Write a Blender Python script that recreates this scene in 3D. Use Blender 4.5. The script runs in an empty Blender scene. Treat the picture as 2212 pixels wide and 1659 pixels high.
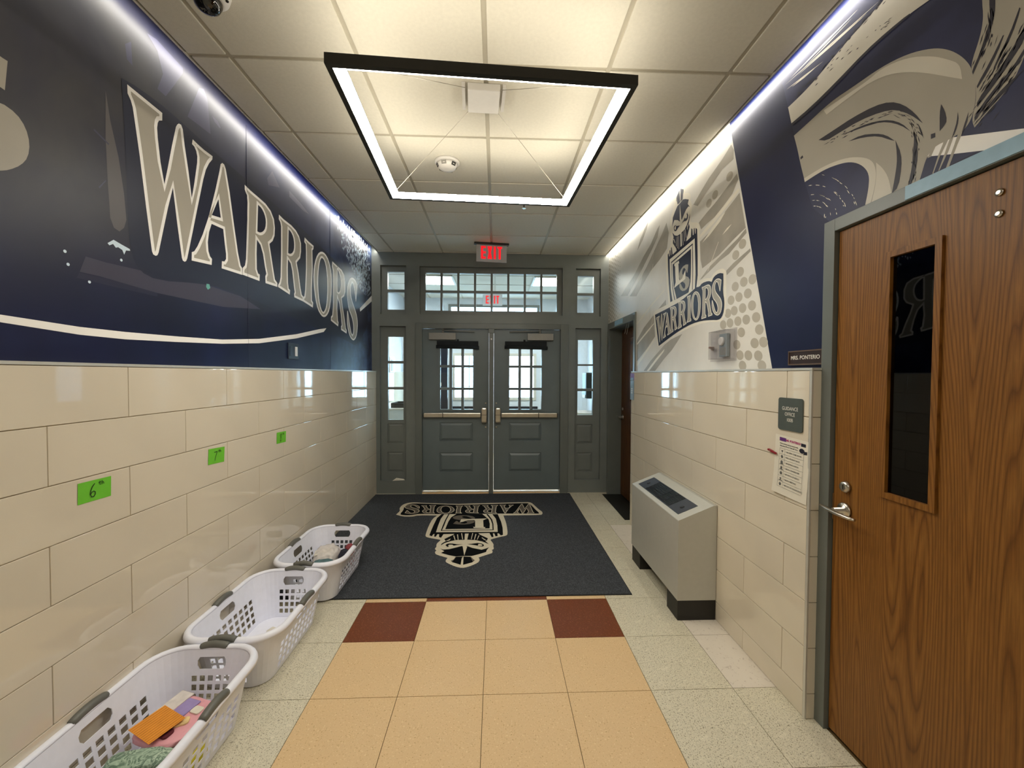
import bpy, bmesh, math, random
from mathutils import Vector, Matrix
from mathutils.geometry import delaunay_2d_cdt
random.seed(7)
PI = math.pi
S = bpy.context.scene
C = S.collection

# ------------------------------------------------------------------ camera, exposure, world, lamps
CAM = (883.11, 0.0395, -0.0238, 0.0047, 1.5145)      # focal length in pixels, yaw, pitch, roll, height
cam_d = bpy.data.cameras.new('camera')
cam = bpy.data.objects.new('camera', cam_d)
C.objects.link(cam)
cam_d.sensor_width = 36.0
cam_d.sensor_fit = 'HORIZONTAL'
cam_d.lens = CAM[0] / 2212 * 36.0
cam_d.clip_start = 0.02
_cy, _sy, _cp, _sp = math.cos(CAM[1]), math.sin(CAM[1]), math.cos(CAM[2]), math.sin(CAM[2])
_f = Vector((_sy * _cp, _cy * _cp, _sp))
_r = Vector((_cy, -_sy, 0))
_u = _r.cross(_f)
_r2 = _r * math.cos(CAM[3]) + _u * math.sin(CAM[3])
_u2 = -_r * math.sin(CAM[3]) + _u * math.cos(CAM[3])
_m = Matrix.Identity(4)
for i in range(3):
    _m[i][0], _m[i][1], _m[i][2] = _r2[i], _u2[i], -_f[i]
_m[2][3] = CAM[4]
cam.matrix_world = _m
S.camera = cam

S.view_settings.view_transform = 'Standard'
S.view_settings.look = 'None'
S.view_settings.gamma = 1.0
S.view_settings.use_curve_mapping = False
S.view_settings.exposure = 0.36
S.cycles.max_bounces = 10
S.cycles.diffuse_bounces = 5
S.cycles.glossy_bounces = 5
S.cycles.transparent_max_bounces = 24
S.cycles.caustics_reflective = False
S.cycles.caustics_refractive = False
S.cycles.sample_clamp_indirect = 6.0
S.cycles.use_denoising = True

W = bpy.data.worlds.new('daylight')
S.world = W
W.use_nodes = True
W.node_tree.nodes['Background'].inputs['Color'].default_value = (0.62, 0.81, 1.0, 1)
W.node_tree.nodes['Background'].inputs['Strength'].default_value = 14.0

WARM = (1.0, 0.91, 0.72)
def area_lamp(name, loc, sx, sy, power, color):
    d = bpy.data.lights.new(name, 'AREA')
    d.shape = 'RECTANGLE'; d.size = sx; d.size_y = sy; d.energy = power; d.color = color
    o = bpy.data.objects.new(name, d); C.objects.link(o); o.location = loc
    return o
area_lamp('corridor_fill', (0.0, -1.2, 2.9), 1.2, 1.2, 15, (1.0, 0.94, 0.84))    # added ambient fill, standing in for unseen corridor lamps behind the camera
area_lamp('corridor_fill', (0.0, -3.2, 2.9), 1.2, 1.2, 10, (1.0, 0.94, 0.84))
PENDANT_STRENGTH, PENDANT_UP, COVE_STRENGTH, TROFFER_STRENGTH = 44.0, 9.5, 24.0, 32.0

# ------------------------------------------------------------------ materials
def lin(h):
    h = h.lstrip('#')
    v = [int(h[i:i + 2], 16) / 255 for i in (0, 2, 4)]
    return tuple((c / 12.92 if c <= 0.04045 else ((c + 0.055) / 1.055) ** 2.4) for c in v) + (1,)
class NT:
    def __init__(s, name):
        s.m = bpy.data.materials.new(name); s.m.use_nodes = True
        s.t = s.m.node_tree; s.b = s.t.nodes['Principled BSDF']
    def n(s, typ, **kw):
        x = s.t.nodes.new(typ)
        for k, v in kw.items(): setattr(x, k, v)
        return x
    def l(s, a, b): s.t.links.new(a, b)
    def coord(s, kind='Object', scale=(1, 1, 1)):
        tc = s.n('ShaderNodeTexCoord'); mp = s.n('ShaderNodeMapping')
        mp.inputs['Scale'].default_value = scale
        s.l(tc.outputs[kind], mp.inputs['Vector']); return mp.outputs['Vector']
    def noise(s, vec, scale, detail=2, rough=0.5, dist=0.0):
        x = s.n('ShaderNodeTexNoise'); x.inputs['Scale'].default_value = scale; x.inputs['Detail'].default_value = detail
        x.inputs['Roughness'].default_value = rough; x.inputs['Distortion'].default_value = dist
        s.l(vec, x.inputs['Vector']); return x
    def ramp(s, fac, stops, interp='LINEAR'):
        r = s.n('ShaderNodeValToRGB'); r.color_ramp.interpolation = interp
        e = r.color_ramp.elements
        while len(e) < len(stops): e.new(0.5)
        for el, (p, c) in zip(e, stops): el.position = p; el.color = c
        s.l(fac, r.inputs['Fac']); return r.outputs['Color']
    def mix(s, fac, a, b, blend='MIX'):
        x = s.n('ShaderNodeMix', data_type='RGBA', blend_type=blend)
        for sock, v in ((x.inputs['Factor'], fac), (x.inputs['A'], a), (x.inputs['B'], b)):
            if hasattr(v, 'links') or isinstance(v, bpy.types.NodeSocket): s.l(v, sock)
            else: sock.default_value = v
        return x.outputs['Result']
    def math(s, op, a, b=None, c=None):
        x = s.n('ShaderNodeMath', operation=op)
        for i, v in enumerate((a, b, c)):
            if v is None: continue
            if isinstance(v, bpy.types.NodeSocket): s.l(v, x.inputs[i])
            else: x.inputs[i].default_value = v
        return x.outputs[0]
    def bump(s, h, strength, dist=0.002):
        b = s.n('ShaderNodeBump'); b.inputs['Strength'].default_value = strength; b.inputs['Distance'].default_value = dist
        s.l(h, b.inputs['Height']); s.l(b.outputs['Normal'], s.b.inputs['Normal'])
    def set(s, color=None, rough=None, metal=None, spec=None):
        if color is not None:
            if isinstance(color, bpy.types.NodeSocket): s.l(color, s.b.inputs['Base Color'])
            else: s.b.inputs['Base Color'].default_value = color
        if rough is not None:
            if isinstance(rough, bpy.types.NodeSocket): s.l(rough, s.b.inputs['Roughness'])
            else: s.b.inputs['Roughness'].default_value = rough
        if metal is not None: s.b.inputs['Metallic'].default_value = metal
        if spec is not None: s.b.inputs['Specular IOR Level'].default_value = spec
        return s.m
def simple(name, hexc, rough=0.5, metal=0.0, spec=0.5, vary=0.06, scale=30.0, bump=0.0, bscale=200.0):
    t = NT(name); c = lin(hexc)
    v = t.coord()
    n = t.noise(v, scale, 3)
    d = tuple(max(0, x * (1 - vary)) for x in c[:3]) + (1,); u = tuple(min(1, x * (1 + vary)) for x in c[:3]) + (1,)
    t.set(t.ramp(n.outputs['Fac'], [(0.3, d), (0.7, u)]), rough, metal, spec)
    if bump: t.bump(t.noise(v, bscale, 2).outputs['Fac'], bump)
    return t.m
def emit(name, color, strength):
    t = NT(name); t.set((0.8, 0.8, 0.8, 1), 0.4)
    if color[1] < 0.1: t.set((0.25, 0.004, 0.006, 1), 0.6)
    t.b.inputs['Emission Color'].default_value = tuple(color) + (1,)
    t.b.inputs['Emission Strength'].default_value = strength
    return t.m
def glass(name, tint=(0.93, 0.97, 0.96), rough=0.02, ior=1.5, haze=0.0):
    t = NT(name); t.t.nodes.remove(t.b)
    tr = t.n('ShaderNodeBsdfTransparent'); tr.inputs['Color'].default_value = tuple(tint) + (1,)
    gl = t.n('ShaderNodeBsdfGlossy'); gl.inputs['Roughness'].default_value = rough
    lw = t.n('ShaderNodeLayerWeight'); lw.inputs['Blend'].default_value = 0.5
    fr = t.math('MULTIPLY_ADD', t.math('POWER', lw.outputs['Facing'], 5.0), 0.92, 0.05)
    mx = t.n('ShaderNodeMixShader'); t.l(fr, mx.inputs[0]); t.l(tr.outputs[0], mx.inputs[1]); t.l(gl.outputs[0], mx.inputs[2])
    last = mx
    if haze:
        df = t.n('ShaderNodeBsdfDiffuse'); df.inputs['Color'].default_value = (0.8, 0.8, 0.82, 1)
        m2 = t.n('ShaderNodeMixShader'); m2.inputs[0].default_value = haze
        t.l(mx.outputs[0], m2.inputs[1]); t.l(df.outputs[0], m2.inputs[2]); last = m2
    t.l(last.outputs[0], t.t.nodes['Material Output'].inputs['Surface'])
    return t.m
def speckled(name, base, spots, rough=0.3, big=0.5):
    t = NT(name); v = t.coord()
    col = lin(base)
    n0 = t.noise(v, 9, 3)
    c = t.mix(t.math('MULTIPLY', n0.outputs['Fac'], 0.25), col, tuple(x * 0.75 for x in col[:3]) + (1,))
    for i, (h, sc, lo, hi) in enumerate(spots):
        n = t.noise(v, sc, 2, 0.6, 0.6)
        f = t.ramp(n.outputs['Fac'], [(lo, (0, 0, 0, 1)), (hi, (1, 1, 1, 1))])
        c = t.mix(f, c, lin(h))
    t.set(c, t.math('MULTIPLY_ADD', n0.outputs['Fac'], 0.15, rough), 0, 0.5)
    return t.m
def wood_mat(name, dark, mid, light, rough=0.42):
    t = NT(name)
    tc = t.n('ShaderNodeTexCoord')
    mp = t.n('ShaderNodeMapping'); mp.inputs['Scale'].default_value = (1.0, 4.4, 0.26); t.l(tc.outputs['Object'], mp.inputs['Vector'])
    n = t.noise(mp.outputs['Vector'], 1.3, 1.5, 0.4, 0.1)
    rings = t.math('FRACT', t.math('MULTIPLY', n.outputs['Fac'], 42.0))
    c = t.ramp(rings, [(0.0, lin(mid)), (0.4, lin(light)), (0.72, lin(mid)), (0.9, lin(dark)), (1.0, lin(mid))])
    mp2 = t.n('ShaderNodeMapping'); mp2.inputs['Scale'].default_value = (1.0, 260.0, 9.0); t.l(tc.outputs['Object'], mp2.inputs['Vector'])
    n2 = t.noise(mp2.outputs['Vector'], 1.0, 3, 0.6)
    f2 = t.ramp(n2.outputs['Fac'], [(0.35, (0.62, 0.62, 0.62, 1)), (0.65, (1, 1, 1, 1))])
    c = t.mix(0.75, c, f2, 'MULTIPLY')
    t.set(c, rough, 0, 0.3)
    t.bump(n2.outputs['Fac'], 0.08, 0.001)
    return t.m

M = {}
M['ceiling_tile'] = simple('ceiling_tile', '#dcd8cd', 0.9, spec=0.2, vary=0.03, scale=60, bump=0.25, bscale=260)
M['grid'] = simple('ceiling_grid_paint', '#b9b3a4', 0.55, vary=0.02)
M['white_trim'] = simple('white_trim_metal', '#d6d2c8', 0.4, vary=0.02)
M['grout'] = simple('tile_grout', '#c9bb9d', 0.85, vary=0.08)
M['wall_tile'] = simple('glazed_wall_tile', '#ddd3c0', 0.035, spec=0.7, vary=0.035, scale=2.2)
M['metal_edge'] = simple('metal_edge_trim', '#cfcdc4', 0.35, 0.35, vary=0.03)
M['paint_door'] = simple('slate_grey_door_paint', '#687376', 0.36, vary=0.05, scale=6)
M['paint_grey'] = simple('dark_grey_wall_paint', '#737875', 0.38, vary=0.05, scale=6)
M['paint_frame'] = simple('dark_grey_frame_paint', '#676c68', 0.36, vary=0.05, scale=6)
M['black'] = simple('black_plastic', '#14140f', 0.45, vary=0.1)
M['dark_metal'] = simple('black_anodised_metal', '#23231f', 0.42, 0.0, vary=0.05)
M['steel'] = simple('brushed_steel', '#c9c3b8', 0.28, 1.0, vary=0.06, scale=12)
M['closer'] = simple('closer_cover_grey', '#8d8b86', 0.45, 0.3, vary=0.03)
M['shade'] = simple('black_shade_fabric', '#141a1e', 0.8, vary=0.1, bump=0.2)
M['oak'] = wood_mat('oak_veneer', '#6c4319', '#845623', '#91622c')
M['oak_dark'] = wood_mat('dark_wood_veneer', '#2a160a', '#54300f', '#68401c')
M['pane'] = glass('clear_pane', (0.90, 0.96, 0.97), 0.01)
M['pane_frost'] = glass('hazy_pane', (0.88, 0.94, 0.96), 0.08, haze=0.10)
M['pane_dark'] = glass('dark_office_pane', (0.10, 0.10, 0.11), 0.015)
M['acrylic'] = glass('clear_acrylic', (0.97, 0.965, 0.97), 0.03, haze=0.035)
M['acrylic_sign'] = glass('edge_lit_acrylic', (0.80, 0.82, 0.82), 0.05, haze=0.45)
M['white_plastic'] = simple('white_plastic', '#dedbd8', 0.35, vary=0.02)
M['basket'] = simple('white_basket_plastic', '#eceefa', 0.38, vary=0.02, bump=0.05, bscale=500)
M['grip'] = simple('grey_rubber_grip', '#62625c', 0.45, vary=0.04)
M['cream_vct'] = speckled('cream_speckled_tile', '#dcd5be', [('#8d8468', 170, 0.58, 0.66), ('#e6dfc8', 40, 0.60, 0.72), ('#4d4736', 210, 0.61, 0.675)], 0.28)
M['white_vct'] = speckled('white_speckled_tile', '#e2d9cb', [('#c9beb0', 40, 0.60, 0.70), ('#8f8578', 75, 0.70, 0.74)], 0.25)
M['tan_vct'] = speckled('tan_speckled_tile', '#e1c193', [('#ecd3a8', 120, 0.60, 0.70), ('#b08c58', 150, 0.62, 0.70), ('#6d4c22', 260, 0.70, 0.74)], 0.26)
M['brown_vct'] = speckled('brown_speckled_tile', '#713a1c', [('#94593a', 120, 0.58, 0.66), ('#c39a76', 210, 0.68, 0.73)], 0.26)
M['vct_joint'] = simple('floor_joint', '#6a5530', 0.8, vary=0.1)
M['mat_rubber'] = simple('mat_rubber_edge', '#101316', 0.7, vary=0.1)
t = NT('charcoal_mat_pile'); v = t.coord()
n = t.noise(v, 190, 3, 0.7); n2 = t.noise(v, 45, 2, 0.6)
c = t.ramp(n.outputs['Fac'], [(0.32, lin('#2a2d31')), (0.52, lin('#474a4f')), (0.72, lin('#74777b'))])
c = t.mix(t.math('MULTIPLY', n2.outputs['Fac'], 0.5), c, lin('#35383c'))
t.set(c, 0.95, 0, 0.1); t.bump(n.outputs['Fac'], 0.6, 0.004); M['mat_pile'] = t.m
def pile(name, h):
    t = NT(name); v = t.coord(); n = t.noise(v, 230, 3, 0.7); c = lin(h)
    t.set(t.ramp(n.outputs['Fac'], [(0.3, tuple(x * 0.7 for x in c[:3]) + (1,)), (0.7, c)]), 0.95, 0, 0.1)
    t.bump(n.outputs['Fac'], 0.4, 0.003); return t.m
M['mat_cream'] = pile('cream_mat_inlay', '#e3d8c0'); M['mat_black'] = pile('black_mat_inlay', '#0d1012'); M['mat_grey'] = pile('grey_mat_inlay', '#6f675d')
# printed vinyl on the walls
def vinyl(name, h, rough=0.40, vary=0.04):
    return simple(name, h, rough, spec=0.28, vary=vary, scale=5, bump=0.03, bscale=700)
M['v_white'] = vinyl('print_white', '#fbf8f4'); M['v_grey'] = vinyl('print_warm_grey', '#aaa497'); M['v_navy'] = vinyl('print_navy', '#171c34')
M['v_lgrey'] = vinyl('print_light_grey', '#cfc9bb'); M['v_streak'] = vinyl('print_streak_grey', '#a8a296', vary=0.14); M['v_dot'] = vinyl('print_dot_grey', '#b9b2a3')
M['v_field'] = vinyl('print_violet_navy', '#262a4c', vary=0.3); M['v_dark'] = vinyl('print_near_black', '#2c2a36')
M['v_band'] = vinyl('print_slate_violet', '#3d3a4c'); M['v_band2'] = vinyl('print_deep_violet', '#22233c'); M['v_dag'] = vinyl('print_faint_grey', '#5a5658')
M['v_ghost'] = vinyl('print_pale_violet', '#3f3f56'); M['v_spark'] = vinyl('print_spark_white', '#d6e8f6'); M['v_teal'] = vinyl('print_teal', '#63a59b'); M['v_logo'] = vinyl('print_logo_navy', '#141c38')
M['v_cream'] = vinyl('print_logo_cream', '#efe9da')
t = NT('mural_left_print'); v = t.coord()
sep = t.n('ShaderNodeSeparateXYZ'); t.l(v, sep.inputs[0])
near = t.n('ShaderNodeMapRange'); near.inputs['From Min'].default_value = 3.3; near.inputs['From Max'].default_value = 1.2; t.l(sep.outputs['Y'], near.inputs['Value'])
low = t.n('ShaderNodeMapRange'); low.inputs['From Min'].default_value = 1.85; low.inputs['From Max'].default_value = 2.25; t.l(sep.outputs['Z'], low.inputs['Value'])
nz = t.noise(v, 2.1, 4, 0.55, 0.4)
haze = t.math('MULTIPLY', t.math('MULTIPLY', near.outputs[0], low.outputs[0]), t.math('MULTIPLY_ADD', nz.outputs['Fac'], 1.6, -0.25))  # grey nebula haze, largely blurred lamp reflections painted into the print colour
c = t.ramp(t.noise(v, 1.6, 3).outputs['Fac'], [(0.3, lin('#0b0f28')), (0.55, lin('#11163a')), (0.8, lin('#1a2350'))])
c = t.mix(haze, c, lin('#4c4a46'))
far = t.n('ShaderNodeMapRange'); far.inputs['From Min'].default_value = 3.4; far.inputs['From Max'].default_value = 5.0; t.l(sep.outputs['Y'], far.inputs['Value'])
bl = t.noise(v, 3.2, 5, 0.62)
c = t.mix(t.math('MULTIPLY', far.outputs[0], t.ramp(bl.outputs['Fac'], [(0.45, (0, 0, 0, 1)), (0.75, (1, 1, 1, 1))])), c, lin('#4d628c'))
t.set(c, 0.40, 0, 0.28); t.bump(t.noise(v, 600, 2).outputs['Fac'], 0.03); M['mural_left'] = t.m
t = NT('mural_right_print'); v = t.coord()
sep = t.n('ShaderNodeSeparateXYZ'); t.l(v, sep.inputs[0])
edge = t.math('MULTIPLY_ADD', t.math('SUBTRACT', sep.outputs['Z'], 1.548), 0.2855, 2.064)
f = t.math('GREATER_THAN', sep.outputs['Y'], edge)
lt = t.ramp(t.noise(v, 1.7, 4, 0.6).outputs['Fac'], [(0.3, lin('#dad6cc')), (0.7, lin('#ece9e2'))])
nv = t.ramp(t.noise(v, 2.0, 3).outputs['Fac'], [(0.3, lin('#0f1536')), (0.7, lin('#141b42'))])
t.set(t.mix(f, nv, lt), 0.40, 0, 0.28); t.bump(t.noise(v, 600, 2).outputs['Fac'], 0.03); M['mural_right'] = t.m
M['wall_white'] = simple('white_wall_paint', '#dde4ec', 0.7, vary=0.03); M['office_dark'] = simple('dark_office_paint', '#2b2a28', 0.8)
M['corridor'] = simple('corridor_paint', '#b9b2a0', 0.7)
M['outdoor'] = simple('outdoor_concrete', '#c9cbc8', 0.9)
M['lens'] = emit('pendant_lens', (1.0, 0.95, 0.84), PENDANT_STRENGTH)
M['uplight'] = emit('pendant_uplight', WARM, PENDANT_UP)
M['cove_led'] = emit('cove_led', (1.0, 0.95, 0.84), COVE_STRENGTH)
M['troffer'] = emit('troffer_lens', (1.0, 0.95, 0.86), TROFFER_STRENGTH)
M['exit_red'] = emit('exit_letter_red', (1.0, 0.004, 0.012), 0.95)
M['green_paper'] = simple('green_paper', '#6cc22e', 0.8, vary=0.03); M['ink'] = simple('black_ink', '#101010', 0.6)
M['paper'] = simple('white_paper', '#ded8c9', 0.8, vary=0.02); M['magenta'] = simple('magenta_ink', '#a81e6c', 0.7); M['purple'] = simple('purple_ink', '#5a2470', 0.7); M['red_peg'] = simple('dark_red_wood', '#8a1626', 0.5)
M['ink_grey'] = simple('grey_ink', '#5b5b58', 0.7)
M['sign_grey'] = simple('room_sign_grey', '#4b524d', 0.5); M['sign_white'] = simple('sign_lettering_white', '#e6e1d6', 0.5); M['walnut'] = simple('walnut_plate', '#2c1812', 0.4, vary=0.15); M['bronze'] = simple('bronze_edge', '#7d6552', 0.35, 0.6)
M['heater'] = simple('grey_enamel_cabinet', '#b4b3aa', 0.42, vary=0.02, bump=0.05, bscale=400); M['heater_base'] = simple('black_plinth', '#15130f', 0.5); M['grille'] = simple('dark_grille_metal', '#24252a', 0.35, 0.4); M['grille_panel'] = simple('slate_grille_panel', '#34373f', 0.4, 0.2)
M['therm_blue'] = simple('blue_grey_thermostat', '#7d8b93', 0.4); M['tan_tag'] = simple('worn_brown_tag', '#8a6a58', 0.6)
M['tape_blue'] = simple('pale_blue_strip', '#7fa6bd', 0.35)
M['switch_dark'] = simple('dark_switch_plate', '#141726', 0.35)
M['lens_black'] = simple('dome_lens', '#0a0a0a', 0.05, spec=0.8)
M['bag_pink'] = simple('pink_bag', '#e2a3ad', 0.3); M['bag_lilac'] = simple('lilac_cloth', '#9c8cc0', 0.7); M['bag_white'] = simple('white_plastic_bag', '#d9d2cc', 0.25, vary=0.12, scale=25); M['orange_paper'] = simple('orange_lined_paper', '#e0912b', 0.8); M['orange_line'] = simple('orange_line_print', '#a9611a', 0.8)
t = NT('sage_patterned_cloth'); v = t.coord()
t.set(t.ramp(t.noise(v, 26, 3, 0.6, 1.2).outputs['Fac'], [(0.35, lin('#5f7a66')), (0.5, lin('#a9bfa9')), (0.56, lin('#4d6a58')), (0.7, lin('#b9cbb6'))]), 0.6); M['sage'] = t.m
M['maroon'] = simple('maroon_cloth', '#5a1c26', 0.7); M['teal_cloth'] = simple('teal_denim', '#506d72', 0.8, vary=0.3, scale=25); M['navy_cloth'] = simple('navy_cloth', '#161a2c', 0.8); M['yellow'] = simple('yellow_cloth', '#d9cf3a', 0.7); M['red_cloth'] = simple('dull_red_cloth', '#8a3940', 0.7)
M['cream_cloth'] = simple('cream_cloth', '#e3c98f', 0.7, vary=0.15, scale=60)
M['peach'] = simple('peach_cloth', '#e9c9a8', 0.7)

# ------------------------------------------------------------------ mesh helpers
def fill2d(loops):
    """triangles of the area inside the first loop and outside the others (even-odd, crossings resolved)"""
    pts, edges = [], []
    for l in loops:
        o, m = len(pts), len(l); pts += [Vector((a, b)) for a, b in l]; edges += [(o + i, o + (i + 1) % m) for i in range(m)]
    res = delaunay_2d_cdt(pts, edges, [], 0, 1e-7)
    vs = [(v.x, v.y) for v in res[0]]; out = []
    for t in res[2]:
        cx = sum(vs[i][0] for i in t) / len(t); cy = sum(vs[i][1] for i in t) / len(t); c = False
        for l in loops:
            for i in range(len(l)):
                (x1, y1), (x2, y2) = l[i - 1], l[i]
                if (y1 > cy) != (y2 > cy) and cx < (x2 - x1) * (cy - y1) / (y2 - y1) + x1: c = not c
        if c: out.append(tuple(t))
    return vs, out
class MB:
    """collects shapes, builds one mesh object"""
    def __init__(s): s.v = []; s.f = []; s.mi = []; s.sm = []
    def add(s, vs, fs, mi=0, smooth=False):
        o = len(s.v); s.v += [tuple(p) for p in vs]
        for f in fs: s.f.append([i + o for i in f]); s.mi.append(mi); s.sm.append(smooth)
    def box(s, x0, x1, y0, y1, z0, z1, mi=0, bev=0.0):
        if bev:
            bm = bmesh.new(); bmesh.ops.create_cube(bm, size=1)
            for q in bm.verts: q.co = Vector(((x0 + x1) / 2 + q.co.x * (x1 - x0), (y0 + y1) / 2 + q.co.y * (y1 - y0), (z0 + z1) / 2 + q.co.z * (z1 - z0)))
            bmesh.ops.bevel(bm, geom=bm.edges[:] , offset=bev, segments=2, affect='EDGES', profile=0.6)
            bmesh.ops.recalc_face_normals(bm, faces=bm.faces)
            bm.verts.ensure_lookup_table()
            s.add([q.co for q in bm.verts], [[q.index for q in f.verts] for f in bm.faces], mi, False); bm.free(); return
        s.add([(x0, y0, z0), (x1, y0, z0), (x1, y1, z0), (x0, y1, z0), (x0, y0, z1), (x1, y0, z1), (x1, y1, z1), (x0, y1, z1)],
              [(0, 3, 2, 1), (4, 5, 6, 7), (0, 1, 5, 4), (1, 2, 6, 5), (2, 3, 7, 6), (3, 0, 4, 7)], mi)
    def poly(s, pts, fn, mi=0, holes=()):
        """flat polygon in 2D mapped to 3D by fn(u, v)"""
        vs, tri = fill2d([pts] + [h for h in holes])
        s.add([fn(a, b) for a, b in vs], tri, mi)
    def prism(s, pts, fn, w0, w1, mi=0, holes=()):
        """2D polygon extruded from w0 to w1, fn(u, v, w)"""
        vs, tri = fill2d([pts] + [h for h in holes]); n = len(vs)
        s.add([fn(a, b, w0) for a, b in vs] + [fn(a, b, w1) for a, b in vs], [t for t in tri] + [tuple(i + n for i in reversed(t)) for t in tri], mi)
        for l in [pts] + [h for h in holes]:
            m = len(l); o = len(s.v)
            s.add([fn(a, b, w0) for a, b in l] + [fn(a, b, w1) for a, b in l], [(i, (i + 1) % m, (i + 1) % m + m, i + m) for i in range(m)], mi)
    def slab(s, u0, u1, v0, v1, holes, fn, w0, w1, mi=0):
        """perforated rectangular plate; holes = [(u0, u1, v0, v1)]"""
        us = sorted(set([u0, u1] + [min(max(h[i], u0), u1) for h in holes for i in (0, 1)]))
        vs = sorted(set([v0, v1] + [min(max(h[i], v0), v1) for h in holes for i in (2, 3)]))
        def solid(i, j):
            if i < 0 or j < 0 or i >= len(us) - 1 or j >= len(vs) - 1: return False
            a, b = (us[i] + us[i + 1]) / 2, (vs[j] + vs[j + 1]) / 2
            return not any(h[0] < a < h[1] and h[2] < b < h[3] for h in holes)
        idx = {}
        def P(i, j, w):
            if (i, j, w) not in idx:
                idx[(i, j, w)] = len(s.v); s.v.append(tuple(fn(us[i], vs[j], w1 if w else w0)))
            return idx[(i, j, w)]
        def face(*q): s.f.append(list(q)); s.mi.append(mi); s.sm.append(False)
        for i in range(len(us) - 1):
            for j in range(len(vs) - 1):
                if not solid(i, j): continue
                face(P(i, j, 0), P(i + 1, j, 0), P(i + 1, j + 1, 0), P(i, j + 1, 0))
                face(P(i, j, 1), P(i, j + 1, 1), P(i + 1, j + 1, 1), P(i + 1, j, 1))
                for di, dj, a, b in ((-1, 0, (i, j + 1), (i, j)), (1, 0, (i + 1, j), (i + 1, j + 1)), (0, -1, (i, j), (i + 1, j)), (0, 1, (i + 1, j + 1), (i, j + 1))):
                    if not solid(i + di, j + dj): face(P(*a, 0), P(*a, 1), P(*b, 1), P(*b, 0))
    def tube(s, pts, r, n=10, mi=0, cap=True, flat=1.0):
        pts = [Vector(p) for p in pts]; rs = r if isinstance(r, (list, tuple)) else [r] * len(pts)
        o = len(s.v); up = Vector((0, 0, 1)); a = None
        for i, p in enumerate(pts):
            d = (pts[min(i + 1, len(pts) - 1)] - pts[max(i - 1, 0)]).normalized()
            if a is None: a = d.cross(up if abs(d.z) < 0.95 else Vector((1, 0, 0))).normalized()
            a = (a - d * a.dot(d)).normalized(); b = d.cross(a)
            for k in range(n):
                q = p + (a * math.cos(2 * PI * k / n) + b * math.sin(2 * PI * k / n) * flat) * rs[i]; s.v.append(tuple(q))
        for i in range(len(pts) - 1):
            for k in range(n):
                s.f.append([o + i * n + k, o + i * n + (k + 1) % n, o + (i + 1) * n + (k + 1) % n, o + (i + 1) * n + k]); s.mi.append(mi); s.sm.append(True)
        if cap:
            s.f.append([o + k for k in range(n)][::-1]); s.f.append([o + (len(pts) - 1) * n + k for k in range(n)])
            s.mi += [mi, mi]; s.sm += [False, False]
    def lathe(s, prof, fn, n=28, mi=0):
        """profile [(r, w)] about the axis; fn(u, v, w)"""
        o = len(s.v)
        for r, w in prof:
            for k in range(n): s.v.append(tuple(fn(r * math.cos(2 * PI * k / n), r * math.sin(2 * PI * k / n), w)))
        for i in range(len(prof) - 1):
            for k in range(n):
                s.f.append([o + i * n + k, o + i * n + (k + 1) % n, o + (i + 1) * n + (k + 1) % n, o + (i + 1) * n + k]); s.mi.append(mi); s.sm.append(True)
        s.f.append([o + k for k in range(n)][::-1]); s.f.append([o + (len(prof) - 1) * n + k for k in range(n)]); s.mi += [mi, mi]; s.sm += [False, False]
    def mesh(s, name, mats):
        me = bpy.data.meshes.new(name); me.from_pydata(s.v, [], s.f)
        for m in mats: me.materials.append(M[m] if isinstance(m, str) else m)
        for p, i, q in zip(me.polygons, s.mi, s.sm): p.material_index = i; p.use_smooth = q
        me.validate(); bm = bmesh.new(); bm.from_mesh(me); bmesh.ops.recalc_face_normals(bm, faces=bm.faces); bm.to_mesh(me); bm.free()
        return me
    def build(s, name, mats, parent=None, loc=(0, 0, 0)):
        if isinstance(mats, str): mats = [mats]
        o = bpy.data.objects.new(name, s.mesh(name, mats)); C.objects.link(o); o.location = loc
        if parent is not None: o.parent = parent
        return o
def inst(name, me, parent, loc=(0, 0, 0), rot=(0, 0, 0), scale=None):
    o = bpy.data.objects.new(name, me); C.objects.link(o); o.parent = parent; o.location = loc; o.rotation_euler = rot
    if scale: o.scale = scale
    return o
def tag(o, label=None, cat=None, group=None, kind=None):
    if label: o['label'] = label
    if cat: o['category'] = cat
    if group: o['group'] = group
    if kind: o['kind'] = kind
    return o
def thing(name, label, cat, loc=(0, 0, 0), rotz=0.0, group=None):
    o = bpy.data.objects.new(name, None); C.objects.link(o); o.location = loc; o.rotation_euler = (0, 0, rotz)
    o.empty_display_size = 0.1
    return tag(o, label, cat, group)
def copy_thing(o, loc, label):
    c = o.copy(); C.objects.link(c); c.location = loc; c['label'] = label
    for ch in o.children:
        d = ch.copy(); C.objects.link(d); d.parent = c
        for g in ch.children:
            e = g.copy(); C.objects.link(e); e.parent = d
    return c
def inset(pts, d, limit=2.2):
    n = len(pts); A = sum(pts[i][0] * pts[(i + 1) % n][1] - pts[(i + 1) % n][0] * pts[i][1] for i in range(n))
    sg = 1 if A > 0 else -1; out = []
    for i in range(n):
        p0, p1, p2 = Vector(pts[i - 1]), Vector(pts[i]), Vector(pts[(i + 1) % n])
        a, b = (p1 - p0), (p2 - p1)
        if a.length < 1e-6 or b.length < 1e-6: out.append(tuple(p1)); continue
        a.normalize(); b.normalize()
        n1, n2 = Vector((-a.y, a.x)) * sg, Vector((-b.y, b.x)) * sg
        m = n1 + n2
        if m.length < 1e-4: m = n1
        m.normalize(); k = min(limit, 1 / max(0.2, m.dot(n1)))
        out.append(tuple(p1 + m * d * k))
    return out
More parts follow.
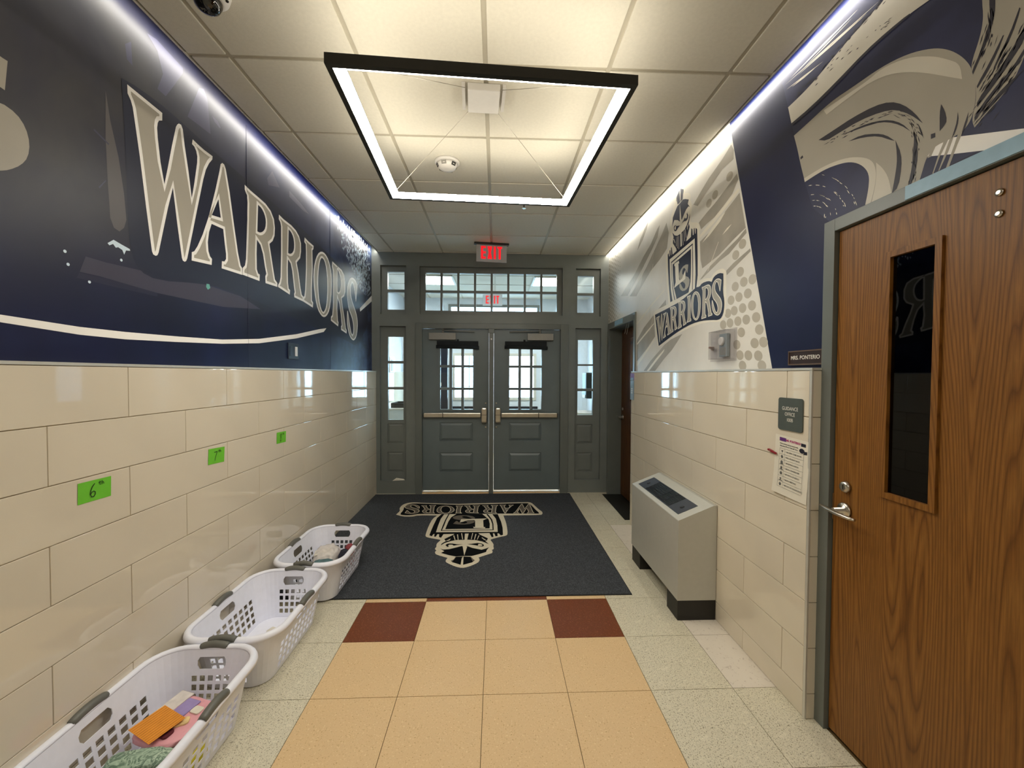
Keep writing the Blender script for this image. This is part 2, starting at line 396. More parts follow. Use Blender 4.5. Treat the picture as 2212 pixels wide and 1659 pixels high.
def smooth_poly(pts, it=1, corner=58):
    """rounds gentle bends, keeps sharp corners"""
    for _ in range(it):
        q = []; n = len(pts)
        for i in range(n):
            p0, p1, p2 = Vector(pts[i - 1]), Vector(pts[i]), Vector(pts[(i + 1) % n])
            a, b = p1 - p0, p2 - p1
            if a.length < 1e-7 or b.length < 1e-7: continue
            if math.degrees(a.angle(b)) > corner: q.append(tuple(p1))
            else: q += [tuple(p1 - a * .25), tuple(p1 + b * .25)]
        pts = q
    return pts
def warp(pts, quad):
    TL, TR, BR, BL = quad
    return [tuple((1 - v) * ((1 - u) * BL[i] + u * BR[i]) + v * ((1 - u) * TL[i] + u * TR[i]) for i in (0, 1)) for u, v in pts]
def text_to(mb, txt, size, fn, mi=0, align='CENTER', xs=1.0, bold=0.0):
    cu = bpy.data.curves.new('lettering', 'FONT'); cu.body = txt; cu.size = size; cu.align_x = align; cu.align_y = 'CENTER'; cu.offset = bold; cu.resolution_u = 3
    o = bpy.data.objects.new('lettering', cu); C.objects.link(o)
    dg = bpy.context.evaluated_depsgraph_get(); ev = o.evaluated_get(dg); me = ev.to_mesh()
    mb.add([fn(p.co.x * xs, p.co.y) for p in me.vertices], [list(p.vertices) for p in me.polygons], mi)
    ev.to_mesh_clear(); bpy.data.objects.remove(o); bpy.data.curves.remove(cu)

# ---- outlines of the prints, in wall or floor metres
LETTERS = [('W',[(1.8061,2.7223),(1.9862,2.7173),(1.9855,2.6823),(1.9672,2.6712),(1.9598,2.6562),(1.9558,2.6307),(1.9585,2.586),(1.9722,2.4828),(1.9925,2.3937),(2.0152,2.4868),(2.0402,2.5962),(2.0673,2.7029),(2.0764,2.7194),(2.0862,2.7296),(2.1001,2.7318),(2.1105,2.7162),(2.1216,2.641),(2.1449,2.5263),(2.1643,2.4035),(2.1836,2.4867),(2.2056,2.6019),(2.2071,2.6356),(2.2003,2.6581),(2.1871,2.6738),(2.1712,2.678),(2.1761,2.7046),(2.2101,2.6995),(2.2567,2.6952),(2.3225,2.6962),(2.3201,2.6777),(2.2945,2.6439),(2.2693,2.5973),(2.249,2.537),(2.204,2.371),(2.1654,2.2258),(2.1281,2.0885),(2.121,2.0737),(2.1108,2.0665),(2.0983,2.0694),(2.0927,2.0817),(2.065,2.2471),(2.0427,2.4003),(2.0115,2.2934),(1.9793,2.1681),(1.9534,2.0657),(1.9468,2.0521),(1.9374,2.0459),(1.9235,2.0482),(1.9169,2.0606),(1.89,2.2444),(1.8614,2.4538),(1.8389,2.5939),(1.8306,2.6427),(1.8219,2.6665),(1.8071,2.686)],[]),('A',[(2.4022,2.7009),(2.4185,2.6998),(2.4315,2.681),(2.4632,2.5641),(2.5008,2.3854),(2.5343,2.2371),(2.5577,2.1668),(2.5738,2.1539),(2.5731,2.1132),(2.3859,2.1048),(2.3888,2.1459),(2.4108,2.1498),(2.4244,2.1681),(2.4249,2.1975),(2.4148,2.2528),(2.4031,2.3308),(2.3086,2.3253),(2.2877,2.2744),(2.2768,2.2159),(2.2808,2.1692),(2.2923,2.145),(2.3081,2.1356),(2.3045,2.102),(2.1575,2.0857),(2.1592,2.1284),(2.1771,2.1383),(2.2003,2.1716),(2.2388,2.2441),(2.2894,2.3642),(2.3428,2.5251),(2.3764,2.6395),(2.3879,2.6865)],[[(2.3661,2.4824),(2.3835,2.3861),(2.3105,2.3738)]]),('R',[(2.6072,2.6728),(2.6636,2.6642),(2.7612,2.6579),(2.8355,2.6512),(2.8978,2.6288),(2.9377,2.587),(2.95,2.5293),(2.944,2.4738),(2.9186,2.43),(2.8779,2.3977),(2.896,2.3351),(2.9236,2.2368),(2.9439,2.1705),(2.9756,2.1525),(2.9752,2.1252),(2.8264,2.1195),(2.8241,2.1644),(2.8368,2.1846),(2.8207,2.2277),(2.7993,2.3069),(2.7706,2.3571),(2.7319,2.378),(2.7261,2.2855),(2.7272,2.1868),(2.7411,2.1629),(2.7599,2.16),(2.7562,2.1173),(2.5756,2.1154),(2.5789,2.1568),(2.6023,2.1786),(2.6135,2.221),(2.626,2.4147),(2.6354,2.5766),(2.6296,2.6176),(2.608,2.6434)],[[(2.7488,2.6088),(2.7895,2.6028),(2.8221,2.5776),(2.8383,2.5411),(2.8312,2.4873),(2.8019,2.4532),(2.7646,2.4337),(2.7372,2.4334)]]),('R',[(3.0053,2.6447),(3.0707,2.6355),(3.1788,2.6324),(3.2523,2.6182),(3.303,2.5904),(3.332,2.5459),(3.3327,2.4793),(3.3177,2.4249),(3.2601,2.3744),(3.2897,2.3014),(3.3193,2.1918),(3.3397,2.1414),(3.3719,2.1281),(3.3659,2.0913),(3.2189,2.0978),(3.216,2.124),(3.2245,2.1394),(3.2121,2.1854),(3.1893,2.2927),(3.1661,2.3425),(3.127,2.3618),(3.1228,2.2917),(3.1242,2.1901),(3.1344,2.1466),(3.1548,2.1398),(3.1495,2.1046),(2.9853,2.1276),(2.9869,2.143),(3.0073,2.1678),(3.0195,2.2046),(3.0296,2.3741),(3.0328,2.5721),(3.0231,2.5973),(3.0019,2.6119)],[[(3.1416,2.5876),(3.1779,2.5804),(3.2099,2.5553),(3.2239,2.5116),(3.2198,2.4619),(3.1948,2.4287),(3.1592,2.4104),(3.1309,2.41)]]),('I',[(3.396,2.613),(3.4575,2.6031),(3.5593,2.5958),(3.5548,2.5676),(3.5345,2.5499),(3.5382,2.3981),(3.5197,2.2339),(3.5201,2.1274),(3.5438,2.112),(3.5371,2.0698),(3.3605,2.092),(3.3647,2.1267),(3.3849,2.139),(3.3986,2.1913),(3.4162,2.3669),(3.4183,2.5048),(3.4155,2.5639),(3.3899,2.5745)],[]),('O',[(3.7089,2.5958),(3.7921,2.6015),(3.8738,2.5622),(3.9262,2.4778),(3.9396,2.3718),(3.925,2.2199),(3.8841,2.1043),(3.8306,2.0474),(3.7675,2.0193),(3.7047,2.0247),(3.6298,2.0692),(3.5832,2.1568),(3.5562,2.2595),(3.5517,2.3659),(3.5776,2.4622),(3.6329,2.5484)],[[(3.7302,2.544),(3.7796,2.5313),(3.818,2.4698),(3.8399,2.3593),(3.8331,2.2223),(3.8082,2.1213),(3.766,2.0734),(3.7387,2.0627),(3.7012,2.0851),(3.6631,2.1531),(3.6433,2.2599),(3.645,2.3704),(3.6678,2.4683),(3.6969,2.5253)]]),('R',[(3.955,2.5747),(4.0763,2.5617),(4.1858,2.5535),(4.2569,2.5178),(4.2853,2.4489),(4.284,2.3511),(4.254,2.3021),(4.1875,2.2683),(4.2092,2.1977),(4.2654,2.0665),(4.2938,1.983),(4.3235,1.9589),(4.3141,1.9283),(4.169,1.95),(4.1667,1.9878),(4.1838,2.0004),(4.16,2.1052),(4.1254,2.2046),(4.0799,2.2505),(4.0704,2.1437),(4.0822,2.0318),(4.1009,2.0155),(4.0895,1.9756),(3.9145,2.0099),(3.9175,2.048),(3.9477,2.0662),(3.9666,2.1573),(3.9746,2.3596),(3.9714,2.4891),(3.9492,2.5234)],[[(4.0839,2.5328),(4.1215,2.5112),(4.1649,2.4641),(4.1695,2.3915),(4.1408,2.3278),(4.0996,2.3091),(4.0782,2.3152)]]),('S',[(4.488,2.5508),(4.5807,2.5461),(4.6559,2.5056),(4.6447,2.4468),(4.6118,2.3092),(4.5947,2.3085),(4.5655,2.4074),(4.5297,2.4805),(4.4872,2.4917),(4.4512,2.4465),(4.4439,2.3718),(4.4751,2.31),(4.5499,2.2429),(4.6273,2.1734),(4.6646,2.084),(4.6494,1.9935),(4.6137,1.9192),(4.5519,1.8789),(4.502,1.8713),(4.4217,1.8962),(4.3602,1.9628),(4.3278,2.0528),(4.3354,2.1638),(4.3538,2.1721),(4.3807,2.1152),(4.414,2.0302),(4.4512,1.9555),(4.4865,1.934),(4.513,1.956),(4.5237,2.0146),(4.4982,2.086),(4.444,2.141),(4.3879,2.183),(4.3488,2.254),(4.3318,2.3497),(4.3513,2.4416),(4.4078,2.513)],[])]
GLYPH = {'W':([(0,0.989),(0.349,1.002),(0.347,0.949),(0.312,0.931),(0.298,0.908),(0.29,0.869),(0.295,0.802),(0.322,0.649),(0.361,0.516),(0.405,0.657),(0.453,0.824),(0.506,0.99),(0.523,1.016),(0.542,1.033),(0.569,1.038),(0.589,1.015),(0.611,0.9),(0.656,0.724),(0.694,0.534),(0.731,0.665),(0.774,0.847),(0.777,0.9),(0.763,0.935),(0.738,0.958),(0.707,0.963),(0.716,1.005),(0.782,1.001),(0.873,1),(1,1.01),(0.995,0.98),(0.946,0.923),(0.897,0.846),(0.858,0.748),(0.771,0.484),(0.696,0.257),(0.624,0.046),(0.61,0.024),(0.59,0.014),(0.566,0.019),(0.555,0.038),(0.501,0.293),(0.458,0.527),(0.398,0.365),(0.335,0.177),(0.285,0.026),(0.272,0.006),(0.254,-0.003),(0.227,0.002),(0.215,0.021),(0.162,0.294),(0.107,0.602),(0.064,0.805),(0.047,0.876),(0.031,0.909),(0.002,0.936)],[]),'A':([(0.588,1.002),(0.627,1),(0.658,0.968),(0.734,0.768),(0.825,0.462),(0.905,0.205),(0.961,0.082),(1,0.058),(0.998,-0.012),(0.549,-0.007),(0.556,0.063),(0.608,0.067),(0.641,0.097),(0.642,0.147),(0.618,0.241),(0.59,0.375),(0.363,0.371),(0.313,0.287),(0.287,0.19),(0.296,0.112),(0.324,0.07),(0.362,0.053),(0.353,-0.003),(0,-0.015),(0.004,0.055),(0.047,0.07),(0.103,0.123),(0.195,0.24),(0.317,0.438),(0.445,0.705),(0.526,0.898),(0.553,0.977)],[[(0.501,0.633),(0.543,0.469),(0.368,0.453)]]),'R':([(0.079,0.99),(0.22,0.979),(0.464,0.977),(0.65,0.971),(0.806,0.936),(0.905,0.863),(0.936,0.758),(0.921,0.656),(0.858,0.574),(0.756,0.511),(0.801,0.398),(0.87,0.22),(0.921,0.1),(1,0.069),(0.999,0.019),(0.627,-0.001),(0.621,0.081),(0.653,0.119),(0.613,0.197),(0.559,0.34),(0.487,0.429),(0.391,0.464),(0.376,0.296),(0.379,0.116),(0.414,0.073),(0.461,0.069),(0.452,-0.009),(0,-0.023),(0.008,0.052),(0.067,0.093),(0.095,0.171),(0.126,0.523),(0.15,0.818),(0.135,0.892),(0.081,0.937)],[[(0.433,0.886),(0.535,0.879),(0.616,0.836),(0.657,0.77),(0.639,0.671),(0.566,0.607),(0.473,0.568),(0.404,0.566)]]),'I':([(0.179,1.003),(0.488,0.996),(1,1.002),(0.977,0.947),(0.875,0.909),(0.894,0.62),(0.801,0.302),(0.803,0.099),(0.922,0.075),(0.888,-0.007),(0,-0.004),(0.021,0.064),(0.123,0.092),(0.192,0.195),(0.28,0.535),(0.291,0.8),(0.277,0.913),(0.148,0.928)],[]),'O':([(0.405,0.99),(0.62,1),(0.83,0.932),(0.965,0.788),(1,0.605),(0.962,0.345),(0.857,0.146),(0.719,0.048),(0.556,0),(0.394,0.009),(0.201,0.086),(0.081,0.236),(0.012,0.413),(0,0.595),(0.067,0.761),(0.209,0.909)],[[(0.46,0.901),(0.588,0.879),(0.687,0.774),(0.743,0.584),(0.725,0.349),(0.661,0.175),(0.552,0.093),(0.482,0.075),(0.385,0.113),(0.287,0.23),(0.236,0.413),(0.241,0.603),(0.299,0.771),(0.374,0.869)]]),'S':([(0.476,1),(0.751,0.993),(0.974,0.933),(0.941,0.847),(0.843,0.644),(0.792,0.643),(0.706,0.789),(0.599,0.897),(0.473,0.913),(0.366,0.847),(0.345,0.737),(0.437,0.646),(0.659,0.547),(0.889,0.445),(1,0.313),(0.955,0.18),(0.849,0.07),(0.665,0.011),(0.517,0),(0.279,0.037),(0.096,0.135),(0,0.267),(0.023,0.43),(0.077,0.443),(0.157,0.359),(0.256,0.234),(0.366,0.124),(0.471,0.092),(0.55,0.125),(0.582,0.211),(0.506,0.316),(0.345,0.397),(0.178,0.459),(0.062,0.563),(0.012,0.704),(0.07,0.839),(0.238,0.944)],[])}
L_SWOOSH = [(0.3,1.83),(1.1883,1.7082),(1.3451,1.6937),(1.588,1.6834),(1.7762,1.6839),(2.066,1.6912),(2.3843,1.7034),(2.7477,1.7387),(3.2465,1.8175),(3.6646,1.9028),(3.8122,1.9275),(3.7513,1.8874),(3.2459,1.7852),(2.7472,1.7099),(2.3839,1.6798),(2.0655,1.6641),(1.7756,1.653),(1.5874,1.6542),(1.3447,1.6698),(1.1878,1.6866),(0.3,1.81)]
L_SWOOSH2 = [(4.7319,2.2561),(5.2048,2.4992),(5.204,2.4241),(4.7473,2.2218)]
L_BACK = [(1.7799,2.7308),(1.8635,2.7469),(2.0295,2.7533),(2.3091,2.7276),(2.7645,2.7061),(3.4144,2.6668),(4.2164,2.5736),(4.9491,2.4335),(5.0334,2.1146),(4.6484,1.8094),(4.2701,1.8651),(3.6645,1.8988),(3.2483,1.9324),(2.7519,1.9809),(2.3896,1.9954),(2.2087,1.9815),(1.9448,1.9359),(1.848,1.9558),(1.811,2.0188),(1.7982,2.1465),(1.792,2.4888)]
L_S = [(1.2943,2.5101),(1.3618,2.4985),(1.3812,2.4988),(1.3718,2.4016),(1.3598,2.4033),(1.3251,2.4042),(1.2917,2.3873),(1.2803,2.3458),(1.3124,2.3336),(1.3589,2.3572),(1.4019,2.3486),(1.4273,2.3195),(1.4383,2.2731),(1.432,2.2242),(1.4114,2.1882),(1.3791,2.1573),(1.3544,2.1423),(1.2859,2.1073),(1.287,2.1619),(1.3319,2.1859),(1.3557,2.2058),(1.3469,2.2364),(1.2888,2.2439),(1.238,2.2651),(1.241,2.409)]
L_BAND = [(1.6175,1.9518),(1.6982,1.9511),(1.8551,1.9596),(2.1133,1.988),(2.5575,1.9803),(2.767,1.935),(2.3955,1.8894),(1.9437,1.8788),(1.6723,1.8901),(1.5938,1.8886)]
L_BAND2 = [(1.5912,1.8849),(1.6749,1.8864),(1.9439,1.8871),(1.9434,1.8625),(1.7322,1.8619),(1.5825,1.8638)]
L_DAG = [(1.7098,2.6322),(1.7271,2.5253),(1.7609,2.3962),(1.7832,2.2556),(1.7918,2.1538),(1.7804,2.1171),(1.759,2.0944),(1.7347,2.1009),(1.7194,2.136),(1.7121,2.2613),(1.706,2.44)]
L_GHOST = [[(1.9111,3.0177),(1.9608,3.0315),(2.1177,3.0184),(2.1172,2.9933),(2.0659,2.9037),(2.0088,2.8085),(1.9617,2.8103),(1.9946,2.9005),(1.965,2.983)],[(1.7998,2.8833),(1.8285,2.9157),(1.8333,2.8191),(1.8072,2.8264)],[(2.2276,2.9973),(2.2617,3.016),(2.2888,2.9784),(2.3105,2.8076),(2.1439,2.7982)],[(2.9229,2.9093),(3.0186,2.8417),(2.8749,2.7924),(2.8586,2.8314)],[(3.157,2.8801),(3.3385,2.8589),(3.4829,2.8312),(3.3768,2.8196),(3.1562,2.8352)]]
L_SPARK = [(1.543,1.949),(1.553,1.905),(1.63,1.859),(1.765,1.979)]
L_BOLT = [(1.7056,2.0301),(1.7317,2.0515),(1.7664,2.0438),(1.8047,2.0364),(1.8068,2.0293),(1.7872,2.0253),(1.7783,2.0054),(1.7701,2.0221),(1.7515,2.0278),(1.7412,2.0228),(1.7293,2.034),(1.7133,2.0234)]
L_TEAL = [(2.2635,1.9912),(2.2848,1.9934),(2.2916,1.9749),(2.2735,1.9612),(2.2597,1.9731)]
L_STREAK = [[(1.6595,2.4523),(1.7213,2.4286),(1.7173,2.4227),(1.6576,2.4459)],[(1.6736,2.2366),(1.7027,2.277),(1.7046,2.2743),(1.6772,2.2329)],[(2.3234,2.9145),(2.3678,2.9117),(2.3942,2.8893),(2.3825,2.885),(2.345,2.8928)]]
M_CREAM = [(-1.0603,4.3776),(-1.0449,4.5002),(-1.0678,4.5637),(-1.0734,4.6416),(-1.0618,4.7218),(-1.0148,4.7842),(-0.9386,4.7964),(-0.8467,4.7717),(-0.4481,4.7203),(-0.3621,4.732),(-0.0124,4.7512),(0.3692,4.7758),(0.4208,4.7547),(0.4471,4.6572),(0.4898,4.4863),(0.5134,4.4358),(0.5109,4.3632),(0.4845,4.3237),(0.0855,4.3247),(0.1023,4.1801),(0.1139,4.0326),(0.1175,3.821),(0.1036,3.7763),(0.0471,3.7514),(-0.0393,3.6967),(-0.0425,3.6765),(-0.032,3.6477),(-0.0133,3.5852),(-0.017,3.5348),(-0.011,3.5037),(-0.0173,3.4795),(-0.0302,3.4738),(-0.0216,3.4437),(-0.0251,3.4087),(-0.0452,3.3962),(-0.1368,3.3284),(-0.1249,3.2939),(-0.1305,3.2513),(-0.1558,3.2156),(-0.212,3.1665),(-0.2575,3.1492),(-0.3124,3.1757),(-0.3712,3.2283),(-0.3976,3.2591),(-0.399,3.2951),(-0.389,3.3288),(-0.4831,3.3874),(-0.5049,3.4167),(-0.509,3.4533),(-0.5001,3.4708),(-0.5169,3.4983),(-0.5182,3.5242),(-0.5107,3.5441),(-0.52,3.5995),(-0.5103,3.6479),(-0.495,3.684),(-0.5007,3.7011),(-0.5586,3.7248),(-0.6178,3.7523),(-0.6465,3.7793),(-0.6537,3.8422),(-0.6599,4.0534),(-0.6521,4.2438),(-0.6189,4.3382),(-0.8197,4.3504),(-0.8821,4.306),(-0.9795,4.3199)]
M_BANNER = [(-1.0211,4.3907),(-1.0134,4.5244),(-1.0293,4.6142),(-1.0213,4.6936),(-0.981,4.7472),(-0.8863,4.7504),(-0.4447,4.6847),(-0.3156,4.6897),(0.0752,4.7157),(0.366,4.7335),(0.3985,4.6994),(0.425,4.6042),(0.4479,4.4873),(0.4702,4.4198),(0.4731,4.3689),(0.054,4.3797),(-0.1245,4.3771),(-0.4636,4.3764),(-0.5765,4.3793),(-0.8205,4.3974),(-0.8709,4.368),(-0.931,4.3509),(-0.9969,4.362)]
M_SH_a = [(-0.5765,4.3793),(-0.6084,4.265),(-0.6145,4.0725),(-0.6159,3.9153),(-0.6146,3.805),(-0.5879,3.7812),(-0.5816,3.8311),(-0.5704,3.8362),(-0.566,3.7736),(-0.5499,3.7679),(-0.5428,3.83),(-0.5266,3.8296),(-0.5193,3.7618),(-0.4982,3.7438),(-0.4863,3.8285),(-0.0554,3.844),(-0.0329,3.7448),(-0.0156,3.7531),(-0.0232,3.834),(-0.009,3.8336),(0.0018,3.7649),(0.0228,3.7697),(0.0195,3.8328),(0.0338,3.8324),(0.051,3.7831),(0.0723,3.7951),(0.0717,3.9738),(0.059,4.1381),(0.0255,4.3638)]
M_SH_b = [(-0.5483,4.3786),(-0.5662,4.2416),(-0.5667,4.0509),(-0.5636,3.8764),(0.0232,3.8697),(0.0202,4.0352),(0.0052,4.2266),(-0.0336,4.3653)]
M_SH_c = [(-0.5039,4.3774),(-0.5177,4.1964),(-0.5219,4.0497),(-0.5231,3.909),(-0.0151,3.9141),(-0.019,4.0772),(-0.0338,4.2055),(-0.0797,4.3665)]
M_SH_d = [(-0.4918,4.3771),(-0.5046,4.1961),(-0.507,4.0493),(-0.5121,3.9238),(-0.0268,3.9298),(-0.0311,4.0775),(-0.0494,4.206),(-0.0984,4.367)]
M_SH_e = [(-0.4156,4.3799),(-0.4616,4.2837),(-0.4779,4.1523),(-0.4834,4.0085),(-0.4851,3.9499),(-0.0557,3.9577),(-0.0553,4.0781),(-0.0688,4.2065),(-0.1406,4.3728)]
M_DARK = [[(-0.4649,3.7137),(-0.4143,3.7817),(-0.3886,3.8168),(-0.381,3.8677),(-0.2895,3.8838),(-0.2784,3.6915),(-0.3498,3.6901),(-0.4016,3.6664),(-0.4504,3.625),(-0.477,3.5745),(-0.4757,3.6144),(-0.4454,3.666)],[(-0.25,3.8828),(-0.1663,3.8563),(-0.1466,3.8101),(-0.0672,3.7197),(-0.0763,3.6656),(-0.0898,3.661),(-0.0512,3.5783),(-0.0614,3.5946),(-0.1166,3.6501),(-0.179,3.682),(-0.2547,3.6942)],[(-0.4764,3.5123),(-0.4463,3.4887),(-0.3958,3.4963),(-0.3346,3.5313),(-0.2944,3.5567),(-0.2784,3.5453),(-0.2612,3.4242),(-0.2655,3.3585),(-0.3237,3.3518),(-0.3822,3.3774),(-0.4567,3.4225),(-0.4325,3.4555)],[(-0.245,3.5553),(-0.1967,3.5151),(-0.1173,3.4763),(-0.0792,3.501),(-0.0536,3.5234),(-0.072,3.4705),(-0.0775,3.4306),(-0.1332,3.3916),(-0.194,3.3579),(-0.2655,3.3585),(-0.2612,3.4242),(-0.2574,3.5447)],[(-0.3233,3.3477),(-0.2648,3.3501),(-0.273,3.3227),(-0.2726,3.2036),(-0.3056,3.2264),(-0.3472,3.2537),(-0.3357,3.3)],[(-0.2617,3.35),(-0.2056,3.3442),(-0.1651,3.2789),(-0.1842,3.2424),(-0.253,3.203),(-0.2595,3.3223)],[(-0.438,3.5781),(-0.428,3.605),(-0.4093,3.6157),(-0.3756,3.6115),(-0.341,3.5977),(-0.2844,3.5961),(-0.3391,3.5785),(-0.363,3.5665),(-0.3797,3.5876),(-0.4062,3.5883),(-0.4137,3.5679),(-0.4017,3.5488),(-0.4358,3.5342),(-0.4177,3.5461)],[(-0.248,3.5983),(-0.2084,3.6036),(-0.1558,3.6183),(-0.1184,3.6043),(-0.101,3.5797),(-0.0989,3.5527),(-0.113,3.5406),(-0.1661,3.5546),(-0.1201,3.5565),(-0.1107,3.572),(-0.1246,3.5916),(-0.1482,3.5971),(-0.1532,3.5606),(-0.1869,3.5742)]]
M_SLIT = [[(-0.3907,3.79),(-0.3822,3.7951),(-0.3607,3.6904),(-0.3672,3.6872)],[(-0.3583,3.8159),(-0.3501,3.8193),(-0.334,3.6964),(-0.3399,3.6932)],[(-0.3218,3.8422),(-0.3136,3.8456),(-0.2938,3.7055),(-0.3006,3.704)],[(-0.2172,3.8485),(-0.2097,3.8428),(-0.2156,3.7016),(-0.2211,3.7018)],[(-0.1861,3.8257),(-0.1774,3.82),(-0.1864,3.6923),(-0.1932,3.6925)],[(-0.155,3.7924),(-0.1476,3.7833),(-0.1623,3.6882),(-0.1677,3.6884)],[(-0.4517,3.6628),(-0.4252,3.6956),(-0.411,3.7207),(-0.4066,3.712),(-0.4165,3.6785)],[(-0.0764,3.669),(-0.1028,3.6866),(-0.1263,3.7352),(-0.121,3.742),(-0.0978,3.7034)],[(-0.2836,3.5454),(-0.2443,3.5443),(-0.2568,3.3667)]]
M_GREY = [[(-0.3357,3.3),(-0.3264,3.3477),(-0.3198,3.3434),(-0.3454,3.2536),(-0.3575,3.2765)],[(-0.2058,3.3484),(-0.1959,3.337),(-0.1659,3.2709),(-0.1825,3.2661)]]
M_L = [(-0.2173,4.0054),(-0.2118,3.9717),(-0.1013,3.9648),(-0.0968,3.9882),(-0.1156,3.9987),(-0.1249,4.1817),(-0.1077,4.2031),(-0.0887,4.2247),(-0.0928,4.2336),(-0.3536,4.2183),(-0.3608,4.1238),(-0.3247,4.1483),(-0.2816,4.1902),(-0.2199,4.1929),(-0.2069,4.1666),(-0.1983,3.9969)]
M_SQ = [(-0.2018,4.0656),(-0.4274,4.0716),(-0.4558,4.341),(-0.2154,4.3348)]
M_LET = [('W',[(0.4213,4.3822),(0.1927,4.3881),(0.2063,4.7097),(0.4515,4.7036)]),('A',[(0.1966,4.3832),(0.0459,4.3871),(0.0485,4.6725),(0.2089,4.6685)]),('R',[(0.0296,4.3875),(-0.1412,4.3919),(-0.1503,4.6666),(0.0311,4.6621)]),('R',[(-0.1656,4.3925),(-0.3362,4.3969),(-0.3566,4.661),(-0.1758,4.6565)]),('I',[(-0.3484,4.3972),(-0.4336,4.3994),(-0.4587,4.6528),(-0.3686,4.6505)]),('O',[(-0.4387,4.3852),(-0.6327,4.3902),(-0.6721,4.6634),(-0.4661,4.6583)]),('R',[(-0.6398,4.3999),(-0.7976,4.404),(-0.8473,4.6785),(-0.6797,4.6744)]),('S',[(-0.8104,4.3948),(-0.9774,4.3991),(-1.0476,4.716),(-0.8687,4.7115)])]
R_SH_a = [(2.883,2.1397),(2.8658,2.224),(2.8713,2.3629),(2.8784,2.476),(2.885,2.5553),(2.9056,2.5707),(2.9076,2.5344),(2.9154,2.53),(2.9218,2.5747),(2.9337,2.5778),(2.9356,2.5327),(2.9474,2.5319),(2.9561,2.5802),(2.9723,2.5918),(2.9766,2.5301),(3.2872,2.491),(3.3085,2.5609),(3.3206,2.5538),(3.311,2.4961),(3.3212,2.4955),(3.3326,2.5442),(3.3475,2.5394),(3.3419,2.4942),(3.3522,2.4936),(3.3672,2.5279),(3.382,2.5179),(3.3723,2.3894),(3.3547,2.272),(3.3188,2.1118)]
R_SH_b = [(2.9034,2.1384),(2.8975,2.2381),(2.907,2.3753),(2.9182,2.5006),(3.3426,2.4674),(3.3319,2.3486),(3.3112,2.2119),(3.2761,2.1146)]
R_SH_c = [(2.9356,2.1364),(2.9349,2.2675),(2.9394,2.3733),(2.9458,2.4746),(3.3127,2.438),(3.3015,2.3209),(3.2841,2.2296),(3.2427,2.1167)]
R_SH_d = [(2.9443,2.1358),(2.9444,2.2668),(2.9502,2.3726),(2.953,2.4632),(3.3034,2.4274),(3.2927,2.3215),(3.2728,2.2302),(3.2291,2.1176)]
R_SH_e = [(2.9992,2.1288),(2.9709,2.201),(2.9659,2.2966),(2.9694,2.4004),(2.9712,2.4427),(3.2811,2.4092),(3.2752,2.3226),(3.2588,2.2311),(3.1983,2.1161)]
R_DARK = [[(2.9979,2.6113),(3.031,2.5591),(3.0478,2.5322),(3.0506,2.4951),(3.1159,2.4776),(3.1339,2.6152),(3.0823,2.6208),(3.0461,2.6412),(3.013,2.6742),(2.9964,2.7122),(2.9953,2.6834),(3.0145,2.6443)],[(3.1445,2.4757),(3.2064,2.4894),(3.223,2.5213),(3.285,2.5812),(3.2813,2.6207),(3.2717,2.6249),(3.3039,2.6819),(3.2957,2.6708),(3.2529,2.6345),(3.2062,2.6156),(3.1509,2.6117)],[(3,2.7569),(3.023,2.7719),(3.0591,2.7632),(3.1015,2.7341),(3.1293,2.7132),(3.1414,2.7204),(3.1601,2.8064),(3.1604,2.8539),(3.1186,2.8625),(3.075,2.8479),(3.0189,2.8202),(3.0347,2.7949)],[(3.165,2.711),(3.202,2.7368),(3.2614,2.7596),(3.2876,2.7393),(3.305,2.7215),(3.2944,2.7608),(3.2925,2.7898),(3.2543,2.8215),(3.2121,2.8497),(3.1604,2.8539),(3.1601,2.8064),(3.1566,2.7194)],[(3.1191,2.8654),(3.1613,2.8599),(3.1568,2.8801),(3.1632,2.9658),(3.1382,2.9515),(3.1067,2.9346),(3.1126,2.9005)],[(3.1635,2.8598),(3.2044,2.8603),(3.237,2.9047),(3.2251,2.9322),(3.1774,2.965),(3.1666,2.8796)],[(3.0244,2.7071),(3.0302,2.6871),(3.0432,2.6782),(3.0677,2.679),(3.0935,2.6867),(3.1344,2.6842),(3.0958,2.7004),(3.0792,2.7106),(3.066,2.6965),(3.0468,2.6977),(3.0425,2.7129),(3.0521,2.7258),(3.0282,2.7385),(3.0407,2.7288)],[(3.1606,2.6803),(3.189,2.6739),(3.2262,2.6599),(3.254,2.6675),(3.2678,2.6841),(3.2707,2.7034),(3.2612,2.713),(3.2221,2.7064),(3.2552,2.702),(3.2612,2.6903),(3.2502,2.6771),(3.2328,2.6747),(3.2311,2.7012),(3.206,2.6936)]]
R_SLIT = [[(3.0476,2.5516),(3.0535,2.5474),(3.0744,2.6213),(3.0699,2.624)],[(3.0697,2.5309),(3.0755,2.5279),(3.0934,2.6153),(3.0893,2.6179)],[(3.0947,2.5096),(3.1005,2.5066),(3.122,2.6061),(3.1172,2.6076)],[(3.17,2.4983),(3.1757,2.5019),(3.1787,2.6038),(3.1747,2.6041)],[(3.1937,2.5127),(3.2002,2.5162),(3.2003,2.6086),(3.1954,2.6089)],[(3.2178,2.5346),(3.2237,2.5407),(3.2179,2.61),(3.214,2.6102)],[(3.0101,2.6471),(3.0276,2.6217),(3.0365,2.6028),(3.0402,2.6087),(3.0347,2.6335)],[(3.281,2.6183),(3.261,2.6073),(3.2415,2.5739),(3.245,2.5686),(3.2638,2.5949)],[(3.1376,2.7206),(3.1661,2.7189),(3.1662,2.8474)]]
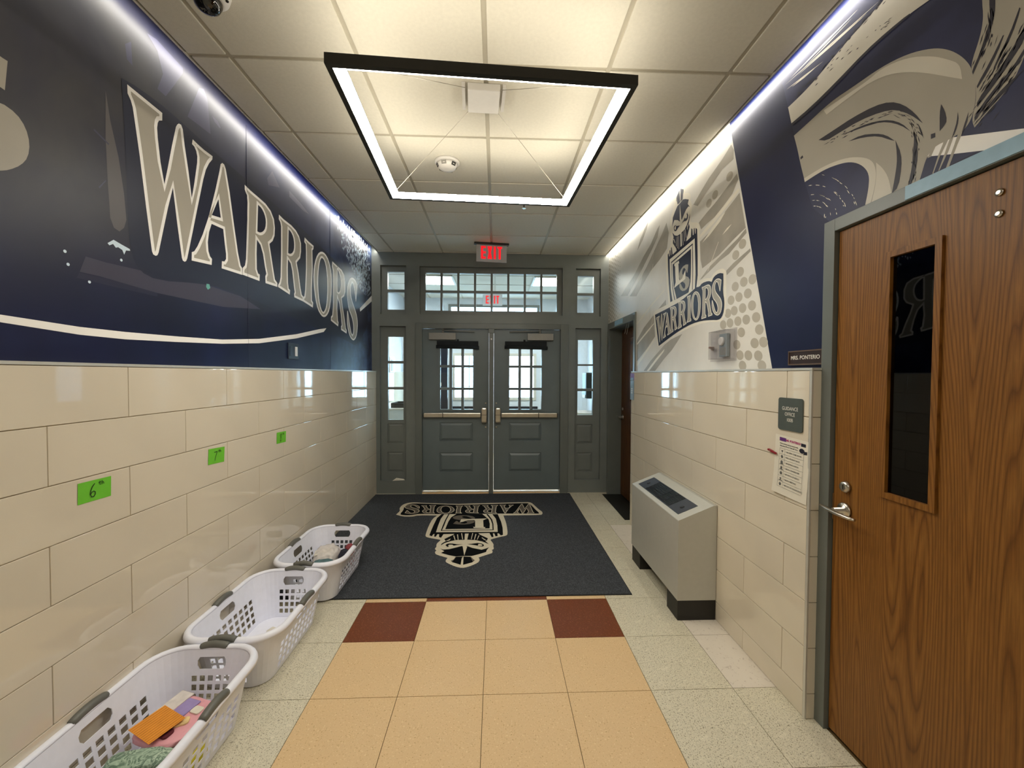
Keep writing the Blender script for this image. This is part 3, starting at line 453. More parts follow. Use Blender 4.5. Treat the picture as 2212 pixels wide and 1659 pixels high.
R_GREY = [[(3.1126,2.9005),(3.1169,2.8656),(3.1219,2.8683),(3.108,2.9345),(3.0981,2.9189)],[(3.204,2.8573),(3.2118,2.8649),(3.2368,2.9105),(3.2251,2.915)]]
R_L = [(3.1618,2.3854),(3.1676,2.4093),(3.2478,2.4071),(3.2498,2.39),(3.2357,2.3836),(3.2195,2.2526),(3.2309,2.2361),(3.2435,2.2193),(3.2401,2.2132),(3.0524,2.2411),(3.052,2.3095),(3.0769,2.2896),(3.1059,2.2566),(3.1503,2.2507),(3.1611,2.2688),(3.176,2.3903)]
R_SQ = [(3.1699,2.3411),(3.0066,2.3514),(2.9722,2.1594),(3.1462,2.1483)]
R_CREAM = [(3.2161,3.0137),(3.1789,3.0172),(3.1421,3.0075),(3.0965,2.9735),(3.0808,2.9202),(3.0852,2.8943),(3.0418,2.8808),(2.9992,2.8544),(2.9867,2.8242),(2.9978,2.8096),(2.972,2.7718),(2.9678,2.7393),(2.975,2.7114),(2.9856,2.6847),(2.9893,2.6473),(2.9676,2.6316),(2.88,2.601),(2.8518,2.5706),(2.8481,2.499),(2.8364,2.3179),(2.841,2.1783),(2.7424,2.176),(2.687,2.1588),(2.661,2.1792),(2.6097,2.1941),(2.5476,2.1917),(2.5112,2.1692),(2.5021,2.1407),(2.4986,1.9105),(2.5233,1.8665),(2.5717,1.8553),(2.6513,1.8655),(2.7901,1.8758),(3.0264,1.8616),(3.3046,1.8152),(3.5425,1.7561),(3.5714,1.7749),(3.6788,2.0711),(3.6252,2.0935),(3.3553,2.1041),(3.405,2.3328),(3.4258,2.5069),(3.3949,2.544),(3.3295,2.5764),(3.3147,2.6217),(3.3375,2.6983),(3.3499,2.7633),(3.341,2.8033),(3.2942,2.8538),(3.2759,2.8973),(3.2657,2.9436)]
R_BANNER = [(3.6361,2.0553),(3.3646,2.0688),(3.1215,2.087),(2.9198,2.1336),(2.881,2.1422),(2.8352,2.1362),(2.7988,2.1541),(2.7138,2.1494),(2.6728,2.1331),(2.6473,2.162),(2.5838,2.1707),(2.5369,2.1558),(2.5328,2.1018),(2.5371,2.0429),(2.5172,1.9794),(2.5213,1.9206),(2.5442,1.8806),(2.5871,1.8696),(2.6517,1.8795),(2.7907,1.8927),(2.9441,1.8896),(3.1144,1.8656),(3.305,1.8256),(3.5429,1.7682),(3.5952,1.9178)]
R_LET = [('W',[(3.6085,2.0277),(3.3912,2.042),(3.4205,1.8181),(3.553,1.7903)]),('A',[(3.4715,2.0269),(3.312,2.0413),(3.2939,1.8574),(3.4494,1.8278)]),('R',[(3.3294,2.0718),(3.1914,2.0728),(3.1775,1.8766),(3.3101,1.8591)]),('R',[(3.1807,2.0934),(3.0405,2.0901),(3.024,1.8954),(3.1664,1.8795)]),('I',[(3.029,2.1038),(2.9639,2.1039),(2.9416,1.9124),(3.0193,1.9067)]),('O',[(2.963,2.127),(2.8163,2.1027),(2.8084,1.8987),(2.948,1.9109)]),('R',[(2.8127,2.1277),(2.6729,2.1367),(2.6565,1.9066),(2.8014,1.9088)]),('S',[(2.6758,2.1443),(2.552,2.1361),(2.5361,1.8928),(2.6631,1.9062)])]
R_NAVY = [(2.5854,3.2659),(2.5154,3.0984),(2.2859,2.3312),(2.0787,1.5486),(2.0781,1.5293),(1.6798,1.5278),(1.7024,2.3245),(1.8609,2.4075),(1.9855,2.8317),(2.0308,2.9796),(2.2188,3.2352)]
R_FIELD = [(2.0308,2.9796),(1.9855,2.8317),(1.8698,2.4223),(1.8127,2.2714),(1.6977,2.157),(0.9136,2.199),(0.9301,2.8267),(1.3528,3.2362)]
R_WHITE = [(1.3127,2.2962),(1.2579,2.2697),(1.0705,2.1882),(0.9797,2.1505),(0.9791,2.1288),(1.0696,2.1567),(1.1415,2.1703),(1.2564,2.2168),(1.325,2.2459),(1.3186,2.2616)]
R_GREYP = [[(1.9415,2.6694),(1.8459,2.6767),(1.7245,2.6887),(1.6172,2.6758),(1.4931,2.6645),(1.3959,2.6374),(1.3141,2.5933),(1.2655,2.5508),(1.2278,2.5017),(1.2034,2.4551),(1.195,2.4231),(1.1864,2.3786),(1.1869,2.3277),(1.197,2.2868),(1.2175,2.2665),(1.2577,2.2628),(1.2919,2.2658),(1.3138,2.2543),(1.327,2.2326),(1.3376,2.1946),(1.3508,2.1571),(1.4403,2.169),(1.5482,2.1739),(1.5344,2.2346),(1.5329,2.289),(1.5622,2.3367),(1.6087,2.3746),(1.6647,2.3973),(1.7555,2.4153),(1.8648,2.4161),(1.8947,2.5111),(1.9156,2.5898)],[(1.1785,2.6259),(1.1782,2.7512),(1.0178,2.5914),(1.0753,2.3678),(1.115,2.3132),(1.155,2.2862),(1.1869,2.2593),(1.1951,2.2857),(1.1852,2.3352),(1.1864,2.3786),(1.195,2.4231),(1.2026,2.4545),(1.1793,2.5216),(1.1727,2.5706)]]
R_LIGHT = [[(1.9854,2.8317),(1.8859,2.8345),(1.8001,2.8465),(1.6712,2.8785),(1.559,2.895),(1.4942,2.9084),(1.3983,2.9064),(1.3053,2.7579),(1.3277,2.7594),(1.3895,2.7706),(1.468,2.7735),(1.5556,2.7712),(1.6891,2.7493),(1.8303,2.7321),(1.9578,2.7308)],[(1.7629,2.6764),(1.651,2.664),(1.5523,2.6531),(1.493,2.6591),(1.3955,2.6248),(1.3134,2.567),(1.2646,2.5185),(1.2312,2.48),(1.2239,2.4286),(1.2631,2.4632),(1.3351,2.5288),(1.4096,2.5854),(1.4806,2.6237),(1.5519,2.6418),(1.6505,2.6461),(1.7464,2.6473)],[(1.8698,2.4317),(1.756,2.4313),(1.6509,2.411),(1.5761,2.3776),(1.5252,2.34),(1.5061,2.2977),(1.5048,2.2483),(1.5209,2.1847),(1.5295,2.169),(1.5482,2.1739),(1.5344,2.2346),(1.5329,2.289),(1.5622,2.3367),(1.6087,2.3746),(1.6647,2.3973),(1.7555,2.4153),(1.8647,2.4127)],[(1.5055,2.319),(1.4768,2.2831),(1.4531,2.2347),(1.4403,2.169),(1.5206,2.1736),(1.5024,2.2472)]]
R_NAVYP = [[(1.7879,2.562),(1.6983,2.5568),(1.6138,2.5529),(1.5187,2.5376),(1.4553,2.5122),(1.4065,2.4702),(1.365,2.414),(1.3375,2.3631),(1.3799,2.4183),(1.4325,2.4692),(1.4884,2.4968),(1.5801,2.5209),(1.6828,2.5297),(1.7432,2.5337)],[(1.4322,2.3613),(1.4095,2.3004),(1.4067,2.2533),(1.4168,2.1869),(1.4405,2.1743),(1.4311,2.2243),(1.4244,2.2725),(1.4254,2.3089)],[(1.3685,2.3622),(1.3552,2.3203),(1.3512,2.2596),(1.3571,2.2139),(1.3731,2.1721),(1.3831,2.1742),(1.3699,2.2349),(1.3686,2.2787),(1.365,2.3258)],[(1.6317,2.468),(1.572,2.4598),(1.5098,2.4294),(1.4688,2.4003),(1.4349,2.3602),(1.4514,2.3721),(1.4976,2.4127),(1.5589,2.4439)],[(1.6608,2.511),(1.5794,2.4979),(1.5111,2.476),(1.4535,2.4461),(1.4099,2.4068),(1.3783,2.3605),(1.415,2.4038),(1.4645,2.445),(1.5169,2.4714)],[(1.9577,2.7252),(1.8301,2.7242),(1.6888,2.7402),(1.5554,2.7644),(1.4678,2.7666),(1.3894,2.7655),(1.3946,2.774),(1.4737,2.7782),(1.5619,2.7761),(1.6965,2.7546),(1.8391,2.7391),(1.96,2.7391)],[(1.3543,2.3732),(1.3401,2.3406),(1.3362,2.3167),(1.3478,2.3451)],[(1.2823,2.3905),(1.2709,2.364),(1.2628,2.327),(1.2717,2.3142),(1.2843,2.3055),(1.2859,2.3642)],[(1.2332,2.3356),(1.2296,2.3068),(1.2376,2.276),(1.2494,2.2603),(1.2418,2.2829),(1.2352,2.3057)],[(1.2035,2.3168),(1.2064,2.2839),(1.2212,2.2576),(1.216,2.2809)],[(1.3109,2.3117),(1.2975,2.3086),(1.2971,2.2944),(1.3105,2.2959)],[(1.8956,2.5419),(1.882,2.5448),(1.8772,2.5322),(1.8935,2.5307)],[(1.1472,2.6388),(1.1437,2.5745),(1.1479,2.5372),(1.1606,2.494),(1.1775,2.457),(1.195,2.421),(1.1983,2.4341),(1.1797,2.4713),(1.1648,2.5182),(1.1553,2.5558),(1.1602,2.6097),(1.1578,2.6487)],[(1.121,2.4784),(1.1351,2.4411),(1.1581,2.4007),(1.1825,2.3717),(1.1846,2.3816),(1.1519,2.4293),(1.1244,2.4791)],[(1.0855,2.5195),(1.1028,2.4636),(1.1343,2.412),(1.1472,2.3846),(1.1411,2.413),(1.1094,2.469),(1.0887,2.5262)],[(1.071,2.4339),(1.1072,2.3877),(1.1496,2.345),(1.181,2.3154),(1.1833,2.3339),(1.1402,2.3795),(1.1017,2.4232),(1.072,2.4732)],[(1.067,2.4),(1.103,2.3529),(1.1489,2.3197),(1.1875,2.281),(1.1878,2.2941),(1.1494,2.3365),(1.1003,2.3707),(1.0675,2.4157)],[(1.0747,2.3481),(1.1119,2.3192),(1.1483,2.2944),(1.1798,2.2721),(1.1555,2.3032),(1.1155,2.3337)]]
R_FRINGE = [[(1.2175,2.2665),(1.2324,2.233),(1.2552,2.173),(1.2637,2.1749),(1.2406,2.2375),(1.2295,2.2713)],[(1.2415,2.2693),(1.2567,2.2283),(1.2809,2.1811),(1.2852,2.1786),(1.2652,2.2328),(1.2517,2.2707)],[(1.2578,2.2651),(1.282,2.2234),(1.3005,2.1767),(1.3028,2.1802),(1.2866,2.2304),(1.2704,2.2677)],[(1.292,2.2705),(1.3089,2.2375),(1.3202,2.2387),(1.3052,2.2685)]]
R_TICK = [[(1.7893,2.2711),(1.7832,2.2685),(1.7781,2.2638),(1.7842,2.2664)],[(1.8114,2.2806),(1.8031,2.2794),(1.7945,2.2743),(1.8028,2.2755)],[(1.7467,2.2221),(1.7438,2.2161),(1.7446,2.2111),(1.7475,2.2171)],[(1.7943,2.274),(1.7882,2.2719),(1.7826,2.2677),(1.7887,2.2698)],[(1.7465,2.2199),(1.744,2.2101),(1.7458,2.2019),(1.7483,2.2117)],[(1.7805,2.267),(1.7704,2.2609),(1.7623,2.2526),(1.7723,2.2587)],[(1.739,2.2078),(1.7375,2.2028),(1.7398,2.1995),(1.7413,2.2045)],[(1.7396,2.2554),(1.7343,2.2503),(1.7316,2.2446),(1.737,2.2497)],[(1.7368,2.2551),(1.7302,2.2484),(1.7265,2.2411),(1.733,2.2477)],[(1.795,2.3),(1.7872,2.2975),(1.7801,2.2919),(1.7878,2.2944)],[(1.8193,2.3093),(1.809,2.3069),(1.7985,2.3019),(1.8086,2.3043)],[(1.7438,2.2614),(1.7369,2.2555),(1.7333,2.2485),(1.7402,2.2543)],[(1.7505,2.2688),(1.7442,2.2642),(1.7404,2.2582),(1.7466,2.2628)],[(1.7609,2.2793),(1.7508,2.2716),(1.7424,2.2625),(1.7524,2.2702)],[(1.7155,2.2159),(1.7126,2.2075),(1.7124,2.1999),(1.7154,2.2083)],[(1.7915,2.2985),(1.7826,2.2944),(1.7742,2.2886),(1.783,2.2927)],[(1.8281,2.3383),(1.8209,2.3379),(1.8129,2.3334),(1.8201,2.3337)],[(1.7312,2.2832),(1.7205,2.2738),(1.7122,2.2631),(1.7228,2.2724)],[(1.7574,2.3026),(1.7509,2.2989),(1.7458,2.2934),(1.7523,2.2971)],[(1.7444,2.2919),(1.7333,2.2825),(1.7241,2.2719),(1.7351,2.2812)],[(1.8191,2.3354),(1.8128,2.3348),(1.806,2.3306),(1.8123,2.3312)],[(1.7557,2.3019),(1.7496,2.2991),(1.7454,2.2938),(1.7515,2.2965)],[(1.7765,2.3156),(1.7709,2.3131),(1.766,2.3089),(1.7715,2.3114)],[(1.6893,2.2225),(1.6862,2.2172),(1.6854,2.2123),(1.6884,2.2175)],[(1.7721,2.3136),(1.7593,2.3057),(1.7475,2.2962),(1.7602,2.304)],[(1.683,2.2037),(1.6797,2.1966),(1.6808,2.1908),(1.6841,2.1979)],[(1.7698,2.3118),(1.7616,2.3071),(1.7542,2.3009),(1.7624,2.3055)],[(1.7715,2.3131),(1.7593,2.3063),(1.7486,2.297),(1.7607,2.3037)],[(1.8231,2.3367),(1.816,2.3354),(1.8085,2.3316),(1.8155,2.3328)],[(1.7777,2.3166),(1.7658,2.3096),(1.7547,2.301),(1.7665,2.3079)],[(1.6731,2.2702),(1.6687,2.2658),(1.6663,2.2609),(1.6707,2.2653)],[(1.644,2.2251),(1.6392,2.2165),(1.6369,2.2081),(1.6417,2.2166)],[(1.6499,2.2206),(1.6464,2.2162),(1.6466,2.2121),(1.6502,2.2166)],[(1.6465,2.2302),(1.6413,2.2223),(1.6395,2.2147),(1.6447,2.2225)],[(1.7606,2.3475),(1.7553,2.3458),(1.7512,2.3412),(1.7565,2.3429)],[(1.6425,2.2184),(1.6383,2.2121),(1.6378,2.2061),(1.642,2.2125)],[(1.689,2.2835),(1.6823,2.2762),(1.6772,2.2685),(1.6839,2.2757)],[(1.6568,2.2436),(1.6511,2.2363),(1.649,2.229),(1.6546,2.2362)],[(1.7908,2.3654),(1.7827,2.3627),(1.7749,2.3568),(1.783,2.3595)],[(1.8434,2.3864),(1.8314,2.3841),(1.8187,2.378),(1.8305,2.3802)],[(1.6694,2.2598),(1.6636,2.2534),(1.661,2.2466),(1.6668,2.2529)],[(1.7588,2.3465),(1.7498,2.3421),(1.7422,2.3348),(1.7511,2.3392)],[(1.8023,2.371),(1.7919,2.3676),(1.7818,2.3607),(1.7921,2.3641)],[(1.7001,2.2965),(1.6904,2.2875),(1.6835,2.2774),(1.693,2.2862)],[(1.6957,2.2962),(1.6867,2.2875),(1.6795,2.2781),(1.6884,2.2867)],[(1.7652,2.3988),(1.759,2.3963),(1.7533,2.3913),(1.7596,2.3938)],[(1.6321,2.2719),(1.6244,2.2622),(1.6197,2.252),(1.6273,2.2617)],[(1.7042,2.3553),(1.6957,2.3493),(1.6887,2.3416),(1.6971,2.3476)],[(1.6365,2.2857),(1.6323,2.2816),(1.63,2.2768),(1.6342,2.2809)],[(1.6876,2.3404),(1.6778,2.3329),(1.6703,2.3235),(1.68,2.331)],[(1.5925,2.212),(1.5885,2.2042),(1.5869,2.1966),(1.5909,2.2044)],[(1.6459,2.2979),(1.6373,2.2884),(1.6307,2.2783),(1.6392,2.2877)],[(1.8122,2.4239),(1.806,2.4226),(1.7996,2.4179),(1.8058,2.4191)],[(1.6009,2.2307),(1.5975,2.2262),(1.5967,2.2217),(1.6,2.2262)],[(1.7678,2.4004),(1.7575,2.3951),(1.7479,2.3878),(1.7581,2.393)],[(1.8431,2.4367),(1.8381,2.4367),(1.8323,2.4326),(1.8373,2.4325)],[(1.6102,2.248),(1.6049,2.2409),(1.6024,2.2337),(1.6077,2.2407)],[(1.594,2.2138),(1.5893,2.205),(1.5877,2.1966),(1.5923,2.2054)],[(1.7114,2.3611),(1.7002,2.3529),(1.6904,2.343),(1.7015,2.3512)],[(1.6972,2.3499),(1.6881,2.3435),(1.681,2.335),(1.6901,2.3413)],[(1.6713,2.323),(1.6643,2.3173),(1.6597,2.3102),(1.6667,2.3158)],[(1.6629,2.3151),(1.6586,2.3117),(1.656,2.3073),(1.6602,2.3107)],[(1.5895,2.2054),(1.5857,2.1975),(1.5845,2.19),(1.5883,2.1979)],[(1.6002,2.23),(1.597,2.225),(1.5956,2.2202),(1.5989,2.2251)],[(1.8086,2.4222),(1.8013,2.4198),(1.7941,2.4151),(1.8013,2.4175)],[(1.712,2.362),(1.7007,2.3535),(1.6907,2.3437),(1.7018,2.3521)],[(1.5992,2.2132),(1.5947,2.2056),(1.594,2.1985),(1.5984,2.2061)],[(1.6333,2.2738),(1.6291,2.269),(1.6267,2.2638),(1.6308,2.2686)],[(1.6976,2.3502),(1.6922,2.3465),(1.6879,2.3416),(1.6932,2.3453)]]
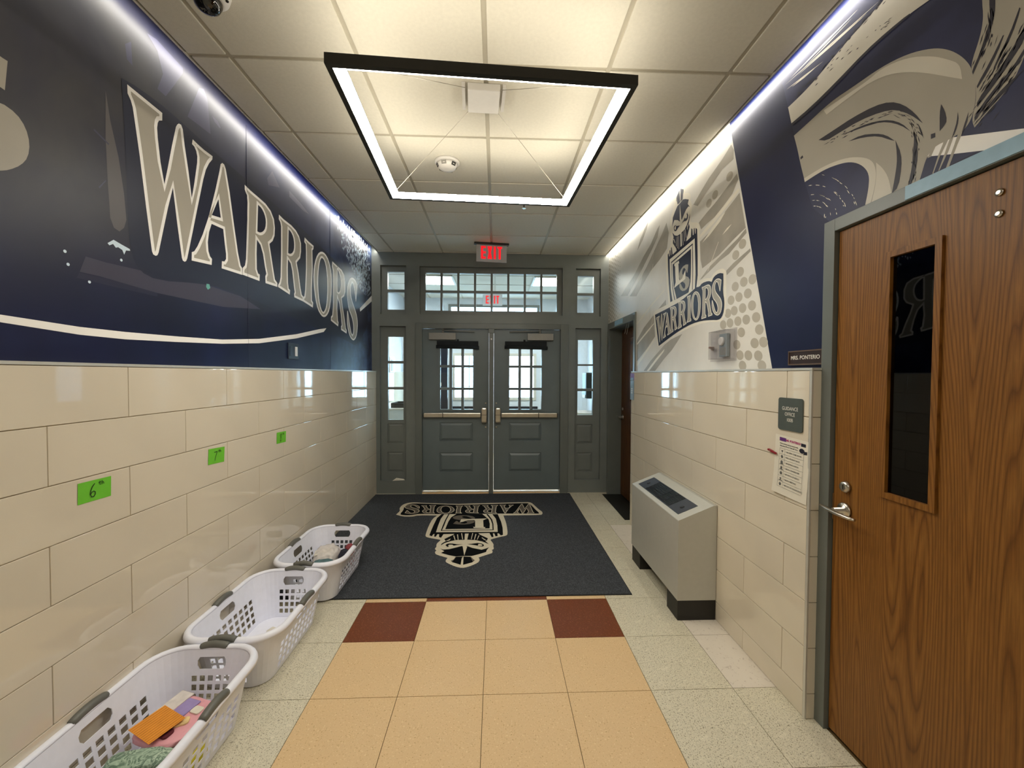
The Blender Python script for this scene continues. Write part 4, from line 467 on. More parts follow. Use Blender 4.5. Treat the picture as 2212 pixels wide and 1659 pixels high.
R_BRUSH = [[(1.4785,2.4799),(1.4729,2.4766),(1.4656,2.4755),(1.4719,2.479)],[(1.5443,2.4979),(1.5318,2.4941),(1.5153,2.4932),(1.5291,2.4972)],[(1.6579,2.52),(1.6506,2.5165),(1.643,2.5179),(1.6509,2.5214)],[(1.4179,2.4411),(1.4114,2.4331),(1.4007,2.4229),(1.408,2.4317)],[(1.4899,2.4861),(1.4815,2.4821),(1.4698,2.4792),(1.4791,2.4834)],[(1.6917,2.5185),(1.6858,2.5151),(1.6803,2.5169),(1.6867,2.5203)],[(1.708,2.5186),(1.7011,2.5156),(1.6935,2.5166),(1.7011,2.5198)],[(1.7274,2.5249),(1.7143,2.5212),(1.6975,2.5208),(1.7119,2.5246)],[(1.3861,2.3986),(1.3807,2.386),(1.369,2.368),(1.3752,2.382)],[(1.4209,2.4587),(1.4166,2.4525),(1.4088,2.4457),(1.4136,2.4524)],[(1.6164,2.5173),(1.6077,2.5138),(1.5973,2.5141),(1.6068,2.5177)],[(1.4054,2.434),(1.4026,2.4293),(1.3968,2.4249),(1.4001,2.43)],[(1.4883,2.4784),(1.4753,2.4726),(1.4575,2.4681),(1.4717,2.4744)],[(1.4646,2.4798),(1.4599,2.4771),(1.4538,2.4761),(1.459,2.4791)],[(1.4655,2.4778),(1.4549,2.4727),(1.4405,2.4693),(1.4522,2.4748)],[(1.4572,2.4775),(1.4516,2.4747),(1.4439,2.4729),(1.4501,2.4759)],[(1.3588,2.366),(1.3561,2.3599),(1.3505,2.351),(1.3536,2.3579)],[(1.3489,2.3469),(1.3431,2.335),(1.3328,2.3179),(1.3394,2.331)],[(1.3523,2.3448),(1.3499,2.3376),(1.3428,2.3279),(1.3456,2.3358)],[(1.7584,2.5241),(1.743,2.5206),(1.7224,2.5192),(1.7392,2.5229)],[(1.5359,2.4938),(1.5284,2.4911),(1.5189,2.4911),(1.5272,2.494)],[(1.3598,2.377),(1.3577,2.3711),(1.3519,2.3628),(1.3544,2.3694)],[(1.6569,2.5086),(1.6428,2.5043),(1.625,2.5043),(1.6404,2.5087)],[(1.4273,2.4525),(1.4225,2.4459),(1.414,2.4384),(1.4194,2.4456)],[(1.3916,2.4127),(1.3853,2.4043),(1.3743,2.3944),(1.3815,2.4036)],[(1.4375,2.4504),(1.4283,2.4396),(1.4137,2.4254),(1.4239,2.4373)],[(1.3797,2.4075),(1.3742,2.3953),(1.3632,2.3778),(1.3694,2.3913)],[(1.3545,2.3477),(1.3534,2.3428),(1.3481,2.3362),(1.3495,2.3417)],[(1.5625,2.5025),(1.5553,2.5),(1.5462,2.4998),(1.5541,2.5024)],[(1.4011,2.4334),(1.392,2.4229),(1.3778,2.4086),(1.3879,2.4202)],[(1.3498,2.3424),(1.343,2.3289),(1.3314,2.3093),(1.339,2.3243)],[(1.5062,2.4832),(1.4954,2.4778),(1.4809,2.4747),(1.4927,2.4805)],[(1.6641,2.4988),(1.6492,2.4945),(1.6301,2.4943),(1.6464,2.4987)],[(1.5555,2.4974),(1.548,2.4944),(1.539,2.4948),(1.5472,2.498)],[(1.4798,2.4766),(1.4649,2.4706),(1.4439,2.4645),(1.4602,2.4711)],[(1.6192,2.5197),(1.6141,2.5176),(1.6079,2.5178),(1.6136,2.52)],[(1.6695,2.5152),(1.6557,2.5114),(1.6378,2.5108),(1.6529,2.5147)],[(1.5392,2.4803),(1.5304,2.4771),(1.5194,2.4772),(1.5291,2.4806)],[(1.4202,2.4473),(1.4093,2.4339),(1.3916,2.417),(1.4036,2.4316)],[(1.7247,2.5128),(1.7145,2.5099),(1.7015,2.5097),(1.7127,2.5128)],[(1.4823,2.4762),(1.4744,2.4722),(1.4639,2.47),(1.4726,2.4742)],[(1.6226,2.4988),(1.6156,2.4963),(1.6071,2.4968),(1.6148,2.4994)],[(1.3825,2.3991),(1.3761,2.3851),(1.3635,2.365),(1.3707,2.3805)],[(1.3622,2.3666),(1.3607,2.3623),(1.3564,2.3563),(1.3582,2.3611)],[(1.4439,2.4586),(1.4373,2.4508),(1.4267,2.4406),(1.4341,2.4492)],[(1.5844,2.5019),(1.5706,2.4972),(1.5532,2.4968),(1.5683,2.5016)],[(1.5511,2.9054),(1.5471,2.9045),(1.5431,2.9064),(1.5475,2.9073)],[(1.6808,2.8742),(1.6708,2.8748),(1.6588,2.8797),(1.6698,2.8789)],[(1.7303,2.8792),(1.7254,2.8778),(1.7221,2.8812),(1.7274,2.8825)],[(1.7277,2.8773),(1.7212,2.8759),(1.7161,2.8801),(1.7232,2.8814)],[(1.7508,2.8691),(1.7441,2.8683),(1.7378,2.8722),(1.7451,2.8728)],[(1.6446,2.8802),(1.6362,2.879),(1.6276,2.8828),(1.6367,2.8839)],[(1.7603,2.8597),(1.7501,2.8604),(1.7379,2.8653),(1.749,2.8643)],[(1.6805,2.8858),(1.6741,2.8841),(1.6693,2.8885),(1.6762,2.89)],[(1.8808,2.8616),(1.8638,2.8601),(1.8413,2.8615),(1.8599,2.8631)],[(1.7272,2.8573),(1.72,2.8575),(1.7118,2.8612),(1.7197,2.8608)],[(1.515,2.9075),(1.5036,2.9066),(1.49,2.9104),(1.5024,2.9113)],[(1.818,2.8442),(1.808,2.842),(1.797,2.8443),(1.8079,2.8465)],[(1.8997,2.8646),(1.888,2.8626),(1.8739,2.8644),(1.8867,2.8664)],[(1.8501,2.8616),(1.8324,2.8601),(1.8088,2.8614),(1.8281,2.8629)],[(1.6893,2.8681),(1.6818,2.8662),(1.6763,2.8713),(1.6843,2.873)],[(1.8076,2.8562),(1.8027,2.8549),(1.7975,2.8562),(1.8029,2.8575)],[(1.6234,2.8937),(1.6134,2.893),(1.6016,2.8968),(1.6125,2.8973)],[(1.7285,2.871),(1.7176,2.8708),(1.7057,2.8765),(1.7177,2.8765)],[(1.9248,2.8562),(1.9163,2.853),(1.9093,2.8562),(1.9185,2.8594)],[(1.624,2.8901),(1.6127,2.8901),(1.5983,2.8938),(1.6107,2.8936)],[(1.8594,2.8592),(1.8542,2.8577),(1.8489,2.8592),(1.8546,2.8606)],[(1.6212,2.8976),(1.6124,2.8969),(1.6023,2.9003),(1.6119,2.9009)],[(1.5705,2.8958),(1.5611,2.8938),(1.5519,2.8985),(1.5621,2.9004)],[(1.5548,2.8967),(1.5456,2.8952),(1.5356,2.899),(1.5457,2.9004)],[(1.8774,2.8568),(1.8554,2.8538),(1.8281,2.8567),(1.852,2.8597)],[(1.5037,2.9089),(1.4987,2.9079),(1.4935,2.91),(1.4989,2.9109)],[(1.5879,2.8986),(1.5774,2.8982),(1.5646,2.9019),(1.5761,2.9021)],[(1.7806,2.8664),(1.7641,2.8668),(1.7455,2.8748),(1.7633,2.8741)],[(1.6138,2.8905),(1.599,2.8907),(1.5801,2.8954),(1.5962,2.8951)],[(1.9387,2.8461),(1.9152,2.8428),(1.8868,2.8464),(1.9122,2.8497)],[(1.7798,2.8575),(1.7702,2.8577),(1.7594,2.8625),(1.7699,2.8621)],[(1.4977,2.8933),(1.4898,2.8921),(1.4811,2.8954),(1.4897,2.8965)],[(1.5839,2.8954),(1.5792,2.8927),(1.577,2.8964),(1.5821,2.8991)],[(1.5172,2.9046),(1.5133,2.9034),(1.5098,2.9054),(1.5141,2.9066)],[(1.638,2.8949),(1.6338,2.8933),(1.6308,2.8959),(1.6353,2.8974)],[(1.5268,2.8975),(1.5175,2.8955),(1.5081,2.8998),(1.5182,2.9017)],[(1.5299,2.9013),(1.5215,2.9),(1.5122,2.9035),(1.5214,2.9046)],[(1.9173,2.8508),(1.91,2.8491),(1.9021,2.8509),(1.9101,2.8525)],[(1.5175,2.905),(1.5104,2.9033),(1.5033,2.9067),(1.5111,2.9084)],[(1.5194,2.9172),(1.508,2.9157),(1.495,2.9199),(1.5074,2.9214)],[(1.5782,2.8867),(1.5666,2.8862),(1.5527,2.8905),(1.5653,2.8908)],[(1.5839,2.8985),(1.5735,2.8974),(1.5618,2.9017),(1.5732,2.9027)],[(1.5554,2.9019),(1.5421,2.901),(1.526,2.9054),(1.5405,2.9062)],[(1.7334,2.8678),(1.7197,2.8691),(1.7026,2.8753),(1.7176,2.8737)],[(1.5834,2.9041),(1.5722,2.9033),(1.559,2.9075),(1.5712,2.9081)],[(1.8305,2.8501),(1.8183,2.848),(1.8038,2.8502),(1.8172,2.8523)],[(1.6608,2.8879),(1.6493,2.8861),(1.6375,2.8912),(1.65,2.8929)],[(1.52,2.9025),(1.5077,2.9008),(1.494,2.9056),(1.5073,2.9072)],[(1.5253,2.9086),(1.5136,2.9072),(1.5001,2.9116),(1.5129,2.9129)],[(1.8447,2.8468),(1.8287,2.8449),(1.8083,2.8469),(1.8258,2.8488)],[(1.7036,2.8896),(1.6934,2.8889),(1.683,2.8945),(1.6941,2.895)],[(1.661,2.8888),(1.6568,2.8875),(1.6535,2.8899),(1.658,2.8911)],[(1.6622,2.8809),(1.6512,2.8806),(1.638,2.8845),(1.65,2.8847)],[(1.8526,2.8641),(1.8469,2.8624),(1.841,2.864),(1.8473,2.8657)],[(1.783,2.8565),(1.7706,2.8575),(1.7555,2.8632),(1.769,2.8619)],[(1.8339,2.8552),(1.8206,2.8534),(1.8038,2.8552),(1.8184,2.8569)],[(1.8748,2.8553),(1.8627,2.8536),(1.8478,2.8553),(1.861,2.857)],[(1.6063,2.8897),(1.5942,2.8888),(1.5802,2.8935),(1.5934,2.8942)],[(1.672,2.8807),(1.6585,2.8794),(1.6435,2.8849),(1.6582,2.8861)],[(1.5697,2.9035),(1.5586,2.9034),(1.5442,2.9065),(1.5563,2.9064)],[(1.4891,2.802),(1.4808,2.7984),(1.4708,2.7981),(1.4799,2.8018)],[(1.7392,2.8256),(1.7274,2.8233),(1.7134,2.8254),(1.7263,2.8276)],[(1.6327,2.8462),(1.6275,2.8449),(1.6216,2.846),(1.6273,2.8473)],[(1.4825,2.8066),(1.473,2.803),(1.4607,2.8018),(1.4712,2.8056)],[(1.6545,2.8421),(1.6455,2.8404),(1.6345,2.8417),(1.6443,2.8434)],[(1.8203,2.8401),(1.809,2.8382),(1.7951,2.8398),(1.8075,2.8417)],[(1.503,2.8061),(1.4979,2.8033),(1.4926,2.8039),(1.4982,2.8068)],[(1.7523,2.8452),(1.7441,2.8431),(1.7351,2.8449),(1.7441,2.847)],[(1.5261,2.822),(1.5215,2.8192),(1.5169,2.8199),(1.5219,2.8228)],[(1.7049,2.8489),(1.6961,2.8466),(1.6863,2.8485),(1.6959,2.8508)],[(1.4758,2.8179),(1.4672,2.8148),(1.4558,2.8134),(1.4653,2.8166)],[(1.6051,2.8136),(1.5988,2.8113),(1.5926,2.8136),(1.5995,2.8158)],[(1.8566,2.8517),(1.8442,2.8493),(1.8294,2.8512),(1.843,2.8536)],[(1.4991,2.8075),(1.4905,2.8046),(1.4794,2.8033),(1.4888,2.8065)],[(1.5629,2.824),(1.5571,2.8227),(1.5501,2.8239),(1.5565,2.8251)],[(1.8173,2.8183),(1.8068,2.8157),(1.7955,2.8182),(1.8069,2.8208)],[(1.6791,2.8295),(1.6704,2.8272),(1.6609,2.8293),(1.6704,2.8316)],[(1.6476,2.8248),(1.6356,2.8224),(1.6214,2.8246),(1.6345,2.8271)],[(1.7316,2.8444),(1.7258,2.8422),(1.7204,2.8442),(1.7267,2.8464)],[(1.4911,2.8176),(1.4807,2.8138),(1.4673,2.8123),(1.4787,2.8164)],[(1.4759,2.8112),(1.4697,2.8084),(1.4623,2.8082),(1.4692,2.8112)],[(1.5072,2.8227),(1.5033,2.8205),(1.4993,2.821),(1.5035,2.8233)],[(1.1549,2.5503),(1.1552,2.5433),(1.1533,2.531),(1.153,2.539)],[(1.17,2.4749),(1.1749,2.47),(1.1789,2.4582),(1.1735,2.464)],[(1.1543,2.5116),(1.1588,2.5041),(1.1619,2.4884),(1.157,2.4972)],[(1.1696,2.4887),(1.1758,2.48),(1.1829,2.4638),(1.176,2.474)],[(1.152,2.568),(1.1513,2.5511),(1.1484,2.5243),(1.1493,2.5434)],[(1.1621,2.5453),(1.1666,2.5368),(1.1705,2.5204),(1.1656,2.5303)],[(1.1499,2.5062),(1.1525,2.5042),(1.1529,2.4969),(1.1501,2.4994)],[(1.1619,2.5792),(1.162,2.5628),(1.1583,2.5352),(1.1584,2.5538)],[(1.1908,2.4628),(1.1953,2.4584),(1.1989,2.4477),(1.1939,2.4529)],[(1.157,2.5887),(1.1572,2.5768),(1.1543,2.5564),(1.1543,2.57)],[(1.1529,2.5817),(1.1539,2.5774),(1.1518,2.5681),(1.1508,2.5731)],[(1.1499,2.4834),(1.1531,2.4798),(1.1542,2.4702),(1.1508,2.4744)],[(1.1353,2.4917),(1.1397,2.481),(1.1446,2.4626),(1.1397,2.4749)],[(1.1567,2.5486),(1.1568,2.5325),(1.1531,2.5054),(1.1531,2.5236)],[(1.1712,2.5239),(1.1764,2.5141),(1.1808,2.4953),(1.1751,2.5066)],[(1.1518,2.502),(1.1572,2.4925),(1.1613,2.4733),(1.1554,2.4844)],[(1.1616,2.5291),(1.1646,2.5247),(1.1664,2.5148),(1.1632,2.5199)],[(1.1584,2.5585),(1.1594,2.5525),(1.1568,2.5404),(1.1559,2.5473)],[(1.1634,2.477),(1.1694,2.4686),(1.1762,2.4527),(1.1695,2.4625)],[(1.1677,2.4736),(1.1724,2.4694),(1.1758,2.4584),(1.1707,2.4634)],[(1.1626,2.4387),(1.1681,2.4318),(1.1735,2.4177),(1.1674,2.4258)],[(1.1505,2.5715),(1.1507,2.5629),(1.1486,2.5481),(1.1484,2.5579)],[(1.1626,2.4758),(1.1683,2.4688),(1.174,2.4541),(1.1677,2.4624)],[(1.1497,2.575),(1.1501,2.5628),(1.147,2.5416),(1.1468,2.5555)],[(1.148,2.5036),(1.1508,2.5014),(1.1513,2.4936),(1.1483,2.4964)],[(1.1577,2.5198),(1.1624,2.51),(1.1669,2.4921),(1.1617,2.5034)],[(1.1787,2.3597),(1.1725,2.3629),(1.1669,2.3728),(1.1736,2.3691)],[(1.1227,2.4123),(1.1172,2.4177),(1.1109,2.4285),(1.1169,2.4223)],[(1.1332,2.4197),(1.1282,2.4245),(1.1225,2.4342),(1.128,2.4287)],[(1.1119,2.4219),(1.1073,2.4254),(1.1029,2.4344),(1.1079,2.4302)],[(1.0884,2.4122),(1.0851,2.4146),(1.0821,2.4211),(1.0858,2.4184)],[(1.1165,2.4048),(1.1085,2.4141),(1.0982,2.4302),(1.107,2.4198)],[(1.1615,2.3622),(1.1553,2.3668),(1.1484,2.377),(1.1552,2.3717)],[(1.1554,2.3624),(1.1486,2.3676),(1.141,2.3788),(1.1484,2.3729)],[(1.1336,2.4047),(1.1251,2.4127),(1.1157,2.4291),(1.125,2.4201)],[(1.1259,2.4353),(1.118,2.4426),(1.1092,2.4579),(1.1179,2.4496)],[(1.14,2.3863),(1.1334,2.3908),(1.1264,2.4017),(1.1336,2.3965)],[(1.134,2.3332),(1.1279,2.3367),(1.1223,2.347),(1.1289,2.3428)],[(1.1635,2.3841),(1.1581,2.3877),(1.1524,2.3964),(1.1583,2.3922)],[(1.088,2.4434),(1.0803,2.4504),(1.0721,2.4656),(1.0804,2.4576)],[(1.1643,2.3562),(1.1598,2.3591),(1.1552,2.3665),(1.1602,2.3632)],[(1.16,2.3749),(1.1522,2.3808),(1.1433,2.3935),(1.1518,2.3868)],[(1.1362,2.3924),(1.1276,2.4023),(1.1166,2.4192),(1.126,2.4082)],[(1.091,2.4531),(1.0866,2.4559),(1.0828,2.4644),(1.0876,2.461)],[(1.1273,2.4168),(1.1201,2.4246),(1.1112,2.4387),(1.1191,2.4299)],[(1.083,2.4481),(1.0764,2.4534),(1.0699,2.4663),(1.0771,2.4602)],[(1.1128,2.3603),(1.1056,2.367),(1.0981,2.3814),(1.1059,2.3738)],[(1.1349,2.4004),(1.1297,2.4043),(1.1249,2.4141),(1.1305,2.4096)],[(1.0932,2.4379),(1.0872,2.4432),(1.0809,2.4549),(1.0874,2.4489)],[(1.1175,2.4164),(1.1139,2.4191),(1.1105,2.426),(1.1144,2.4228)],[(1.173,2.37),(1.1664,2.374),(1.1598,2.3846),(1.167,2.3799)],[(1.1162,2.3826),(1.1105,2.3878),(1.1045,2.3991),(1.1108,2.3933)],[(1.1346,2.3973),(1.1271,2.4044),(1.1187,2.419),(1.1269,2.4109)],[(1.1284,2.3874),(1.1201,2.3956),(1.1107,2.412),(1.1198,2.4027)],[(1.1446,2.375),(1.1396,2.3769),(1.1358,2.385),(1.1412,2.3827)],[(1.1564,2.3933),(1.1517,2.3968),(1.1463,2.4044),(1.1515,2.4004)],[(1.1557,2.3811),(1.1468,2.388),(1.1366,2.4024),(1.1462,2.3945)],[(1.1652,2.3501),(1.1548,2.3584),(1.1429,2.3755),(1.1542,2.3662)],[(1.0894,2.4595),(1.0835,2.4641),(1.0778,2.4754),(1.0842,2.4701)],[(1.0957,2.434),(1.0907,2.4375),(1.0862,2.4472),(1.0917,2.4431)],[(1.1741,2.3522),(1.1661,2.3576),(1.1579,2.3705),(1.1665,2.3644)],[(1.1268,2.4287),(1.1181,2.4376),(1.1077,2.4545),(1.1172,2.4445)],[(1.1248,2.4123),(1.1202,2.4153),(1.1163,2.4239),(1.1213,2.4204)],[(1.1592,2.3784),(1.1529,2.3824),(1.1465,2.3927),(1.1534,2.3881)],[(1.101,2.4171),(1.096,2.4203),(1.0919,2.4298),(1.0972,2.426)],[(1.1368,2.3956),(1.1325,2.3978),(1.1286,2.4048),(1.1332,2.4021)],[(1.1323,2.3768),(1.1271,2.3812),(1.1209,2.3899),(1.1266,2.3849)],[(1.135,2.377),(1.1269,2.3842),(1.1169,2.3976),(1.1257,2.3896)],[(1.1268,2.4081),(1.1184,2.4157),(1.1095,2.4319),(1.1186,2.4233)],[(1.1319,2.4271),(1.1256,2.4315),(1.1198,2.4434),(1.1267,2.4382)],[(1.1284,2.399),(1.1235,2.4031),(1.1185,2.4127),(1.1239,2.4079)],[(1.1337,2.4163),(1.1287,2.4212),(1.1229,2.4309),(1.1284,2.4253)],[(1.1126,2.3302),(1.1039,2.3355),(1.0942,2.3484),(1.1037,2.3424)],[(1.1303,2.3439),(1.1233,2.3481),(1.1154,2.3581),(1.123,2.3533)],[(1.1827,2.3212),(1.1759,2.3242),(1.1688,2.3332),(1.1763,2.3297)],[(1.1198,2.3072),(1.1129,2.3112),(1.1055,2.3215),(1.113,2.3169)],[(1.1561,2.2808),(1.1482,2.2859),(1.1388,2.2967),(1.1473,2.2909)],[(1.1612,2.2752),(1.1541,2.2797),(1.1456,2.2895),(1.1534,2.2843)],[(1.1142,2.3415),(1.1098,2.3436),(1.1054,2.35),(1.1102,2.3475)],[(1.1589,2.2892),(1.1541,2.2917),(1.1488,2.2984),(1.1542,2.2955)],[(1.0971,2.3487),(1.0935,2.3506),(1.0896,2.3561),(1.0936,2.3538)],[(1.1481,2.2807),(1.1408,2.2846),(1.1328,2.2948),(1.1408,2.2902)],[(1.1919,2.2752),(1.1815,2.2822),(1.1686,2.296),(1.1799,2.2881)],[(1.1661,2.2876),(1.1578,2.2927),(1.148,2.304),(1.1571,2.2982)],[(1.1091,2.3372),(1.1037,2.3391),(1.0989,2.3473),(1.1048,2.3449)],[(1.1137,2.3477),(1.1073,2.3525),(1.0991,2.3619),(1.1062,2.3564)],[(1.1635,2.2985),(1.1525,2.3058),(1.1388,2.3206),(1.1509,2.3124)],[(1.1771,2.2549),(1.1719,2.2567),(1.1672,2.264),(1.1728,2.2617)],[(1.1542,2.2784),(1.1458,2.2826),(1.137,2.2942),(1.146,2.2892)],[(1.1855,2.2946),(1.1761,2.2998),(1.1654,2.3122),(1.1757,2.3063)],[(1.1435,2.2974),(1.135,2.3034),(1.1248,2.3159),(1.134,2.3091)],[(1.1782,2.2648),(1.171,2.2691),(1.1626,2.279),(1.1705,2.274)],[(1.0906,2.369),(1.0844,2.372),(1.078,2.3813),(1.0848,2.3777)],[(1.189,2.2667),(1.1819,2.2706),(1.1741,2.2801),(1.1818,2.2757)],[(1.1508,2.3197),(1.1417,2.3262),(1.1306,2.3392),(1.1405,2.3319)],[(1.1736,2.2934),(1.1637,2.2998),(1.1516,2.3131),(1.1624,2.3059)],[(1.0804,2.3418),(1.0728,2.3471),(1.0637,2.3586),(1.072,2.3525)],[(1.11,2.3613),(1.1021,2.3661),(1.0932,2.3776),(1.1018,2.3722)],[(1.1032,2.3597),(1.0967,2.3639),(1.0891,2.3733),(1.0962,2.3685)],[(1.1561,2.3116),(1.1492,2.3168),(1.1405,2.3267),(1.148,2.3208)],[(1.1229,2.3382),(1.114,2.3441),(1.1036,2.3569),(1.1133,2.3502)],[(1.1356,2.3616),(1.1272,2.366),(1.1182,2.378),(1.1274,2.3729)],[(1.169,2.3028),(1.1592,2.3099),(1.1464,2.3229),(1.1571,2.315)],[(1.1393,2.322),(1.1299,2.3283),(1.1188,2.3419),(1.129,2.3348)],[(1.132,2.3484),(1.124,2.3526),(1.1155,2.3641),(1.1242,2.3592)],[(1.1439,2.2507),(1.1344,2.2579),(1.1223,2.2713),(1.1327,2.2633)],[(1.2051,2.2979),(1.1983,2.3017),(1.1905,2.3106),(1.1979,2.3062)],[(1.176,2.2918),(1.1667,2.2967),(1.1564,2.3092),(1.1665,2.3036)],[(1.1696,2.2917),(1.1649,2.2937),(1.1602,2.3),(1.1653,2.2976)],[(1.1694,2.2879),(1.1599,2.2944),(1.148,2.3073),(1.1584,2.3)],[(1.1895,2.2947),(1.1814,2.2994),(1.172,2.3101),(1.1808,2.3048)],[(1.1932,2.314),(1.1864,2.3185),(1.1778,2.3273),(1.1853,2.3223)],[(1.3707,2.3555),(1.3695,2.3439),(1.3634,2.3251),(1.365,2.3382)],[(1.3704,2.3821),(1.3711,2.3783),(1.3678,2.3712),(1.3672,2.3755)],[(1.3677,2.195),(1.3702,2.1904),(1.3711,2.1815),(1.3684,2.1868)],[(1.3604,2.2062),(1.3639,2.1986),(1.3657,2.1847),(1.3619,2.1933)],[(1.3631,2.2585),(1.3653,2.251),(1.3647,2.2373),(1.3624,2.2458)],[(1.3686,2.3048),(1.3705,2.2947),(1.3706,2.2777),(1.3687,2.2893)],[(1.3593,2.3245),(1.3599,2.3203),(1.3565,2.3129),(1.3561,2.3176)],[(1.36,2.344),(1.3602,2.338),(1.356,2.3275),(1.3561,2.3344)],[(1.3779,2.3904),(1.3766,2.379),(1.3707,2.3605),(1.3724,2.3734)],[(1.3587,2.2412),(1.3606,2.2368),(1.3597,2.2279),(1.3578,2.233)],[(1.3671,2.3532),(1.3673,2.3474),(1.3633,2.3373),(1.3634,2.3439)],[(1.3591,2.326),(1.3575,2.314),(1.3517,2.2951),(1.3536,2.3085)],[(1.3576,2.2067),(1.36,2.204),(1.36,2.1973),(1.3574,2.2005)],[(1.3653,2.3651),(1.3646,2.3584),(1.3611,2.3474),(1.362,2.355)],[(1.3484,2.2877),(1.3505,2.2851),(1.3491,2.2782),(1.3469,2.2813)],[(1.3584,2.2396),(1.3599,2.2347),(1.3594,2.2255),(1.3578,2.2312)],[(1.3552,2.2149),(1.3576,2.2112),(1.3581,2.2034),(1.3555,2.2077)],[(1.3554,2.1964),(1.3585,2.1894),(1.3603,2.1769),(1.3569,2.1848)],[(1.3678,2.3568),(1.3673,2.3482),(1.3623,2.3339),(1.363,2.3436)],[(1.3586,2.3488),(1.3587,2.345),(1.3561,2.3384),(1.3562,2.3428)],[(1.3774,2.195),(1.3807,2.1906),(1.3811,2.1807),(1.3776,2.1859)],[(1.3529,2.3303),(1.3517,2.3191),(1.346,2.3013),(1.3475,2.3138)],[(1.3768,2.3616),(1.3762,2.3548),(1.3725,2.3437),(1.3734,2.3514)],[(1.3708,2.2548),(1.3729,2.2525),(1.3714,2.2463),(1.3693,2.249)],[(1.3558,2.2118),(1.3581,2.2099),(1.3577,2.2041),(1.3554,2.2065)],[(1.3615,2.2095),(1.3651,2.2028),(1.3665,2.1895),(1.3625,2.1973)],[(1.3573,2.2931),(1.3593,2.2863),(1.3587,2.2738),(1.3566,2.2816)],[(1.3604,2.2787),(1.3624,2.2717),(1.3619,2.2591),(1.3598,2.2671)],[(1.3605,2.2845),(1.3624,2.2779),(1.3619,2.2658),(1.36,2.2734)],[(1.3747,2.3465),(1.3749,2.3419),(1.3716,2.3339),(1.3716,2.3391)]]
R_WSTREAK = [[(2.0143,2.9569),(1.7218,2.9317),(1.5059,2.9189),(1.7261,2.9387)],[(1.9744,2.964),(1.7635,2.9607),(1.5991,2.9685),(1.771,2.9723)],[(1.9258,2.943),(1.7205,2.9237),(1.5597,2.9176),(1.727,2.9343)],[(2.0033,2.928),(1.8772,2.9064),(1.7691,2.8931),(1.8809,2.9126)],[(1.8892,2.9501),(1.7453,2.9506),(1.6251,2.957),(1.7494,2.9569)],[(1.8381,3.0032),(1.7302,2.9987),(1.64,3.0042),(1.7367,3.0089)],[(1.9632,2.9145),(1.8849,2.9012),(1.8182,2.8979),(1.8909,2.9106)]]
R_STREAK = [[(2.8335,2.1851),(2.7147,2.24),(2.645,2.2582),(2.5034,2.2954),(2.3872,2.3258),(2.3103,2.3576),(2.3032,2.3298),(2.3644,2.3053),(2.4781,2.2604),(2.5779,2.247),(2.7138,2.2099),(2.8024,2.1857)],[(2.8418,2.4522),(2.6657,2.4833),(2.5481,2.5324),(2.4633,2.5601),(2.3785,2.5902),(2.3125,2.3616),(2.433,2.3342),(2.5922,2.2866),(2.8046,2.2556),(2.83,2.3243)],[(2.9489,2.7523),(2.8219,2.8079),(2.7334,2.8428),(2.5716,2.8851),(2.4743,2.922),(2.4435,2.8717),(2.4477,2.8208),(2.5696,2.8211),(2.6751,2.786),(2.7748,2.7566),(2.882,2.717)],[(2.862,2.5917),(2.7557,2.6205),(2.6568,2.6399),(2.5274,2.6763),(2.4102,2.7159),(2.3955,2.6762),(2.4532,2.6163),(2.5496,2.5818),(2.6541,2.5517),(2.7534,2.5443),(2.8287,2.5331)],[(4.1288,2.7756),(4.045,2.8607),(3.9253,2.9284),(3.8256,2.966),(3.8747,2.9),(3.9971,2.8233)],[(4.6654,2.416),(4.4288,2.4911),(4.2148,2.5485),(3.961,2.6605),(3.7622,2.7273),(3.6082,2.8163),(3.5591,2.8281),(3.6056,2.7368),(3.7597,2.6548),(3.9577,2.5623),(4.1781,2.4711),(4.4247,2.3753)],[(4.3497,2.3562),(4.0785,2.4488),(3.8682,2.5391),(3.6792,2.6409),(3.5079,2.7331),(3.4174,2.7955),(3.3697,2.6953),(3.399,2.5755),(3.5491,2.5243),(3.7538,2.4787),(4.0437,2.3635),(4.1392,2.3163)],[(2.5056,2.165),(2.4287,2.1925),(2.3399,2.2137),(2.2673,2.2302),(2.2618,2.2129),(2.3391,2.1877),(2.4163,2.1626),(2.4986,2.1357)],[(3.9081,1.5533),(3.7241,1.6484),(3.556,1.7164),(3.4236,1.7714),(3.3,1.8052),(3.0941,1.8319),(3.1648,1.7856),(3.2773,1.7184),(3.4198,1.6559),(3.6216,1.551)],[(4.1101,1.8632),(3.9223,1.9692),(3.6631,2.0629),(3.4103,2.1492),(3.3898,2.0406),(3.6148,2.0652),(3.6608,1.9965),(3.632,1.8615),(3.8327,1.7611),(4.1027,1.6505)]]
R_WLINE = [[(2.8102,2.4343),(2.7213,2.4507),(2.5855,2.4974),(2.5231,2.5365),(2.5864,2.526),(2.6938,2.4858)],[(2.5568,2.4027),(2.4949,2.416),(2.4536,2.4352),(2.5075,2.4273)],[(2.8426,2.4758),(2.6666,2.5128),(2.5238,2.5575),(2.3789,2.6034),(2.3905,2.6216),(2.5371,2.5836),(2.6954,2.538),(2.8433,2.4994)],[(4.1156,2.0228),(3.7407,2.1416),(3.4388,2.234),(3.4434,2.242),(3.7669,2.1556),(4.1222,2.0342)],[(4.0932,1.8195),(3.8113,1.9174),(3.6602,1.9775),(3.6702,1.9825),(3.8384,1.9301),(4.109,1.8312)],[(4.1171,1.619),(3.8592,1.7428),(3.6554,1.8353),(3.6429,1.8248),(3.8317,1.7313),(4.0855,1.5971)],[(3.8256,1.5527),(3.6013,1.6629),(3.4224,1.7358),(3.4432,1.7103),(3.6004,1.6349),(3.7724,1.5503)]]
